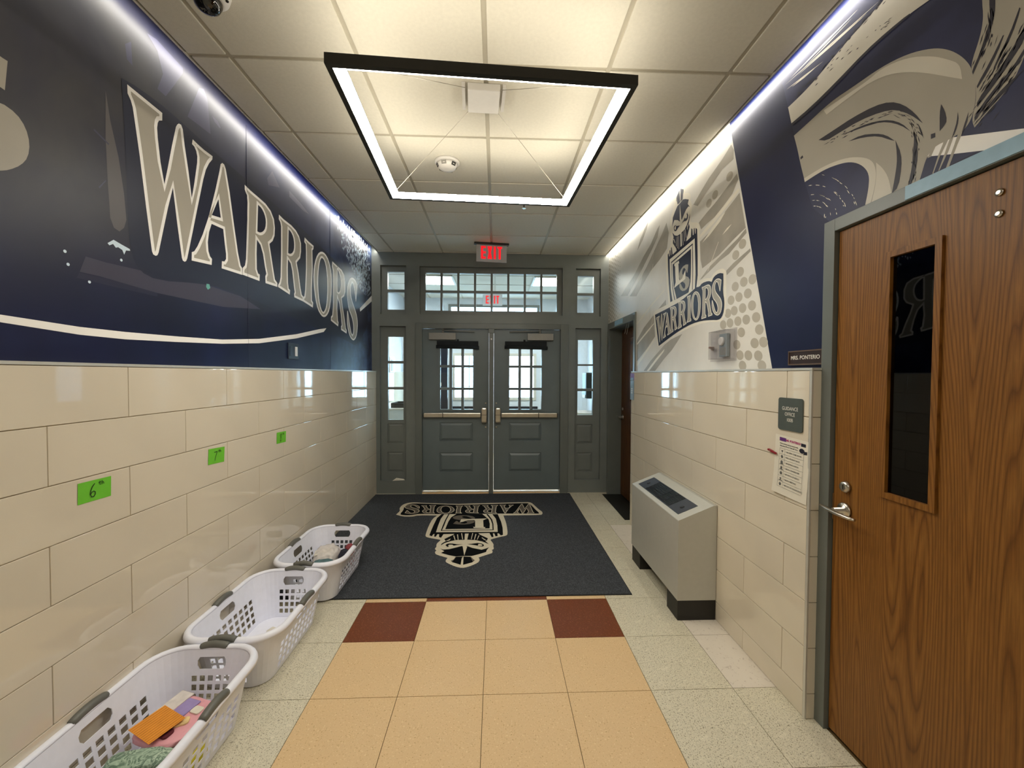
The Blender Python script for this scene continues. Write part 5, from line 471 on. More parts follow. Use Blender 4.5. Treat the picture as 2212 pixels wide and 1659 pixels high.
R_DOT = [(2.4066,2.0453),(2.3221,2.0544),(2.3676,1.9756),(2.2825,1.9804),(2.2422,1.9055),(2.3296,1.905),(2.4131,1.9028),(2.2033,1.8342),(2.2927,1.8335),(2.3738,1.835),(2.455,1.8346),(2.1744,1.7639),(2.3376,1.7652),(2.2128,1.693),(2.1375,1.6929),(2.5298,1.8322),(2.2672,1.6278),(2.179,1.6221),(2.3469,1.6327),(2.3196,1.5708),(2.1467,1.5672),(2.448,1.9717),(2.3801,1.6964),(2.4795,1.897),(2.2419,2.051),(2.4865,2.736),(2.6517,2.6957),(2.7282,2.673),(2.3419,2.2787),(2.407,2.2331),(2.3589,2.1217)]

# ------------------------------------------------------------------ the setting
XL, XLT, XR, XRT, ZT, ZC, YB = -1.55, -1.497, 1.43, 1.366, 1.549, 3.032, 5.18
YV, ZV = 7.80, 2.95                                  # vestibule: far wall, ceiling
YE = -4.0                                            # added closing wall behind the camera, keeps bounced light in
fl = lambda off: (lambda u, v: (XL + off, u, v))     # prints on the left wall: (depth, height)
fr = lambda off: (lambda u, v: (XR - off, u, v))     # prints on the right wall
fm = lambda off: (lambda u, v: (u, v, 0.009 + off))  # inlay of the mat
XZ = lambda y: (lambda u, v: (u, y, v))              # flat things facing the camera

# floor
b = MB(); b.box(-2.3, 2.3, YE, 8.4, -0.12, -0.004, 0)
floor = tag(b.build('floor', 'vct_joint'), 'speckled tile floor with a tan runner and two brown squares', 'floor', kind='structure')
T, FX, FY = 0.4023, -0.8592, 2.7046
TILES = {}
def floor_tile(x0, x1, y0, y1, m):
    key = (round(x1 - x0, 4), round(y1 - y0, 4), m)
    if key not in TILES:
        q = MB(); g = 0.0014; w, d = key[0] / 2 - g, key[1] / 2 - g
        q.box(-w, w, -d, d, -0.0045, 0.0, 0); TILES[key] = q.mesh('floor_tile', [m])
    inst('tile', TILES[key], floor, ((x0 + x1) / 2, (y0 + y1) / 2, 0))
for r in range(-4, 7):
    y0 = FY + r * T; y1 = min(y0 + T, 5.32)
    if y0 > 5.3: continue
    for cidx in range(-2, 5):
        x0 = max(FX + cidx * T, XLT - 0.02); x1 = x0 + T if cidx > -2 else FX - T
        if cidx in (0, 1, 2, 3):
            m = 'tan_vct'
            if r == -1 and cidx in (0, 3): m = 'brown_vct'
            if r == 0 and cidx in (1, 2): m = 'brown_vct'
            if r >= 1: m = 'cream_vct' if cidx == 3 and r > 5 else 'tan_vct'
        else: m = 'cream_vct'
        floor_tile(x0, x1, y0, y1, m)
xe = FX + 5 * T
for y0, y1, m in ((1.0, 1.498, 'cream_vct'), (1.498, 1.9003, 'cream_vct'), (1.9003, 2.3026, 'white_vct'), (2.3026, 2.7049, 'white_vct'), (2.7049, 3.107, 'cream_vct'), (3.107, 3.38, 'cream_vct'), (3.38, 3.645, 'white_vct'), (3.645, 4.047, 'white_vct'), (4.047, 4.45, 'cream_vct'), (4.45, 4.85, 'cream_vct'), (4.85, 5.32, 'cream_vct')):
    floor_tile(xe, XR - 0.005, y0, y1, m)
q = MB(); q.box(-2.2, XR, YE, FY - 4 * T, -0.004, 0); q.build('floor_field', 'cream_vct', floor)       # corridor floor behind the camera
q = MB(); q.box(-2.2, 2.2, 5.32, 8.4, -0.004, 0.0); q.build('floor_field', 'cream_vct', floor)           # vestibule floor
q = MB(); q.box(1.35, 1.64, 4.18, 5.10, -0.004, 0.002); q.build('threshold', 'black', floor)

# ceiling: plenum cover, grid bars, lay-in tiles
b = MB(); b.box(-2.3, 2.3, YE, 5.36, 3.20, 3.26)
ceiling = tag(b.build('ceiling', 'corridor'), 'suspended grid ceiling of off-white lay-in tiles', 'ceiling', kind='structure')
CG, CX0, CY0, CJ = 0.6096, -1.2757, 2.0414, 0.614
XC0, XC1 = -1.472, 1.385
xs = [XC0] + [CX0 + i * CG for i in range(5)] + [XC1]
ys = [CY0 + j * CJ for j in range(-3, 6)] + [YB]
CT = {}
for i in range(len(xs) - 1):
    for j in range(len(ys) - 1):
        w, d = xs[i + 1] - xs[i], ys[j + 1] - ys[j]; key = (round(w, 3), round(d, 3))
        if key not in CT:
            g = 0.011 if d > 0.1 else 0.006
            q = MB(); a, c_ = w / 2 - g, d / 2 - g
            q.box(-a, a, -c_, c_, 0.0, 0.016, 0, bev=0.003); CT[key] = q.mesh('ceiling_tile', ['ceiling_tile'])
        inst('tile', CT[key], ceiling, ((xs[i] + xs[i + 1]) / 2, (ys[j] + ys[j + 1]) / 2, ZC - 0.007))
for x in xs[1:-1]:
    q = MB(); q.box(x - 0.012, x + 0.012, ys[0], YB, ZC, ZC + 0.03); q.build('grid_bar', 'grid', ceiling)
for y in ys[1:-1]:
    q = MB(); q.box(XC0, XC1, y - 0.012, y + 0.012, ZC + 0.0005, ZC + 0.028); q.build('grid_bar', 'grid', ceiling)
q = MB(); q.box(XC0, XC1, YE, ys[0], ZC, ZC + 0.03); q.build('ceiling_field', 'ceiling_tile', ceiling)
q = MB(); q.box(XC0, XC1, YE, YB, ZC + 0.032, ZC + 0.04); q.build('ceiling_backing', 'corridor', ceiling)
for x0, x1, n in ((XC0 - 0.007, XC0, 1), (XC1, XC1 + 0.007, 2)):
    q = MB(); q.box(x0, x1, YE, YB, ZC - 0.008, 3.12)
    tag(q.build('trim_%d' % n, 'white_trim'), ('white metal edge trim of the ceiling along the %s' % ('blue lettered wall' if n == 1 else 'wall with the swirl mural')), 'trim', kind='structure')

# left wall with its printed mural and tiled wainscot
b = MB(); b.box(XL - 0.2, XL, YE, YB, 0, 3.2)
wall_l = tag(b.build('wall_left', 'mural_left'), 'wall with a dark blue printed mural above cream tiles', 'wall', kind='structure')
q = MB(); q.box(XL + 0.001, XLT - 0.007, YE, YB, 0, ZT - 0.004); q.build('tile_backing', 'grout', wall_l)
def wall_tiles(parent, xf, sgn, y_start, y_end, joints0, pitch, plain_from):
    """glazed tiles 0.61 x 0.203 in running bond; xf = face, sgn = +1 facing +X"""
    cache = {}
    z1 = ZT - 0.012; row = 0
    while z1 > 0.01:
        z0 = max(0.0, z1 - 0.2035)
        j = joints0 + (pitch / 2 if row % 2 else 0)
        while j > y_start: j -= pitch
        while j < y_end:
            a, c_ = max(j, y_start), min(j + pitch, y_end)
            if c_ - a > 0.012:
                key = (round(c_ - a, 3), round(z1 - z0, 3))
                if key not in cache:
                    q = MB(); g = 0.0016
                    q.box(-0.010, 0.0, -key[0] / 2 + g, key[0] / 2 - g, -key[1] / 2 + g, key[1] / 2 - g, 0, bev=0.0022); cache[key] = q.mesh('glazed_tile', ['wall_tile'])
                inst('tile', cache[key], parent, (xf, (a + c_) / 2, (z0 + z1) / 2), (0, random.uniform(-.0012, .0012), (0 if sgn > 0 else PI) + random.uniform(-.0012, .0012)))
            j += pitch
        z1 = z0; row += 1
wall_tiles(wall_l, XLT, 1, 0.5, YB, 1.7267, 0.6097, 0.5)
q = MB(); q.box(XL, XLT, YE, 0.5, 0, ZT - 0.012); q.build('wainscot_field', 'wall_tile', wall_l)
q = MB(); q.box(XL, XLT + 0.002, YE, YB, ZT - 0.011, ZT, 0); q.build('cap_strip', 'metal_edge', wall_l)
def prints(parent, fn0, items):
    for name, off, mat, polys, holes in items:
        q = MB()
        for p in polys: q.poly(p, fn0(off), 0, holes or ())
        q.build(name, mat, parent)
E0 = 0.00025
prints(wall_l, fl, [
    ('mural_shape', 1 * E0, 'v_band2', [L_BAND2], None), ('mural_shape', 1.5 * E0, 'v_band', [L_BAND], None), ('mural_shape', 1 * E0, 'v_dag', [L_DAG], None),
    ('mural_backing', 2.2 * E0, 'v_navy', [smooth_poly(L_BACK)], None),
    ('mural_swoosh', 3 * E0, 'v_white', [L_SWOOSH], None), ('mural_swoosh', 3 * E0, 'v_white', [L_SWOOSH2], None),
    ('mural_bolt', 2 * E0, 'v_spark', [L_BOLT], None), ('mural_shape', 3 * E0, 'v_teal', [smooth_poly(L_TEAL)], None),
    ('mural_shape', 1 * E0, 'v_ghost', L_GHOST, None), ('mural_shape', 1.2 * E0, 'v_ghost', L_STREAK, None)])
q = MB()
for y, z in L_SPARK: q.poly([(y + (0.006) * math.cos(k * PI / 4), z + (0.006) * math.sin(k * PI / 4)) for k in range(8)], fl(E0))
rs = random.Random(3)
for k in range(900):                                  # the splash of pale flecks near the far corner
    z = rs.uniform(2.45, 3.06); y = rs.gauss(4.72 + (z - 2.7) * -0.35, 0.27)
    if y > 5.13 or y < 4.0 or z < 2.9 - (y - 4.0) * 0.55: continue
    a = rs.uniform(0.003, 0.015); q.poly([(y - a * .8, z), (y - a * 0.1, z - a * 1.8), (y + a * .9, z + a * rs.uniform(0.1, 1)), (y, z + a * 1.7)], fl(2.6 * E0))
tag(q.build('mural_flecks', 'v_spark', wall_l), kind='stuff')
q = MB(); q.poly(smooth_poly(L_S), fl(3 * E0)); q.build('mural_letter', 'v_grey', wall_l)
for g, o, hs in LETTERS:
    q = MB(); o2 = smooth_poly(o) if g in 'OS' else o
    hs2 = [smooth_poly(h) if g in 'OR' else h for h in hs]
    q.poly(o2, fl(3 * E0), 0, hs2)
    w = 0.0165 if g in 'WA' else 0.0175
    q.poly(inset(o2, w), fl(4 * E0), 1, [inset(h, -w) for h in hs2])
    q.build('mural_letter', ['v_white', 'v_grey'], wall_l)
for y in (2.63, 3.905):
    q = MB(); q.box(XL + 0.0001, XL + 0.0013, y - 0.0007, y + 0.0007, ZT, 3.05); q.build('vinyl_seam', 'v_band', wall_l)

# right wall with two door openings
D3 = (0.742, 1.672, -1, 2.125); D4 = (4.170, 5.104, -1, 2.09)
b = MB(); b.slab(YE, YB, 0, 3.2, [D3, D4], lambda u, v, w: (XR + w, u, v), 0.0, 0.2)
wall_r = tag(b.build('wall_right', 'mural_right'), 'wall with a grey swirl and crest mural above cream tiles', 'wall', kind='structure')
q = MB(); q.box(XRT + 0.007, XR - 0.001, 1.722, 4.075, 0, ZT - 0.004); q.build('tile_backing', 'grout', wall_r)
wall_tiles(wall_r, XRT, -1, 1.728, 4.075, 1.867, 0.6097, 0)
cache = {}
z1, row = ZT - 0.012, 0
while z1 > 0.01:                                       # narrow tiles of the wainscot's end, facing the camera
    z0 = max(0, z1 - 0.2035); h = round(z1 - z0, 3)
    if h not in cache:
        q = MB(); q.box(0.001, 0.048, -0.007, 0.0, -h / 2 + 0.0016, h / 2 - 0.0016, 0, bev=0.002); cache[h] = q.mesh('end_tile', ['wall_tile'])
    inst('tile', cache[h], wall_r, (XRT + 0.006, 1.722, (z0 + z1) / 2)); z1 = z0
q = MB(); q.box(XRT - 0.001, XRT + 0.006, 1.714, 1.7275, 0, ZT - 0.011); q.build('corner_strip', 'metal_edge', wall_r)
q = MB(); q.box(XRT - 0.002, XR, 1.713, 4.078, ZT - 0.011, ZT, 0); q.build('cap_strip', 'metal_edge', wall_r)
q = MB(); q.box(XRT, XR, YE, 0.69, 0, ZT); q.build('wainscot_field', 'wall_tile', wall_r)
prints(wall_r, fr, [('mural_field', 0.5 * E0, 'v_field', [R_FIELD], None), ('mural_swirl', 1.5 * E0, 'v_grey', [smooth_poly(p, 2) for p in R_GREYP], None), ('mural_swirl', 2.5 * E0, 'v_lgrey', [smooth_poly(p, 2) for p in R_LIGHT], None),
    ('mural_stripe', 1.0 * E0, 'v_white', [R_WHITE], None), ('mural_swirl', 3.2 * E0, 'v_dark', [smooth_poly(p, 1) for p in R_NAVYP], None), ('mural_swirl', 2.2 * E0, 'v_grey', R_FRINGE, None),
    ('mural_ticks', 1.0 * E0, 'v_cream', R_TICK, None), ('mural_ticks', 1.0 * E0, 'v_cream', R_WSTREAK, None)])
q = MB()
for p in R_BRUSH: q.poly(p, fr(3.2 * E0))
tag(q.build('mural_bristle_marks', 'v_dark', wall_r), kind='stuff')
q = MB()
for p in R_STREAK: q.poly(p, fr(1.4 * E0))
q.build('mural_streaks', 'v_streak', wall_r)
q = MB()
for p in R_WLINE: q.poly(p, fr(2.2 * E0))
rs = random.Random(9)
for k in range(46):                                    # dry brush lines along the streaks
    y = rs.uniform(2.5, 4.7); z = rs.uniform(1.9, 3.0); l = rs.uniform(0.04, 0.22); w = rs.uniform(0.002, 0.006)
    if y < 2.2 + (z - 1.5) * 0.29 + 0.3: continue
    sl = 0.95 if y < 3 else 1.15
    q.poly([(y, z), (y + w * 2, z - w), (y - l * 0.75, z + l * sl), (y - l * 0.75 - w, z + l * sl)], fr(1.9 * E0))
q.build('mural_streaks', 'v_cream', wall_r)
q = MB()
for y, z in R_DOT: q.poly([(y + 0.036 * math.cos(k * PI / 9) + 0.006 * math.sin(k * PI / 9), z + 0.029 * math.sin(k * PI / 9)) for k in range(18)], fr(1.0 * E0))
for i in range(9):
    for j in range(18):
        y = 5.14 - i * 0.062; z = 2.19 + j * 0.05 + (0.025 if i % 2 else 0)
        r_ = 0.026 - 0.0026 * i
        if r_ > 0.006 and z < 3.05: q.poly([(y + r_ * math.cos(k * PI / 6), z + r_ * 0.85 * math.sin(k * PI / 6)) for k in range(12)], fr(1.0 * E0))
tag(q.build('mural_dots', 'v_dot', wall_r), kind='stuff')
def emblem(parent, fn, k, cream, banner, sh, dark, slit, grey, Lp, sq, letters, mats, sm=0.0):
    """the crest: helmet, shield, letters and banner, flat inlay in layers of thickness k"""
    cr, nv, gy = mats
    def one(name, off, mat, polys):
        q = MB()
        for p in polys: q.poly(p, fn(off * k), 0)
        return q.build(name, mat, parent)
    one('emblem_outline', 3, cr, [smooth_poly(cream)])
    one('emblem_shield', 4, nv, [sh[0]]); one('emblem_shield', 5, cr, [sh[1]]); one('emblem_shield', 6, nv, [sh[2]]); one('emblem_shield', 7, cr, [sh[3]]); one('emblem_shield', 8, nv, [sh[4]])
    one('emblem_banner', 9, nv, [smooth_poly(banner)])
    for p_ in dark: one('emblem_helmet', 4.5, nv, [p_])
    for p_ in slit: one('emblem_slit', 5.5, cr, [p_])
    for p_ in grey: one('emblem_crest', 4.8, gy, [p_])
    one('emblem_letter', 9.5, gy, [warp(GLYPH['S'][0], sq)]); one('emblem_letter', 10, cr, [Lp])
    for g, quad in letters:
        o, hs = GLYPH[g]; q = MB()
        ow, hw = warp(o, quad), [warp(h, quad) for h in hs]
        if g in 'OS': ow = smooth_poly(ow)
        q.poly(ow, fn(10 * k), 0, hw)
        d = 0.0075 if cr == 'mat_cream' else 0.006
        q.poly(inset(ow, d), fn(11 * k), 1, [inset(h, -d) for h in hw])
        q.build('emblem_letter', [cr, gy], parent)
emblem(wall_r, fr, E0, R_CREAM, R_BANNER, [R_SH_a, R_SH_b, R_SH_c, R_SH_d, R_SH_e], R_DARK, R_SLIT, R_GREY, R_L, R_SQ, R_LET, ('v_cream', 'v_logo', 'v_grey'))

# back wall of painted wood with its openings
def atY(x, z, y): return (x * y / YB, CAM[4] + (z - CAM[4]) * y / YB)
SIDE_L = (-1.452, -1.128, 0.165, 2.110); SIDE_R = (1.010, 1.340, 0.165, 2.105)
UP_L = (-1.443, -1.124, 2.262, 2.866); UP_R = (1.010, 1.330, 2.256, 2.860); TRANS = (-0.960, 0.843, 2.262, 2.860)
DOORS = (-0.945, 0.838, -1, 2.090)
b = MB(); b.slab(-1.75, 1.75, 0, 3.2, [SIDE_L, SIDE_R, UP_L, UP_R, TRANS, DOORS], lambda u, v, w: (u, YB + w, v), 0.0, 0.14)
wall_b = tag(b.build('wall_back', 'paint_grey'), 'dark grey painted screen wall around the double doors', 'wall', kind='structure')
def glazed(name, label, hole, panes, panels=(), pane_m='pane', bar=0.0):
    """window in a hole: frame set back, panes, raised panels below"""
    u0, u1, v0, v1 = hole; y = YB + 0.048
    root = thing(name, label, 'window', ((u0 + u1) / 2, YB + 0.05, v0)); root['kind'] = 'structure'
    inv = Matrix.Translation(root.location).inverted()
    def P(q, n, m):
        o = q.build(n, m, root); o.matrix_parent_inverse = inv; return o
    q = MB(); q.slab(u0 + 0.001, u1 - 0.001, v0 + 0.001, v1 - 0.001, [p for p in panes] + [p for p in panels], lambda u, v, w: (u, y + w, v), 0.0, 0.05); P(q, 'window_frame', 'paint_grey')
    for p in panes:
        q = MB(); q.box(p[0] - 0.004, p[1] + 0.004, y + 0.022, y + 0.026, p[2] - 0.004, p[3] + 0.004); P(q, 'pane', pane_m)
    for p in panels:
        q = MB(); q.box(p[0] - 0.002, p[1] + 0.002, y + 0.014, y + 0.045, p[2] - 0.002, p[3] + 0.002)
        e = 0.028; yy = y + 0.014
        q.add([(p[0] + 0.004, yy, p[2] + 0.004), (p[1] - 0.004, yy, p[2] + 0.004), (p[1] - 0.004, yy, p[3] - 0.004), (p[0] + 0.004, yy, p[3] - 0.004), (p[0] + e, yy - 0.008, p[2] + e), (p[1] - e, yy - 0.008, p[2] + e), (p[1] - e, yy - 0.008, p[3] - e), (p[0] + e, yy - 0.008, p[3] - e)],
              [(0, 1, 5, 4), (1, 2, 6, 5), (2, 3, 7, 6), (3, 0, 4, 7), (4, 5, 6, 7)], 0)
        P(q, 'raised_panel', 'paint_grey')
    return root
def st(z0, z1): return (z0, z1)
glazed('window_1', 'tall narrow sidelight window beside the double doors, near the lettered blue wall', SIDE_L, [(-1.363, -1.169, 1.676, 1.982), (-1.363, -1.169, 1.347, 1.644), (-1.364, -1.170, 0.930, 1.314)], [(-1.371, -1.170, 0.633, 0.882), (-1.372, -1.171, 0.268, 0.519)])
glazed('window_2', 'tall narrow sidelight window beside the double doors, near the dark wooden door', SIDE_R, [(1.052, 1.248, 1.649, 1.961), (1.052, 1.249, 1.334, 1.627), (1.052, 1.249, 0.992, 1.301)], [(1.047, 1.248, 0.626, 0.872), (1.050, 1.249, 0.257, 0.504)])
glazed('window_3', 'small two-pane window above the sidelight next to the blue lettered wall', UP_L, [(-1.366, -1.155, 2.574, 2.796), (-1.366, -1.155, 2.322, 2.541)], pane_m='pane_frost')
glazed('window_4', 'small two-pane window above the sidelight next to the dark wooden door', UP_R, [(1.041, 1.250, 2.558, 2.776), (1.039, 1.249, 2.308, 2.526)], pane_m='pane_frost')
tp = []
for i in range(8):
    x0 = -0.890 + i * 0.2114; tp += [(x0, x0 + 0.185, 2.571, 2.789), (x0, x0 + 0.185, 2.316, 2.540)]
glazed('window_5', 'wide transom window of sixteen small panes above the double doors', TRANS, tp)

# frame of the double doors
q = MB()
fx0, fx1, fz = -1.008, 0.921, 2.150
for a, c_, z0, z1 in ((fx0, -0.926, 0, fz), (0.820, fx1, 0, fz), (-0.926, 0.820, 2.083, fz)):
    q.box(a, c_, YB - 0.018, YB + 0.12, z0, z1, 0, bev=0.004)
trim3 = tag(q.build('trim_3', 'paint_frame'), 'dark grey moulded frame around the double doors', 'door frame', kind='structure')
q = MB(); q.box(-0.086, -0.030, YB - 0.03, YB + 0.10, 0.0, 2.083, 0, bev=0.004); q.build('mullion', 'paint_frame', trim3)
q = MB(); q.box(-0.094, -0.022, YB - 0.036, YB - 0.01, 2.03, 2.083, 0, bev=0.003); q.build('mullion_bracket', 'paint_frame', trim3)
q = MB(); q.lathe([(0.010, 0), (0.010, 0.004), (0.006, 0.007)], lambda u, v, w: (-0.058 + u, YB - 0.03 - w, 1.955 + v), 16); q.build('sensor_dot', 'white_plastic', trim3)
q = MB(); q.box(-0.935, 0.825, YB - 0.005, YB + 0.14, 0.0, 0.012, 0); q.build('threshold', 'tan_vct', trim3)

def entry_door(name, label, x0, x1, flip):
    """steel door leaf with nine small panes; flip mirrors it"""
    yd = YB + 0.03; root = thing(name, label, 'door', ((x0 + x1) / 2, yd, 0.03)); root['kind'] = 'structure'
    inv = Matrix.Translation(root.location).inverted()
    def P(q, n, m, par=None):
        o = q.build(n, m, par or root)
        if par is None: o.matrix_parent_inverse = inv
        return o
    lx = (-0.703, -0.553, -0.405) if not flip else (0.172, 0.320, 0.468)
    panes = []
    for a in lx:
        for z0, z1 in ((1.628, 1.851), (1.343, 1.597), (1.067, 1.312)): panes.append((a, a + 0.115, z0, z1))
    pn = (-0.712, -0.289) if not flip else (0.166, 0.584)
    rp = [(pn[0], pn[1], 0.663, 0.897), (pn[0], pn[1], 0.268, 0.511)]
    q = MB(); q.slab(x0, x1, 0.032, 2.080, panes + rp, lambda u, v, w: (u, yd + w, v), 0.0, 0.045); P(q, 'door_leaf', 'paint_door')
    q = MB(); q.slab(lx[0] - 0.028, lx[2] + 0.143, 1.040, 1.885, panes, lambda u, v, w: (u, yd + w, v), -0.009, 0.0); P(q, 'muntin_frame', 'paint_door')
    for p in panes:
        q = MB(); q.box(p[0] - 0.003, p[1] + 0.003, yd + 0.020, yd + 0.025, p[2] - 0.003, p[3] + 0.003); P(q, 'pane', 'pane')
    for p in rp:
        q = MB(); e = 0.034; yy = yd + 0.014
        q.box(p[0] - 0.002, p[1] + 0.002, yy, yd + 0.04, p[2] - 0.002, p[3] + 0.002)
        q.add([(p[0] + 0.006, yy - 0.0005, p[2] + 0.006), (p[1] - 0.006, yy - 0.0005, p[2] + 0.006), (p[1] - 0.006, yy - 0.0005, p[3] - 0.006), (p[0] + 0.006, yy - 0.0005, p[3] - 0.006), (p[0] + e, yy - 0.013, p[2] + e), (p[1] - e, yy - 0.013, p[2] + e), (p[1] - e, yy - 0.013, p[3] - e), (p[0] + e, yy - 0.013, p[3] - e)],
              [(0, 1, 5, 4), (1, 2, 6, 5), (2, 3, 7, 6), (3, 0, 4, 7), (4, 5, 6, 7)], 0)
        P(q, 'raised_panel', 'paint_door')
    # closer
    cx0, cx1 = (-0.840, -0.504) if not flip else (0.397, 0.727)
    q = MB(); q.box(cx0, cx1, yd - 0.055, yd - 0.001, 1.944, 2.030, 0, bev=0.004); cl = P(q, 'door_closer', 'closer')
    a, e = ((-0.665, -0.27) if not flip else (0.555, 0.17))
    q = MB(); q.tube([(a, yd - 0.055, 2.062), (e, yd - 0.045, 2.048)], 0.010, 8, flat=0.6); q.tube([(a, yd - 0.03, 2.025), (a, yd - 0.03, 2.082)], 0.014, 10)
    o = q.build('closer_arm', 'closer', cl)
    # rolled shade strapped above the panes
    s0, s1 = (-0.743, -0.220) if not flip else (0.115, 0.648)
    q = MB(); q.box(s0, s1 - 0.004, yd - 0.028, yd - 0.010, 1.862, 1.930, 0, bev=0.003)
    q.tube([(s0 - 0.006, yd - 0.034, 1.858), (s1 + 0.006, yd - 0.034, 1.848)], 0.022, 12)
    sx = (s0 + s1) / 2 + (0.0 if not flip else -0.02); q.box(sx - 0.012, sx + 0.012, yd - 0.02, yd - 0.004, 1.925, 1.952)
    P(q, 'rolled_shade', 'shade')
    # panic bar
    b0, b1 = (-0.905, -0.190) if not flip else (0.070, 0.784)
    q = MB(); q.box(b0, b1, yd - 0.052, yd - 0.010, 0.965, 1.023, 0, bev=0.008)
    bar = P(q, 'panic_bar', 'steel')
    h0, h1 = (-0.181, -0.113) if not flip else (-0.005, 0.062)
    q = MB(); q.box(h0, h1, yd - 0.072, yd - 0.002, 0.900, 1.090, 0, bev=0.016); q.build('latch_housing', 'steel', bar)
    k0, k1 = (b0 + 0.235, b0 + 0.243) if not flip else (b1 - 0.243, b1 - 0.235)
    q = MB(); q.box(k0, k1, yd - 0.0535, yd - 0.008, 0.963, 1.025); q.build('bar_joint', 'black', bar)
    q = MB(); q.box(b0 - 0.004, b0 + 0.004, yd - 0.05, yd - 0.008, 0.967, 1.021) if not flip else q.box(b1 - 0.004, b1 + 0.004, yd - 0.05, yd - 0.008, 0.967, 1.021); q.build('end_cap', 'black', bar)
    q = MB(); q.box(h0 - 0.0005, h1 + 0.0005, yd - 0.0735, yd - 0.02, 0.998, 1.002); q.build('housing_joint', 'black', bar)
    hx = -0.128 if not flip else 0.006
    for z in (1.145, 0.84):
        q = MB(); q.lathe([(0.011, 0), (0.011, 0.003), (0.007, 0.005)], lambda u, v, w: (hx + u, yd - w, z + v), 14); P(q, 'bolt_cap', 'steel')
    return root
entry_door('door_1', 'dark grey entry door leaf nearer the lettered wall, nine small panes', -0.924, -0.090, False)
entry_door('door_2', 'dark grey entry door leaf nearer the floor heater, nine small panes', -0.026, 0.818, True)

# wooden office door beside the camera, and the farther one
def side_door(name, label, Y0, Y1, ztop, xf, wood, lite, glassm, hole, framelab):
    root = thing(name, label, 'door', (xf, (Y0 + Y1) / 2, 0.012)); root['kind'] = 'structure'
    inv = Matrix.Translation(root.location).inverted()
    def P(q, n, m, par=None):
        o = q.build(n, m, par or root)
        if par is None: o.matrix_parent_inverse = inv
        return o
    q = MB(); q.slab(Y0, Y1, 0.014, ztop, [lite], lambda u, v, w: (xf + w, u, v), 0.0, 0.045); P(q, 'door_leaf', wood)
    q = MB(); m_ = 0.018; q.slab(lite[0] - m_, lite[1] + m_, lite[2] - m_, lite[3] + m_, [(lite[0] + .003, lite[1] - .003, lite[2] + .003, lite[3] - .003)], lambda u, v, w: (xf + w, u, v), -0.009, 0.02); P(q, 'glazing_bead', wood)
    q = MB(); q.box(xf + 0.004, xf + 0.009, lite[0] - 0.002, lite[1] + 0.002, lite[2] - 0.002, lite[3] + 0.002); P(q, 'pane', glassm)
    return root, P, inv
d3, P3, _ = side_door('door_3', 'oak veneer office door with a narrow dark window and lever handle', 0.755, 1.660, 2.112, XR - 0.002, 'oak', (1.276, 1.432, 1.087, 1.946), 'pane_dark', D3, '')
q = MB(); xh = XR - 0.004
q.lathe([(0.031, 0), (0.031, 0.006), (0.027, 0.010), (0.012, 0.012), (0.011, 0.050)], lambda u, v, w: (xh - w, 1.602 + u, 0.966 + v), 24)
q.tube([(xh - 0.048, 1.668, 0.968), (xh - 0.055, 1.630, 0.966), (xh - 0.058, 1.58, 0.962), (xh - 0.058, 1.52, 0.962), (xh - 0.052, 1.498, 0.962)], [0.006, 0.0105, 0.0105, 0.009, 0.007], 12, flat=0.75)
P3(q, 'lever_handle', 'steel')
q = MB(); q.lathe([(0.023, 0), (0.023, 0.006), (0.019, 0.014), (0.010, 0.0145)], lambda u, v, w: (xh - w, 1.598 + u, 1.063 + v), 20); lk = P3(q, 'lock_cylinder', 'steel')
q = MB(); q.box(xh - 0.0155, xh - 0.0142, 1.5965, 1.5995, 1.054, 1.072); q.build('keyhole', 'black', lk)
for z in (2.037, 1.977):
    q = MB(); q.lathe([(0.011, 0), (0.010, 0.003), (0.005, 0.005)], lambda u, v, w: (xh - w, 1.117 + u, z + v), 16); P3(q, 'screw_cap', 'steel')
for z in (0.35, 0.965, 1.75):
    q = MB(); q.box(xh - 0.003, xh + 0.02, 1.6595, 1.6625, z - 0.055, z + 0.055); P3(q, 'strike_plate', 'steel') if z == 0.965 else None
q = MB()
for y0, y1, z0, z1 in ((1.664, 1.719, 0, 2.168), (0.695, 0.750, 0, 2.168), (0.750, 1.664, 2.117, 2.168)): q.box(XR - 0.022, XR + 0.12, y0, y1, z0, z1, 0, bev=0.002)
t4 = tag(q.build('trim_4', 'paint_frame'), 'dark grey metal frame around the oak office door', 'door frame', kind='structure')
q = MB(); q.box(XR - 0.0245, XR - 0.021, 0.98, 1.369, 2.1205, 2.167); q.build('blue_strip', 'tape_blue', t4)
d4, P4, _ = side_door('door_4', 'dark wooden door set deep in the wall beside the entry doors', 4.185, 5.088, 2.075, 1.582, 'oak_dark', (4.42, 4.74, 1.20, 1.95), 'pane', D4, '')
q = MB(); q.lathe([(0.03, 0), (0.03, 0.006), (0.012, 0.010), (0.011, 0.045)], lambda u, v, w: (1.582 - w, 5.02 + u, 0.99 + v), 18)
q.tube([(1.535, 5.06, 0.99), (1.53, 5.02, 0.99), (1.53, 4.92, 0.988)], [0.007, 0.010, 0.008], 10); P4(q, 'lever_handle', 'steel')
q = MB(); q.lathe([(0.022, 0), (0.020, 0.010), (0.010, 0.012)], lambda u, v, w: (1.582 - w, 5.02 + u, 1.09 + v), 16); P4(q, 'lock_cylinder', 'steel')
q = MB()
for y0, y1, z0, z1 in ((5.092, 5.142, 0, 2.157), (4.132, 4.182, 0, 2.157), (4.182, 5.092, 2.08, 2.157)): q.box(XR - 0.014, XR + 0.2, y0, y1, z0, z1, 0, bev=0.002)
t5 = tag(q.build('trim_5', 'paint_frame'), 'dark grey frame and deep jamb around the far wooden door', 'door frame', kind='structure')
q = MB(); q.box(XR - 0.0165, XR - 0.013, 4.54, 4.84, 2.095, 2.150); q.build('blue_strip', 'tape_blue', t5)

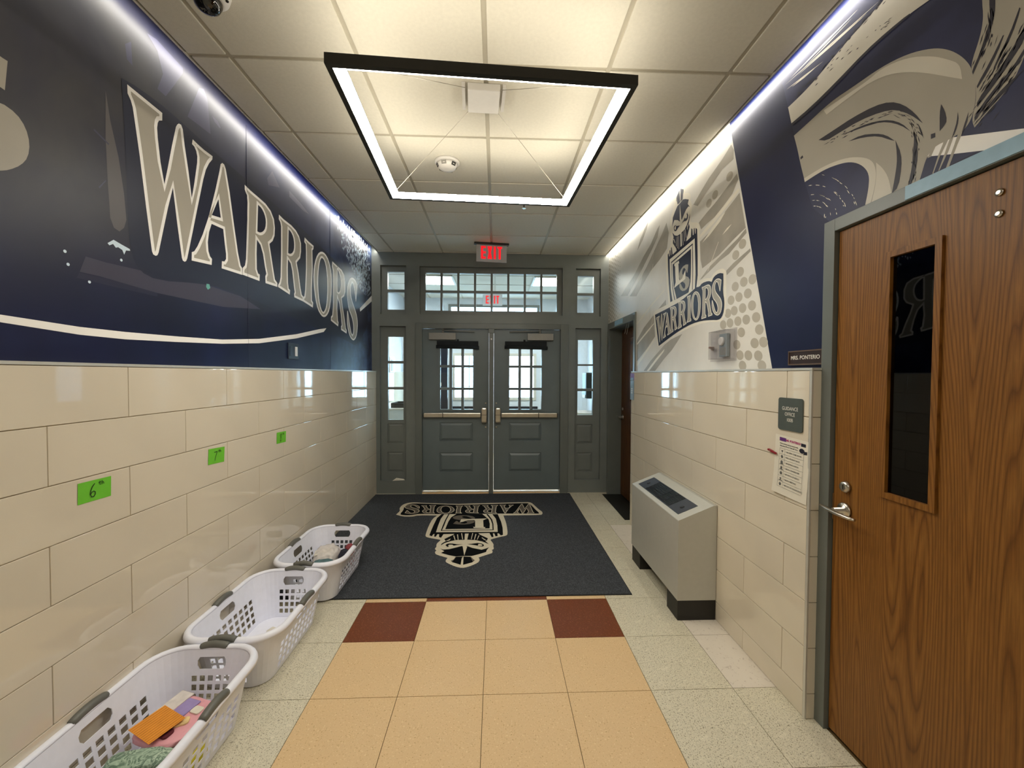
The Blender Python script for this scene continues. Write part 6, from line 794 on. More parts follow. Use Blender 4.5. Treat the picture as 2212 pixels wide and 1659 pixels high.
# closed dark office behind the oak door, added wall closing the corridor behind the camera
b = MB(); b.slab(YE, 3.0, 0, 3.2, [], lambda u, v, w: (3.2 + w, u, v), 0, 0.1); b.box(XR + 0.2, 3.2, 2.9, 3.0, 0, 3.2); b.box(XR + 0.2, 3.3, -0.6, -0.5, 0, 3.2); b.box(XR + 0.2, 3.3, -0.6, 3.0, 3.2, 3.26); b.box(XR + 0.2, 3.3, -0.6, 3.0, -0.1, 0)
tag(b.build('wall_office', 'office_dark'), 'unlit office walls behind the oak door', 'wall', kind='structure')
b = MB(); b.box(-2.3, 2.3, YE - 0.1, YE, 0, 3.26)
tag(b.build('wall_front', 'corridor'), 'plain wall added to close the corridor behind the viewer', 'wall', kind='structure')
b = MB(); b.slab(3.1, 5.32, 0, 3.2, [(3.5, 4.8, 1.0, 2.2)], lambda u, v, w: (4.4 + w, u, v), 0, 0.1); b.box(XR + 0.2, 4.5, 5.24, 5.32, 0, 3.2); b.box(XR + 0.2, 4.5, 3.02, 3.1, 0, 3.2); b.box(XR + 0.2, 4.5, 3.02, 5.32, 3.0, 3.06); b.box(XR + 0.2, 4.5, 3.02, 5.32, -0.1, 0)
tag(b.build('wall_side_office', 'wall_white'), 'daylit office walls behind the far wooden door', 'wall', kind='structure')
# vestibule between the double doors and the outside
b = MB(); b.slab(5.32, YV, 0, 3.3, [], lambda u, v, w: (-1.75 - w, u, v), 0, 0.1); wv = tag(b.build('wall_vestibule_left', 'wall_white'), 'white vestibule wall seen through the tall sidelight', 'wall', kind='structure')
q = MB(); q.box(-1.75, -1.735, 5.33, YV, 0, 1.549); q.build('wainscot_field', 'wall_tile', wv)
b = MB(); b.slab(5.32, YV, 0, 3.3, [], lambda u, v, w: (1.75 + w, u, v), 0, 0.1); wv2 = tag(b.build('wall_vestibule_right', 'wall_white'), 'white vestibule wall behind the bin and dispenser', 'wall', kind='structure')
q = MB(); q.box(1.735, 1.75, 5.33, 6.1, 0, 2.1); q.build('door_casing', 'paint_frame', wv2)
b = MB(); b.box(-1.85, 1.85, 5.32, YV + 0.1, ZV, ZV + 0.06); cv = tag(b.build('ceiling_vestibule', 'ceiling_tile'), 'tiled ceiling of the vestibule beyond the transom', 'ceiling', kind='structure')
for x in (-1.24, -0.63, -0.02, 0.55, 1.16):
    q = MB(); q.box(x - 0.012, x + 0.012, 5.33, YV, ZV - 0.006, ZV); q.build('grid_bar', 'grid', cv)
for y in (5.40, 6.0, 6.6, 7.2):
    q = MB(); q.box(-1.74, 1.74, y - 0.012, y + 0.012, ZV - 0.0055, ZV); q.build('grid_bar', 'grid', cv)
OUT = [(-0.78, -0.26, 1.07, 1.86), (0.20, 0.72, 1.07, 1.86), (-0.85, 0.78, 2.55, 2.78), (-1.55, -1.15, 1.0, 2.1), (1.12, 1.50, 1.0, 2.1)]
b = MB(); b.slab(-1.85, 1.85, 0, 3.3, OUT, lambda u, v, w: (u, YV + w, v), 0, 0.12); wo = tag(b.build('wall_outer', 'wall_white'), 'pale outer vestibule wall with bright glazed openings', 'wall', kind='structure')
for h in OUT:
    q = MB(); q.box(h[0], h[1], YV + 0.05, YV + 0.055, h[2], h[3]); q.build('pane', 'pane', wo)
    q = MB(); q.slab(h[0] - 0.05, h[1] + 0.05, h[2] - 0.05, h[3] + 0.05, [h], lambda u, v, w: (u, YV + w, v), -0.02, 0.0); q.build('window_casing', 'paint_frame' if h[2] > 2 else 'white_trim', wo)
for h in OUT[:2]:
    for f_ in (0.27, ):
        q = MB(); q.box(h[0] + f_ - 0.006, h[0] + f_ + 0.006, YV + 0.03, YV + 0.05, h[2], h[3]); q.build('muntin', 'paint_frame', wo)
    for z in (1.28, 1.66):
        q = MB(); q.box(h[0], h[1], YV + 0.03, YV + 0.05, z - 0.005, z + 0.005); q.build('muntin', 'paint_frame', wo)
    q = MB(); q.box(h[0] - 0.08, h[1] + 0.08, YV - 0.012, YV, 0.05, 0.90); q.build('kick_panel', 'switch_dark', wo)
b = MB(); b.box(-8, 8, YV + 0.2, 22, -0.2, -0.02)
tag(b.build('ground_outside', 'outdoor'), 'sunlit paving outside the outer doors', 'ground', kind='structure')

# ------------------------------------------------------------------ ceiling fittings
# rectangular pendant
PC, PR, PW, PD, PZ = (-0.072, 2.223), math.radians(2.96), 1.219, 1.207, 2.68
pen = thing('pendant_light', 'black rectangular ring pendant lamp with a glowing inner edge', 'lamp', (PC[0], PC[1], PZ), PR)
def ring(prof_pts, mi=0):
    """profile points (inward offset, height) swept around the rectangle"""
    q = MB(); n = len(prof_pts)
    for d, z in prof_pts:
        a, c_ = PW / 2 - d, PD / 2 - d
        q.v += [(-a, -c_, z), (a, -c_, z), (a, c_, z), (-a, c_, z)]
    for i in range(n - 1):
        for k in range(4): q.f.append([i * 4 + k, i * 4 + (k + 1) % 4, (i + 1) * 4 + (k + 1) % 4, (i + 1) * 4 + k]); q.mi.append(mi); q.sm.append(False)
    return q
ring([(0.024, 0), (0, 0), (0, 0.040), (0.010, 0.040), (0.010, 0.0395)]).build('outer_frame', 'dark_metal', pen)
ring([(0.056, 0.0200), (0.056, 0.0260), (0.066, 0.0260), (0.066, 0.024), (0.064, 0.024)]).build('inner_frame', 'dark_metal', pen)
ring([(0.024, 0.0), (0.064, 0.024)]).build('lens', 'lens', pen)
ring([(0.010, 0.0392), (0.056, 0.0205)]).build('uplight_lens', 'uplight', pen)
def loc2(x, y):                                        # world to pendant-local
    dx, dy = x - PC[0], y - PC[1]; return (dx * math.cos(PR) + dy * math.sin(PR), -dx * math.sin(PR) + dy * math.cos(PR))
can = (-0.072, 2.256)
q = MB(); a, c_ = loc2(*can)
q.box(a - 0.085, a + 0.085, c_ - 0.095, c_ + 0.095, ZC - 0.045 - PZ, ZC - 0.008 - PZ, 0, bev=0.004); canopy = q.build('ceiling_canopy', 'white_plastic', pen)
for s_ in (-1, 1):
    q = MB(); q.box(a + s_ * 0.1065 - 0.0085, a + s_ * 0.1065 + 0.0085, c_ - 0.095, c_ + 0.095, ZC - 0.03 - PZ, ZC - 0.008 - PZ); q.build('canopy_flange', 'white_plastic', canopy)
for sx in (-1, 1):
    for sy in (-1, 1):
        q = MB(); q.tube([(a + sx * 0.085, c_ + sy * 0.095, ZC - 0.04 - PZ), (sx * (PW / 2 - 0.05), sy * (PD / 2 - 0.05), 0.042)], 0.0016, 6); q.build('suspension_cable', 'steel', pen)
# cove strips: profile behind the ceiling trim, its lens turned down towards the wall
for x, sg, lab in ((XC0 - 0.0075, -1, 'glowing light strip in the ceiling slot above the lettered wall'), (XC1 + 0.0075, 1, 'glowing light strip in the ceiling slot above the swirl mural')):
    cl_ = thing('cove_light', lab, 'light strip', (x, 0, 3.030), 0, 'cove light strips along the ceiling edges')
    q = MB(); q.prism([(0, 0.002), (0, 0.034), (sg * 0.021, 0.034), (sg * 0.021, 0.026)], lambda u, v, w: (u, w, v), -2.5, YB - 0.01); q.build('profile', 'white_trim', cl_)
    q = MB(); q.add([(sg * 0.001, -2.5, 0.0018), (sg * 0.001, YB - 0.012, 0.0018), (sg * 0.0215, YB - 0.012, 0.0255), (sg * 0.0215, -2.5, 0.0255)], [(0, 1, 2, 3)]); q.build('lens', 'cove_led', cl_)
# smoke detector
det = thing('smoke_detector', 'round white smoke detector on the ceiling inside the pendant ring', 'smoke detector', (-0.352, 2.962, ZC - 0.0075))
q = MB(); q.lathe([(0.088, 0), (0.088, -0.012), (0.080, -0.018)], lambda u, v, w: (u, v, w), 32); q.build('base', 'white_plastic', det)
q = MB(); q.lathe([(0.074, -0.018), (0.070, -0.036), (0.052, -0.052), (0.02, -0.056)], lambda u, v, w: (u, v, w), 32); hd = q.build('sensor_head', 'white_plastic', det)
for k in range(6):
    an = k * PI / 3 + 0.3; q = MB(); ca, sa = math.cos(an), math.sin(an)
    pts = [(0.060, -0.020), (0.060, 0.020)]
    vs = []
    for r_, z in ((0.0735, -0.024), (0.063, -0.0455)):
        for s_ in (-0.017, 0.017): vs.append((r_ * ca - s_ * sa, r_ * sa + s_ * ca, z))
    q.add([(x * 1.02, y * 1.02, z) for x, y, z in vs], [(0, 1, 3, 2)], 0); q.build('intake_grille', 'black' if k % 2 else 'closer', hd)
sp = thing('sprinkler_head', 'small sprinkler head on the ceiling behind the pendant ring', 'sprinkler', (0.244, 3.658, ZC - 0.0075))
q = MB(); q.lathe([(0.036, 0), (0.034, -0.006), (0.012, -0.010)], lambda u, v, w: (u, v, w), 20); q.build('escutcheon', 'white_plastic', sp)
q = MB(); q.lathe([(0.009, -0.010), (0.008, -0.034), (0.018, -0.036), (0.018, -0.039)], lambda u, v, w: (u, v, w), 16); q.build('deflector', 'steel', sp)
# security camera
sc_ = thing('security_camera', 'white dome security camera with a black lens on the ceiling', 'security camera', (-1.128, 1.675, ZC - 0.0075))
q = MB(); q.lathe([(0.078, 0), (0.078, -0.016), (0.072, -0.040), (0.056, -0.055), (0.050, -0.056)], lambda u, v, w: (u, v, w), 36); q.build('housing', 'white_plastic', sc_)
q = MB(); q.lathe([(0.0505, -0.052), (0.049, -0.066), (0.041, -0.083), (0.026, -0.095), (0.008, -0.100)], lambda u, v, w: (u - 0.004, v + 0.004, w), 32); q.build('dome', 'lens_black', sc_)
q = MB(); q.lathe([(0.006, 0), (0.005, -0.004)], lambda u, v, w: (0.066 + u, 0.012 + v, -0.047 + w), 12); q.build('housing_screw', 'black', sc_)
# exit signs
def exit_sign(label, x, y, ztop, w, h, rz, dark, nm='exit_sign'):
    e = thing(nm, label, 'exit sign', (x, y, ztop), rz)
    q = MB(); q.box(-w * 0.57, w * 0.57, -0.028, 0.028, -0.022, 0.0, 0, bev=0.003); q.build('ceiling_canopy', 'dark_metal' if dark else 'white_plastic', e)
    q = MB(); q.box(-w / 2, w / 2, -0.004, 0.004, -0.022 - h, -0.020, 0); q.build('acrylic_panel', 'acrylic_sign', e)
    # letters drawn as strokes
    s_ = h * 0.74; lw = s_ * 0.16; top = -0.022 - h * 0.08; bot = top - s_; yy = -0.0052
    def stroke(q, p0, p1):
        a_, b_ = Vector(p0), Vector(p1); d = (b_ - a_).normalized(); n_ = Vector((-d.y, d.x)) * lw / 2
        pts = [a_ + n_, b_ + n_, b_ - n_, a_ - n_]
        q.prism([(p.x, p.y) for p in pts], lambda u, v, w_: (u, yy + w_, v), 0, 0.0012)
    cw = w * 0.155; gap = w * 0.055; x0 = -(3.4 * cw + 3 * gap) / 2
    for ch in 'EXIT':
        q = MB(); h2 = lw / 2; wd = cw if ch != 'I' else cw * 0.4
        if ch == 'E':
            stroke(q, (x0 + h2, bot), (x0 + h2, top))
            for z in (top - h2, (top + bot) / 2, bot + h2): stroke(q, (x0 + h2, z), (x0 + wd, z))
        elif ch == 'X': stroke(q, (x0 + h2, bot), (x0 + wd - h2, top)); stroke(q, (x0 + h2, top), (x0 + wd - h2, bot))
        elif ch == 'I': stroke(q, (x0 + wd / 2, bot), (x0 + wd / 2, top))
        else: stroke(q, (x0 + wd / 2, bot), (x0 + wd / 2, top)); stroke(q, (x0, top - h2), (x0 + wd, top - h2))
        q.build('letter', 'exit_red', e); x0 += wd + gap
    return e
exit_sign('glowing red EXIT sign hanging under the ceiling before the double doors', -0.055, 4.76, ZC - 0.007, 0.352, 0.195, math.radians(7), True)
exit_sign('second red EXIT sign, seen through the transom in the vestibule', -0.065, 7.30, ZV - 0.006, 0.345, 0.19, 0.0, False)

# ------------------------------------------------------------------ things on the left wall
sw = thing('light_switch', 'dark blue light switch plate with one white rocker on the mural', 'switch', (XL, 3.188, 1.682))
q = MB(); q.box(0.0005, 0.007, -0.078, 0.078, -0.060, 0.060, 0, bev=0.002); q.build('plate', 'switch_dark', sw)
q = MB(); q.box(0.006, 0.011, 0.022, 0.056, -0.036, 0.036, 0, bev=0.0015); q.build('rocker', 'white_plastic', sw)
q = MB(); q.box(0.006, 0.009, -0.056, -0.022, -0.036, 0.036, 0, bev=0.0015); q.build('rocker', 'switch_dark', sw)
def strokes(q, lines, fn, r=0.0016):
    for ln in lines:
        for a_, b_ in zip(ln[:-1], ln[1:]):
            A, B = Vector(a_), Vector(b_); d = (B - A)
            if d.length < 1e-6: continue
            d.normalize(); n_ = Vector((-d.y, d.x)) * r; A2, B2 = A - d * r * 0.6, B + d * r * 0.6
            q.poly([tuple(A2 + n_), tuple(B2 + n_), tuple(B2 - n_), tuple(A2 - n_)], fn)
SIX = [[(0.006, 0.030), (-0.004, 0.018), (-0.011, 0.002), (-0.013, -0.014), (-0.008, -0.025), (0.002, -0.026), (0.009, -0.018), (0.009, -0.008), (0.002, -0.002), (-0.006, -0.005), (-0.012, -0.014)]]
SEVEN = [[(-0.014, 0.024), (0.012, 0.026), (0.004, 0.006), (-0.004, -0.012), (-0.006, -0.028)]]
EIGHT = [[(0.012, 0.022), (0.000, 0.031), (-0.012, 0.022), (-0.006, 0.008), (0.008, -0.004), (0.014, -0.018), (0.002, -0.030), (-0.012, -0.022), (-0.010, -0.006), (0.004, 0.008), (0.012, 0.022)]]
TH = [[(0.020, 0.032), (0.020, 0.018), (0.024, 0.016)], [(0.015, 0.027), (0.026, 0.027)], [(0.030, 0.033), (0.030, 0.016)], [(0.030, 0.023), (0.035, 0.026), (0.038, 0.022), (0.038, 0.016)]]
for word, num, y0, y1, z0, z1, tilt in (('6th', SIX, 1.515, 1.642, 1.036, 1.113, -0.02), ('7th', SEVEN, 2.181, 2.307, 1.030, 1.112, -0.06), ('8th', EIGHT, 2.846, 2.969, 1.028, 1.105, -0.04)):
    s_ = thing('sticky_note', 'green paper note reading %s stuck on the cream tiles' % word, 'note', (XLT + 0.0006, (y0 + y1) / 2, (z0 + z1) / 2), 0, 'green grade notes on the tiles')
    s_.rotation_euler = (tilt, 0, 0); w, h = (y1 - y0) / 2, (z1 - z0) / 2
    q = MB(); n_ = 6                                    # slightly curled sheet
    q.v = []; 
    for i in range(n_ + 1):
        for j in (0, 1): q.v.append((0.0004 + 0.003 * (i / n_ - 0.5) ** 2 * (1 if j else 0.4), -w + 2 * w * i / n_, -h + 2 * h * j))
    for i in range(n_): q.f.append([2 * i, 2 * i + 2, 2 * i + 3, 2 * i + 1]); q.mi.append(0); q.sm.append(True)
    q.build('paper', 'green_paper', s_)
    q = MB(); strokes(q, num, lambda u, v: (0.0026, u * 0.85 - 0.008, v * 0.85)); strokes(q, TH, lambda u, v: (0.0026, u * 0.85, v * 0.85 + 0.003), 0.0012); q.build('handwriting', 'ink', s_)

# ------------------------------------------------------------------ things on the right wall
npl = thing('name_plate', 'dark brown name plate reading MRS. PONTERIO beside the oak door', 'name plate', (XR, 1.829, 1.598))
q = MB(); q.box(-0.010, -0.001, -0.100, 0.100, -0.031, 0.031, 0); q.build('plate', 'walnut', npl)
q = MB(); q.slab(-0.104, 0.104, -0.034, 0.034, [(-0.099, 0.099, -0.028, 0.028)], lambda u, v, w: (w, u, v), -0.013, -0.001); q.build('metal_holder', 'bronze', npl)
q = MB(); text_to(q, 'MRS. PONTERIO', 0.0255, lambda u, v: (-0.0108, -u, v), bold=0.0004, xs=0.96); q.build('lettering', 'sign_white', npl)
rsn = thing('room_sign', 'rounded grey sign reading GUIDANCE OFFICE 100B on the cream tiles', 'sign', (XRT, 1.836, 1.334))
def rrect(w, h, r, n=6):
    pts = []
    for cx, cy, a0 in ((w - r, h - r, 0), (-w + r, h - r, 90), (-w + r, -h + r, 180), (w - r, -h + r, 270)):
        for k in range(n + 1): a_ = math.radians(a0 + 90 * k / n); pts.append((cx + r * math.cos(a_), cy + r * math.sin(a_)))
    return pts
q = MB(); q.prism(rrect(0.078, 0.076, 0.012), lambda u, v, w: (w, u, v), -0.006, -0.0005); q.build('plate', 'sign_grey', rsn)
q = MB()
for i, tx in enumerate(('GUIDANCE', 'OFFICE', '100B')): text_to(q, tx, 0.0235, lambda u, v, i=i: (-0.0066, -u, v + 0.026 - 0.0265 * i), xs=0.86)
q.build('lettering', 'sign_white', rsn)
sh = thing('status_sheet', 'white paper chart of where-am-I lines taped below the room sign', 'paper sheet', (XRT, 1.832, 1.088)); sh.rotation_euler = (0.035, 0, 0)
q = MB(); n_ = 8
for i in range(n_ + 1):
    for j in (0, 1):
        t_ = i / n_; q.v.append((-0.0008 - (0.010 * (1 - t_) ** 3) * (1.0 if j == 0 else 0.25), 0.108 - 0.216 * j, -0.140 + 0.28 * t_))
for i in range(n_): q.f.append([2 * i, 2 * i + 1, 2 * i + 3, 2 * i + 2]); q.mi.append(0); q.sm.append(True)
paper = q.build('paper', 'paper', sh)
def PF(u, v): t_ = (v + 0.14) / 0.28; return (-0.0016 - 0.0100 * max(0, 1 - t_) ** 3 * 0.85, -u, v)
q = MB(); q.poly([(-0.078, 0.113), (-0.035, 0.113), (-0.035, 0.130), (-0.078, 0.130)], PF); q.build('heading_block', 'purple', sh)
q = MB(); text_to(q, 'MS. PONTERIO?', 0.0145, lambda u, v: PF(u + 0.012, v + 0.1205), bold=0.0005, xs=0.9); q.build('heading', 'magenta', sh)
q = MB(); text_to(q, "If I am not here and you need to talk,", 0.0078, lambda u, v: PF(u - 0.016, v + 0.101), bold=0.0002); text_to(q, 'then please fill out a "let\'s talk" form.', 0.0078, lambda u, v: PF(u - 0.016, v + 0.090), bold=0.0002); q.build('subtitle', 'ink', sh)
q = MB(); q.poly([(0.066 + 0.016 * math.cos(k * PI / 8), 0.092 + 0.011 * math.sin(k * PI / 8)) for k in range(16)], PF); q.poly([(0.060, 0.112), (0.088, 0.112), (0.088, 0.126), (0.060, 0.126)], PF); q.poly([(0.075, 0.078), (0.097, 0.080), (0.097, 0.094), (0.082, 0.092)], PF); q.build('printed_picture', 'navy_cloth', sh)
rows = ['I AM HERE! COME ON IN!', 'I WILL BE RIGHT BACK!', 'I AM EATING LUNCH!', 'I AM IN A CLASSROOM!', 'I AM WITH A STUDENT!', 'I AM IN A MEETING!', 'I AM OUT OF THE BUILDING!']
ql, qt, qi = MB(), MB(), MB(); z = 0.078
zb = z - 0.0262 * 7
for i in range(8): ql.poly([(-0.074, z - 0.0262 * i - 0.0005), (0.078, z - 0.0262 * i - 0.0005), (0.078, z - 0.0262 * i + 0.0005), (-0.074, z - 0.0262 * i + 0.0005)], PF)
for x in (-0.074, -0.040, 0.078): ql.poly([(x - 0.0005, zb), (x + 0.0005, zb), (x + 0.0005, z), (x - 0.0005, z)], PF)
for i, tx in enumerate(rows):
    zc_ = z - 0.0262 * (i + 0.5)
    text_to(qt, tx, 0.0088, lambda u, v: PF(u - 0.035, v + zc_), align='LEFT', bold=0.0002)
    k = 3 + (i * 2) % 5; qi.poly([(-0.057 + 0.0085 * math.cos(a_ * 2 * PI / k + 0.5), zc_ + 0.0085 * math.sin(a_ * 2 * PI / k + 0.5)) for a_ in range(k)], PF)
    if i in (2, 3, 5): qi.poly([(-0.068, zc_ - 0.010), (-0.046, zc_ - 0.010), (-0.046, zc_ - 0.006), (-0.068, zc_ - 0.006)], PF)
ql.build('ruled_lines', 'ink_grey', sh); qt.build('lettering', 'ink_grey', sh); qi.build('icons', 'ink_grey', sh)
peg = thing('clothes_peg', 'small dark red clothes peg clipped to the edge of the paper chart', 'peg', (XRT - 0.0015, 1.948, 1.142)); peg.rotation_euler = (0.16, 0, 0)
q = MB(); q.box(-0.010, -0.004, -0.030, 0.032, -0.0045, 0.0045, 0, bev=0.0012); q.build('jaw', 'red_peg', peg)
q = MB(); q.box(-0.0045, 0.0008, 0.0, 0.032, -0.004, 0.004, 0, bev=0.001); q.build('jaw', 'red_peg', peg)
q = MB(); q.tube([(-0.011, 0.008, 0.0), (-0.011, 0.012, 0.003), (-0.011, 0.016, 0.0)], 0.0012, 6); q.build('spring', 'steel', peg)
fs = thing('door_sign', 'small slate blue room sign at the far end of the cream tiles', 'sign', (XRT, 4.035, 1.40)) 
q = MB(); q.box(-0.006, -0.0005, -0.05, 0.05, -0.135, 0.055, 0, bev=0.0015); q.build('plate', 'therm_blue', fs)
q = MB(); q.box(-0.006, -0.0005, -0.05, 0.05, 0.062, 0.130, 0, bev=0.0015); q.build('plate', 'bag_lilac', fs)
q = MB(); q.box(-0.0075, -0.0055, -0.046, 0.046, 0.058, 0.085); q.build('name_strip', 'switch_dark', fs)
q = MB()
for i in range(3): q.box(-0.0068, -0.0058, -0.018, 0.018, -0.03 - 0.02 * i, -0.02 - 0.02 * i)
q.build('lettering', 'sign_white', fs)
# thermostat inside its clear guard
th = thing('thermostat', 'grey thermostat with a round knob inside the clear wall guard', 'thermostat', (XR, 2.50, 1.70))
q = MB(); q.box(-0.024, -0.0055, -0.055, 0.030, -0.070, 0.072, 0, bev=0.003); q.build('body', 'therm_blue', th)
q = MB(); q.lathe([(0.026, 0), (0.026, -0.012), (0.022, -0.016)], lambda u, v, w: (-0.024 + w, -0.008 + u, 0.026 + v), 24); q.build('knob', 'white_plastic', th)
q = MB(); q.box(-0.0252, -0.0238, -0.045, 0.020, -0.060, -0.012); q.build('scale_window', 'closer', th)
gd = thing('thermostat_guard', 'clear plastic lock box over the thermostat on the pale mural', 'guard box', (XR, 2.52, 1.70))
q = MB(); q.box(-0.005, -0.0008, -0.145, 0.150, -0.098, 0.100, 0, bev=0.0012); q.build('back_plate', 'acrylic', gd)
q = MB()
cvx0, cvx1, y0, y1, z0, z1 = -0.062, -0.005, -0.125, 0.068, -0.085, 0.090
q.box(cvx0, cvx0 + 0.003, y0, y1, z0, z1)
q.box(cvx0, cvx1, y0, y0 + 0.003, z0, z1); q.box(cvx0, cvx1, y1 - 0.003, y1, z0, z1); q.box(cvx0, cvx1, y0, y1, z0, z0 + 0.003); q.box(cvx0, cvx1, y0, y1, z1 - 0.003, z1)
q.build('cover', 'acrylic', gd)
q = MB(); q.tube([(-0.012, 0.105, -0.012), (-0.030, 0.080, -0.010), (-0.055, 0.068, -0.008)], [0.008, 0.008, 0.007], 10); q.lathe([(0.014, 0), (0.012, -0.010)], lambda u, v, w: (-0.010 + w, 0.105 + u, -0.012 + v), 16); q.build('lock', 'tan_tag', gd)

# ------------------------------------------------------------------ heater cabinet
ht = thing('heater_cabinet', 'grey enamel fan heater cabinet with a sloping dark grille top', 'heater', (1.243, 2.87, 0))
hx0, hx1, hy0, hy1 = 1.122 - 1.243, 1.3625 - 1.243, 2.443 - 2.87, 3.296 - 2.87
prof = [(hx0, 0.125), (hx1, 0.125), (hx1, 0.712), (hx1 - 0.02, 0.712), (hx0 + 0.003, 0.623), (hx0, 0.619)]
q = MB(); q.prism(prof, lambda u, v, w: (u, w, v), hy0, hy1); q.build('cabinet', 'heater', ht)
sl = (0.712 - 0.623) / ((hx1 - 0.02) - (hx0 + 0.003))
def HS(u, v, w): x = hx0 + 0.003 + u; n_ = math.hypot(1, sl); return (x - sl / n_ * w, v, 0.623 + sl * u + w / n_)
q = MB(); q.slab(0.028, 0.155, hy0 + 0.075, hy1 - 0.06, [(0.034, 0.149, hy0 + 0.23, hy1 - 0.20)], HS, 0.0002, 0.0022); q.build('grille_panel', 'grille_panel', ht)
q = MB(); q.slab(0.034, 0.149, hy0 + 0.23, hy1 - 0.20, [], HS, 0.0002, 0.0006); q.build('grille_well', 'black', ht)
for i in range(13):
    u = 0.0365 + i * 0.0092; q = MB(); q.slab(u, u + 0.0035, hy0 + 0.231, hy1 - 0.201, [], HS, 0.0007, 0.004); q.build('grille_bar', 'grille', ht)
for y in (0.33, 0.42):
    q = MB(); q.slab(0.034, 0.149, hy0 + y, hy0 + y + 0.005, [], HS, 0.001, 0.0045); q.build('grille_crossbar', 'grille', ht)
for y in (hy0 + 0.14, hy1 - 0.13):
    q = MB(); q.lathe([(0.014, 0.0022), (0.013, 0.006), (0.010, 0.007)], lambda u, v, w: HS(0.085 + u, y + v, w), 16); q.build('access_knob', 'grille', ht)
for y0, y1 in ((hy0 + 0.002, hy0 + 0.160), (hy1 - 0.190, hy1 - 0.012)):
    q = MB(); q.box(hx0 + 0.003, hx1, y0, y1, 0.0, 0.125, 0, bev=0.002); q.build('plinth_foot', 'heater_base', ht)

# ------------------------------------------------------------------ entrance mat with the crest
q = MB(); q.box(-1.49, 0.938, 2.747, 5.135, 0.0005, 0.008, 0, bev=0.003)
matt = tag(q.build('entrance_mat', 'mat_pile'), 'large charcoal entrance mat with a cream warrior crest before the doors', 'mat')
q = MB(); q.slab(-1.494, 0.942, 2.743, 5.139, [(-1.478, 0.926, 2.759, 5.123)], lambda u, v, w: (u, v, w), 0.0005, 0.0062); q.build('rubber_border', 'mat_rubber', matt)
emblem(matt, fm, 0.0002, M_CREAM, M_BANNER, [M_SH_a, M_SH_b, M_SH_c, M_SH_d, M_SH_e], M_DARK, M_SLIT, M_GREY, M_L, M_SQ, M_LET, ('mat_cream', 'mat_black', 'mat_grey'))

# ------------------------------------------------------------------ laundry baskets
BH = 0.268
def bdim(z):
    t_ = z / BH; return 0.160 + 0.052 * t_, 0.284 + 0.046 * t_, 0.085 + 0.030 * t_
def bpt(col, z, d=0.0):
    a_, b_, r_ = bdim(z); a_ += d; b_ += d; r_ += d
    kind, f_ = col[0], col[1]
    if kind == 'E': return (a_, f_ * (b_ - r_))
    if kind == 'N': return (-f_ * (a_ - r_), b_)
    if kind == 'W': return (-a_, -f_ * (b_ - r_))
    if kind == 'S': return (f_ * (a_ - r_), -b_)
    cx, cy, a0 = {'NE': (1, 1, 0), 'NW': (-1, 1, 90), 'SW': (-1, -1, 180), 'SE': (1, -1, 270)}[kind]
    an = math.radians(a0 + 90 * f_); return (cx * (a_ - r_) + r_ * math.cos(an), cy * (b_ - r_) + r_ * math.sin(an))
cols = []
def side(k, n, nar=0.66):
    p = 2.0 / n
    for i in range(n):
        c0 = -1 + i * p + p * (1 - nar) / 2; cols.append((k, c0, 'hole', c0 + p * nar / 2)); cols.append((k, c0 + p * nar, 'strut', c0 + p * nar + p * (1 - nar) / 2))
def corner(k):
    for i in range(1, 7): cols.append((k, i / 7, 'solid', 9))
for k, n, cn in (('E', 9, 'NE'), ('N', 5, 'NW'), ('W', 9, 'SW'), ('S', 5, 'SE')):
    cols.append((k, -1.0, 'solid', 9)); side(k, n); cols.append((k, 1.0, 'solid', 9)); corner(cn)
zrow = [(0.0, 's'), (0.028, 'h'), (0.053, 's'), (0.065, 'h'), (0.090, 's'), (0.102, 'h'), (0.127, 's'), (0.139, 'h'), (0.163, 's'), (0.188, 'slot'), (0.238, 's'), (BH, 'end')]
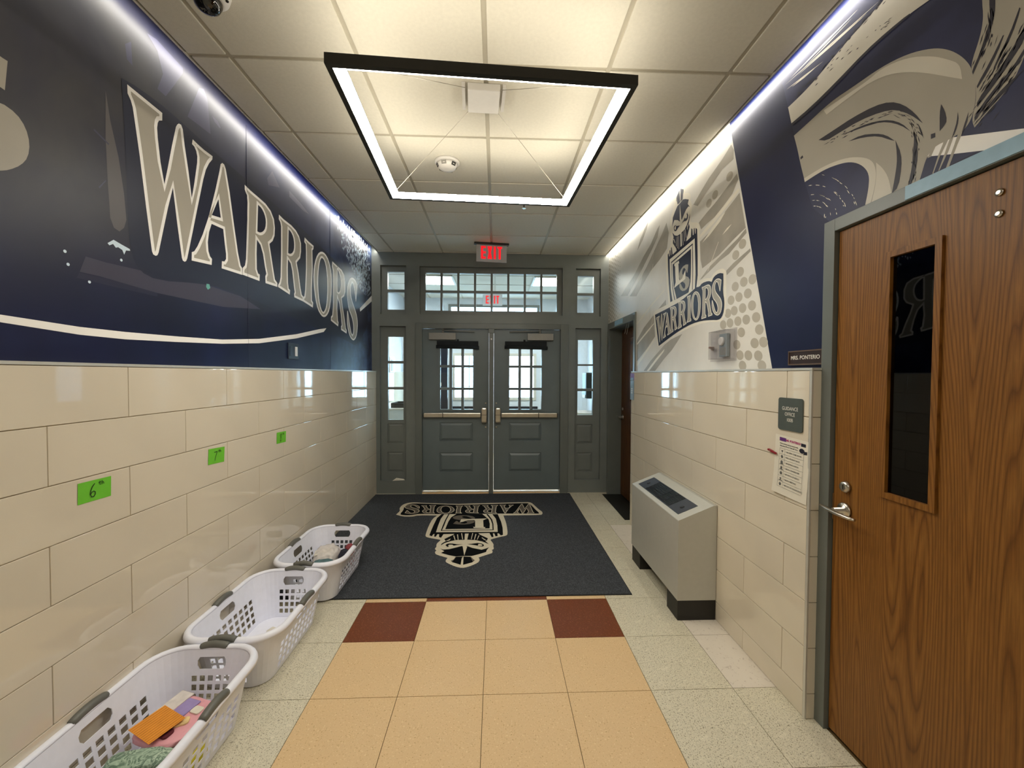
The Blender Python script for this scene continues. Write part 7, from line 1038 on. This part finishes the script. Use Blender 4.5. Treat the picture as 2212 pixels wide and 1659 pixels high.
def basket_mesh():
    q = MB(); n = len(cols); th_ = 0.0032
    for z, _ in zrow:
        for c_ in cols: x, y = bpt(c_, z); q.v.append((x, y, z + 0.004))
    for z, _ in zrow:
        for c_ in cols: x, y = bpt(c_, z, -th_); q.v.append((x, y, z + 0.004))
    R_ = len(zrow); off = R_ * n
    def is_open(r, k):
        if r < 0 or r >= R_ - 1: return False
        k %= n
        t_ = zrow[r][1]
        if t_ == 'h': return cols[k][2] == 'hole' and not (cols[k][0] in 'EW' and False)
        if t_ == 'slot':
            c_ = cols[k]
            if c_[0] not in 'ENWS' or c_[2] == 'solid': return False
            half = (bdim(0.2)[1] - bdim(0.2)[2]) if c_[0] in 'EW' else (bdim(0.2)[0] - bdim(0.2)[2])
            return abs(c_[3] * half) < 0.066
        return False
    def face(*a_): q.f.append(list(a_)); q.mi.append(0); q.sm.append(False)
    for r in range(R_ - 1):
        for k in range(n):
            k2 = (k + 1) % n
            if is_open(r, k):
                if zrow[r][1] == 'slot':                # rounded ends of the hand slot
                    A, B, C_, D_ = r * n + k, r * n + k2, (r + 1) * n + k2, (r + 1) * n + k
                    for near, far, ok in ((0, 1, not is_open(r, k - 1)), (1, 0, not is_open(r, k + 1))):
                        if not ok: continue
                        pA, pB, pC, pD = (A, B, C_, D_) if near == 0 else (B, A, D_, C_)
                        for d_ in (0, off):
                            va, vb, vc, vd = (q.v[i_ + d_] for i_ in (pA, pB, pC, pD)); o_ = len(q.v)
                            f_ = 0.42 if cols[k][0] in 'EW' else 0.8
                            vb = tuple(a_ + (b_ - a_) * f_ for a_, b_ in zip(va, vb)); vc = tuple(a_ + (b_ - a_) * f_ for a_, b_ in zip(vd, vc))
                            q.v += [va, vb, vc, vd, tuple(.68 * a_ + .32 * b_ for a_, b_ in zip(va, vd)), tuple(.32 * a_ + .68 * b_ for a_, b_ in zip(va, vd))]
                            face(o_, o_ + 1, o_ + 4); face(o_ + 3, o_ + 2, o_ + 5)
                continue
            A, B, C_, D_ = r * n + k, r * n + k2, (r + 1) * n + k2, (r + 1) * n + k
            face(A, B, C_, D_); face(A + off, D_ + off, C_ + off, B + off)
            if is_open(r, k - 1): face(A, D_, D_ + off, A + off)
            if is_open(r, k + 1): face(B, B + off, C_ + off, C_)
            if is_open(r + 1, k): face(D_, C_, C_ + off, D_ + off)
            if is_open(r - 1, k): face(A, A + off, B + off, B)
    # bottom plate
    o = len(q.v); x0 = [bpt(c_, 0) for c_ in cols]
    q.v += [(x, y, 0.004) for x, y in x0] + [(x * 0.96, y * 0.975, 0.0) for x, y in x0] + [(x * 0.98, y * 0.985, 0.010) for x, y in x0]
    face(*[o + n + k for k in range(n)][::-1]); face(*[o + 2 * n + k for k in range(n)])
    for k in range(n): k2 = (k + 1) % n; face(o + k, o + n + k, o + n + k2, o + k2); face(off + k, off + k2, o + 2 * n + k2, o + 2 * n + k)
    # rolled rim
    rp = [(-0.0032, BH - 0.002), (-0.002, BH + 0.006), (0.004, BH + 0.012), (0.013, BH + 0.013), (0.022, BH + 0.009), (0.028, BH), (0.030, BH - 0.012), (0.0275, BH - 0.012), (0.024, BH - 0.002), (0.012, BH + 0.006), (0.0, BH - 0.002)]
    rim_c = [(c_[0], c_[1]) for c_ in cols if c_[2] != 'strut']
    o = len(q.v); m = len(rim_c)
    for d, z in rp:
        for c_ in rim_c: x, y = bpt(c_, BH, d); q.v.append((x, y, z + 0.004))
    for i in range(len(rp)):
        i2 = (i + 1) % len(rp)
        for k in range(m): k2 = (k + 1) % m; q.f.append([o + i * m + k, o + i * m + k2, o + i2 * m + k2, o + i2 * m + k]); q.mi.append(0); q.sm.append(True)
    return q
def basket(label, loc):
    bk = thing('laundry_basket', label, 'basket', loc, 0, 'white laundry baskets along the wall')
    basket_mesh().build('body', 'basket', bk)
    a_, b_, r_ = bdim(BH)
    for sx, sy in ((1, 0), (-1, 0), (0, 1), (0, -1)):
        q = MB(); pts = []; rr = []
        for i in range(13):
            s_ = -1 + i / 6; lift = 0.010 * (1 - s_ * s_); h = 0.066
            x, y = (sx * (a_ + 0.013), s_ * h) if sx else (s_ * h * 0.88, sy * (b_ + 0.013))
            pts.append((x, y, BH + 0.006 + lift)); rr.append(0.0165 if abs(s_) < 0.95 else 0.0155)
        q.tube(pts, rr, 14); q.build('grip', 'grip', bk)
    return bk
B1 = (-1.266, 1.533, 0.0); B2 = (-1.260, 2.262, 0.0); B3 = (-1.230, 2.994, 0.0085)
bk1 = basket('nearest white laundry basket along the tiled wall, filled with bagged clothes', B1)
bk2 = copy_thing(bk1, B2, 'middle white laundry basket of the row, almost empty')
bk3 = copy_thing(bk1, B3, 'farthest white laundry basket, standing on the edge of the charcoal mat')
def lump(name, label, cat, mat, loc, s, rz=0.0, seed=1, rough=0.18, tilt=(0, 0), freq=7.0, extra=None, group=None, parent=None):
    """soft cloth or bag: a flattened, creased blob lying on its underside"""
    from mathutils import noise as mn
    bm = bmesh.new(); bmesh.ops.create_icosphere(bm, subdivisions=4, radius=1.0)
    for v_ in bm.verts:
        p = v_.co.copy(); e_ = 0.62
        p = Vector([math.copysign(abs(c_) ** e_, c_) for c_ in p])
        nz_ = mn.fractal(p * freq * 0.35 + Vector((seed * 3.1, seed, 0)), 0.8, 2.0, 4) * rough
        p = p * (1 + nz_ * 0.6); p.z += abs(mn.noise(p * freq * 0.6 + Vector((0, 0, seed)))) * rough * 1.3
        q_ = Vector((p.x * s[0], p.y * s[1], p.z * s[2]))
        q_.z = max(q_.z, -s[2] * 0.75)
        v_.co = q_
    me = bpy.data.meshes.new(name); bm.to_mesh(me); bm.free(); me.materials.append(M[mat])
    for p in me.polygons: p.use_smooth = True
    o = bpy.data.objects.new(name, me); C.objects.link(o)
    o.location = loc; o.rotation_euler = (tilt[0], tilt[1], rz)
    if parent is not None: o.parent = parent
    else: tag(o, label, cat, group)
    return o
zb1 = B1[2] + 0.012
lump('clothing_bundle', 'maroon bundle at the bottom of the nearest basket', 'clothing', 'maroon', (-1.262, 1.385, zb1 + 0.040), (0.100, 0.065, 0.046), 0.1, 3, rough=0.12)
lump('plastic_bag', 'white plastic bag of clothes low in the nearest basket', 'bag', 'bag_white', (-1.268, 1.625, zb1 + 0.034), (0.100, 0.115, 0.040), 0.05, 5, rough=0.12)
pb = lump('clothing_bag', 'pale bag of pink and lilac clothes in the nearest basket', 'bag', 'bag_pink', (-1.275, 1.655, zb1 + 0.108), (0.115, 0.110, 0.014), -0.30, 8, tilt=(0.05, 0.0), rough=0.10)
q = MB(); q.box(-0.040, 0.025, 0.010, 0.085, 0.014, 0.0195, 0, bev=0.004); q.build('lilac_garment', 'bag_lilac', pb)
q = MB(); q.box(-0.112, -0.045, -0.085, 0.110, 0.012, 0.017, 0, bev=0.004); q.build('clear_edge', 'bag_white', pb)
q = MB(); q.prism(rrect(0.026, 0.018, 0.012), lambda u, v, w: (0.045 + u * 0.8 - v * 0.6, -0.010 + u * 0.6 + v * 0.8, 0.014 + w), 0, 0.006); q.build('cream_garment', 'cream_cloth', pb)
q = MB(); q.prism(rrect(0.030, 0.020, 0.012), lambda u, v, w: (0.030 + u, -0.062 + v, 0.013 + w), 0, 0.006); q.build('maroon_garment', 'maroon', pb)
q = MB(); q.prism(rrect(0.022, 0.016, 0.008), lambda u, v, w: (0.050 + u, 0.048 + v, 0.014 + w), 0, 0.005); q.build('white_garment', 'paper', pb)
op = thing('orange_sheet', 'orange lined paper lying on the bagged clothes in the nearest basket', 'paper sheet', (-1.310, 1.610, zb1 + 0.137), -0.45); op.rotation_euler = (0.06, 0.03, -0.45)
q = MB(); q.box(-0.070, 0.070, -0.060, 0.060, 0.0, 0.0012); q.build('paper', 'orange_paper', op)
for i in range(11):
    q = MB(); x = -0.062 + i * 0.0125; q.box(x, x + 0.0016, -0.058, 0.058, 0.0012, 0.0015); q.build('printed_line', 'orange_line', op)
lump('sage_garment', 'sage green patterned garment folded in the nearest basket', 'clothing', 'sage', (-1.266, 1.475, zb1 + 0.120), (0.105, 0.040, 0.018), 0.1, 11, rough=0.12)
lump('white_garment', 'white garment behind the sage one in the nearest basket', 'clothing', 'bag_white', (-1.270, 1.382, zb1 + 0.118), (0.105, 0.034, 0.018), 0.03, 15, rough=0.12)
lump('yellow_garment', 'yellow garment seen through the side holes of the nearest basket', 'clothing', 'yellow', (-1.122, 1.560, zb1 + 0.050), (0.012, 0.045, 0.030), 0, 18, rough=0.08)
zb2 = B2[2] + 0.012
bx = thing('paper_scrap', 'crumpled white paper scrap on the floor of the middle basket', 'paper scrap', (-1.300, 2.400, zb2 + 0.001), 0.6)
q = MB(); q.add([(-0.03, -0.02, 0), (0.012, -0.028, 0.008), (0.035, 0.002, 0.002), (0.008, 0.022, 0.012), (-0.024, 0.016, 0.003), (0.0, -0.002, 0.018)], [(0, 1, 5), (1, 2, 5), (2, 3, 5), (3, 4, 5), (4, 0, 5)], 0); q.build('paper', 'paper', bx)
ty = lump('small_garment', 'small black and orange garment behind the holes of the middle basket', 'clothing', 'navy_cloth', (-1.150, 2.115, zb2 + 0.050), (0.028, 0.036, 0.060), 0.2, 21)
q = MB(); q.box(-0.02, 0.034, -0.055, -0.022, 0.0, 0.055, 0, bev=0.012); q.build('orange_patch', 'orange_paper', ty)
zb3 = B3[2] + 0.012
pbg = lump('plastic_bag', 'clear crinkled plastic bag of pale clothes in the farthest basket', 'bag', 'bag_white', (-1.275, 3.125, zb3 + 0.080), (0.088, 0.108, 0.092), 0.15, 25, rough=0.16)
q = MB(); q.box(-0.062, -0.036, -0.08, 0.02, 0.088, 0.0895, 0); o = q.build('white_label', 'paper', pbg); o.rotation_euler = (0, -0.25, 0.1)
lump('teal_garment', 'teal patterned garment beside the clear bag in the farthest basket', 'clothing', 'teal_cloth', (-1.225, 2.925, zb3 + 0.075), (0.088, 0.058, 0.085), 0.2, 28, rough=0.12)
lump('navy_garment', 'navy garment with a dull red edge in the farthest basket', 'clothing', 'navy_cloth', (-1.130, 3.070, zb3 + 0.080), (0.036, 0.055, 0.090), 0.1, 30, rough=0.10)
lump('red_garment', 'dull red garment tucked beside the navy one in the farthest basket', 'clothing', 'red_cloth', (-1.128, 3.185, zb3 + 0.080), (0.034, 0.032, 0.090), 0.1, 33, rough=0.10)

# paper scrap on the ledge of the sidelight
ps = thing('paper_scrap', 'small folded white paper lying on the ledge of the sidelight by the tiled wall', 'paper scrap', (-1.232, YB + 0.014, 0.1665), 0.2)
q = MB(); q.add([(-0.070, -0.010, 0), (0.085, -0.010, 0), (0.070, 0.010, 0.012), (-0.020, 0.010, 0.030), (-0.015, -0.006, 0.024)], [(0, 1, 2), (0, 2, 3), (0, 1, 4), (1, 3, 4), (0, 4, 3)], 0); q.build('paper', 'paper', ps)

# ------------------------------------------------------------------ things in the vestibule
for x, lab in ((-0.935, 'bright ceiling light panel in the vestibule, nearer the blue lettered wall'), (0.855, 'bright ceiling light panel in the vestibule, nearer the swirl mural')):
    tr = thing('ceiling_light', lab, 'ceiling light', (x, 6.3, ZV - 0.006), 0, 'ceiling light panels in the vestibule')
    q = MB(); q.slab(-0.30, 0.30, -0.30, 0.30, [(-0.27, 0.27, -0.27, 0.27)], lambda u, v, w: (u, v, w), -0.012, 0.0); q.build('frame', 'white_plastic', tr)
    q = MB(); q.box(-0.27, 0.27, -0.27, 0.27, -0.006, -0.002); q.build('diffuser', 'troffer', tr)
dp = thing('wall_dispenser', 'small white and chrome wall dispenser seen through the sidelight', 'dispenser', (-1.75, 6.62, 1.66))
q = MB(); q.box(0.0005, 0.10, -0.16, 0.16, -0.13, 0.13, 0, bev=0.02); q.build('case', 'white_plastic', dp)
q = MB(); q.box(0.10, 0.104, -0.09, 0.02, -0.10, 0.08); q.build('window', 'closer', dp)
cb = thing('low_cabinet', 'pale low cabinet behind the sidelight by the tiled wall', 'cabinet', (-1.50, 6.9, 0))
q = MB(); q.box(-0.22, 0.22, -0.6, 0.6, 0.06, 0.96, 0, bev=0.006); q.build('body', 'wall_white', cb)
q = MB(); q.box(-0.23, 0.24, -0.62, 0.62, 0.96, 0.985, 0, bev=0.003); q.build('worktop', 'white_plastic', cb)
q = MB(); q.box(-0.2, 0.2, -0.58, 0.58, 0.0, 0.06); q.build('plinth', 'black', cb)
bt = thing('black_tray', 'black box standing on the low cabinet behind the sidelight', 'box', (-1.46, 6.60, 0.985))
q = MB(); q.slab(-0.16, 0.16, -0.22, 0.22, [(-0.145, 0.145, -0.205, 0.205)], lambda u, v, w: (u, v, w), 0.0, 0.075); q.box(-0.16, 0.16, -0.22, 0.22, 0.0, 0.008); q.build('walls', 'black', bt)
tw = thing('paper_towel_dispenser', 'black paper towel dispenser on the white vestibule wall', 'dispenser', (1.75, 6.95, 1.33))
q = MB(); q.box(-0.24, -0.0005, -0.16, 0.16, -0.22, 0.22, 0, bev=0.03); q.build('case', 'black', tw)
q = MB(); q.box(-0.245, -0.238, -0.10, 0.10, -0.21, -0.16); q.build('outlet', 'closer', tw)
tb = thing('waste_bin', 'white plastic waste bin under the black towel dispenser', 'bin', (1.50, 6.95, 0))
q = MB(); q.lathe([(0.15, 0), (0.155, 0.01), (0.205, 0.86), (0.215, 0.865), (0.215, 0.885), (0.198, 0.885), (0.150, 0.03)], lambda u, v, w: (u, v, w), 28); q.build('body', 'white_plastic', tb)
ks = thing('display_case', 'tall dark display board seen through the entry door panes', 'display board', (-1.02, 7.35, 0))
q = MB(); q.box(-0.16, 0.16, -0.03, 0.03, 0.02, 2.02, 0, bev=0.008); q.build('panel', 'switch_dark', ks)
q = MB(); q.box(-0.10, 0.05, -0.034, -0.03, 1.30, 1.36); q.build('label_card', 'paper', ks)
q = MB(); q.box(-0.2, 0.2, -0.12, 0.12, 0.0, 0.02); q.build('foot', 'black', ks)
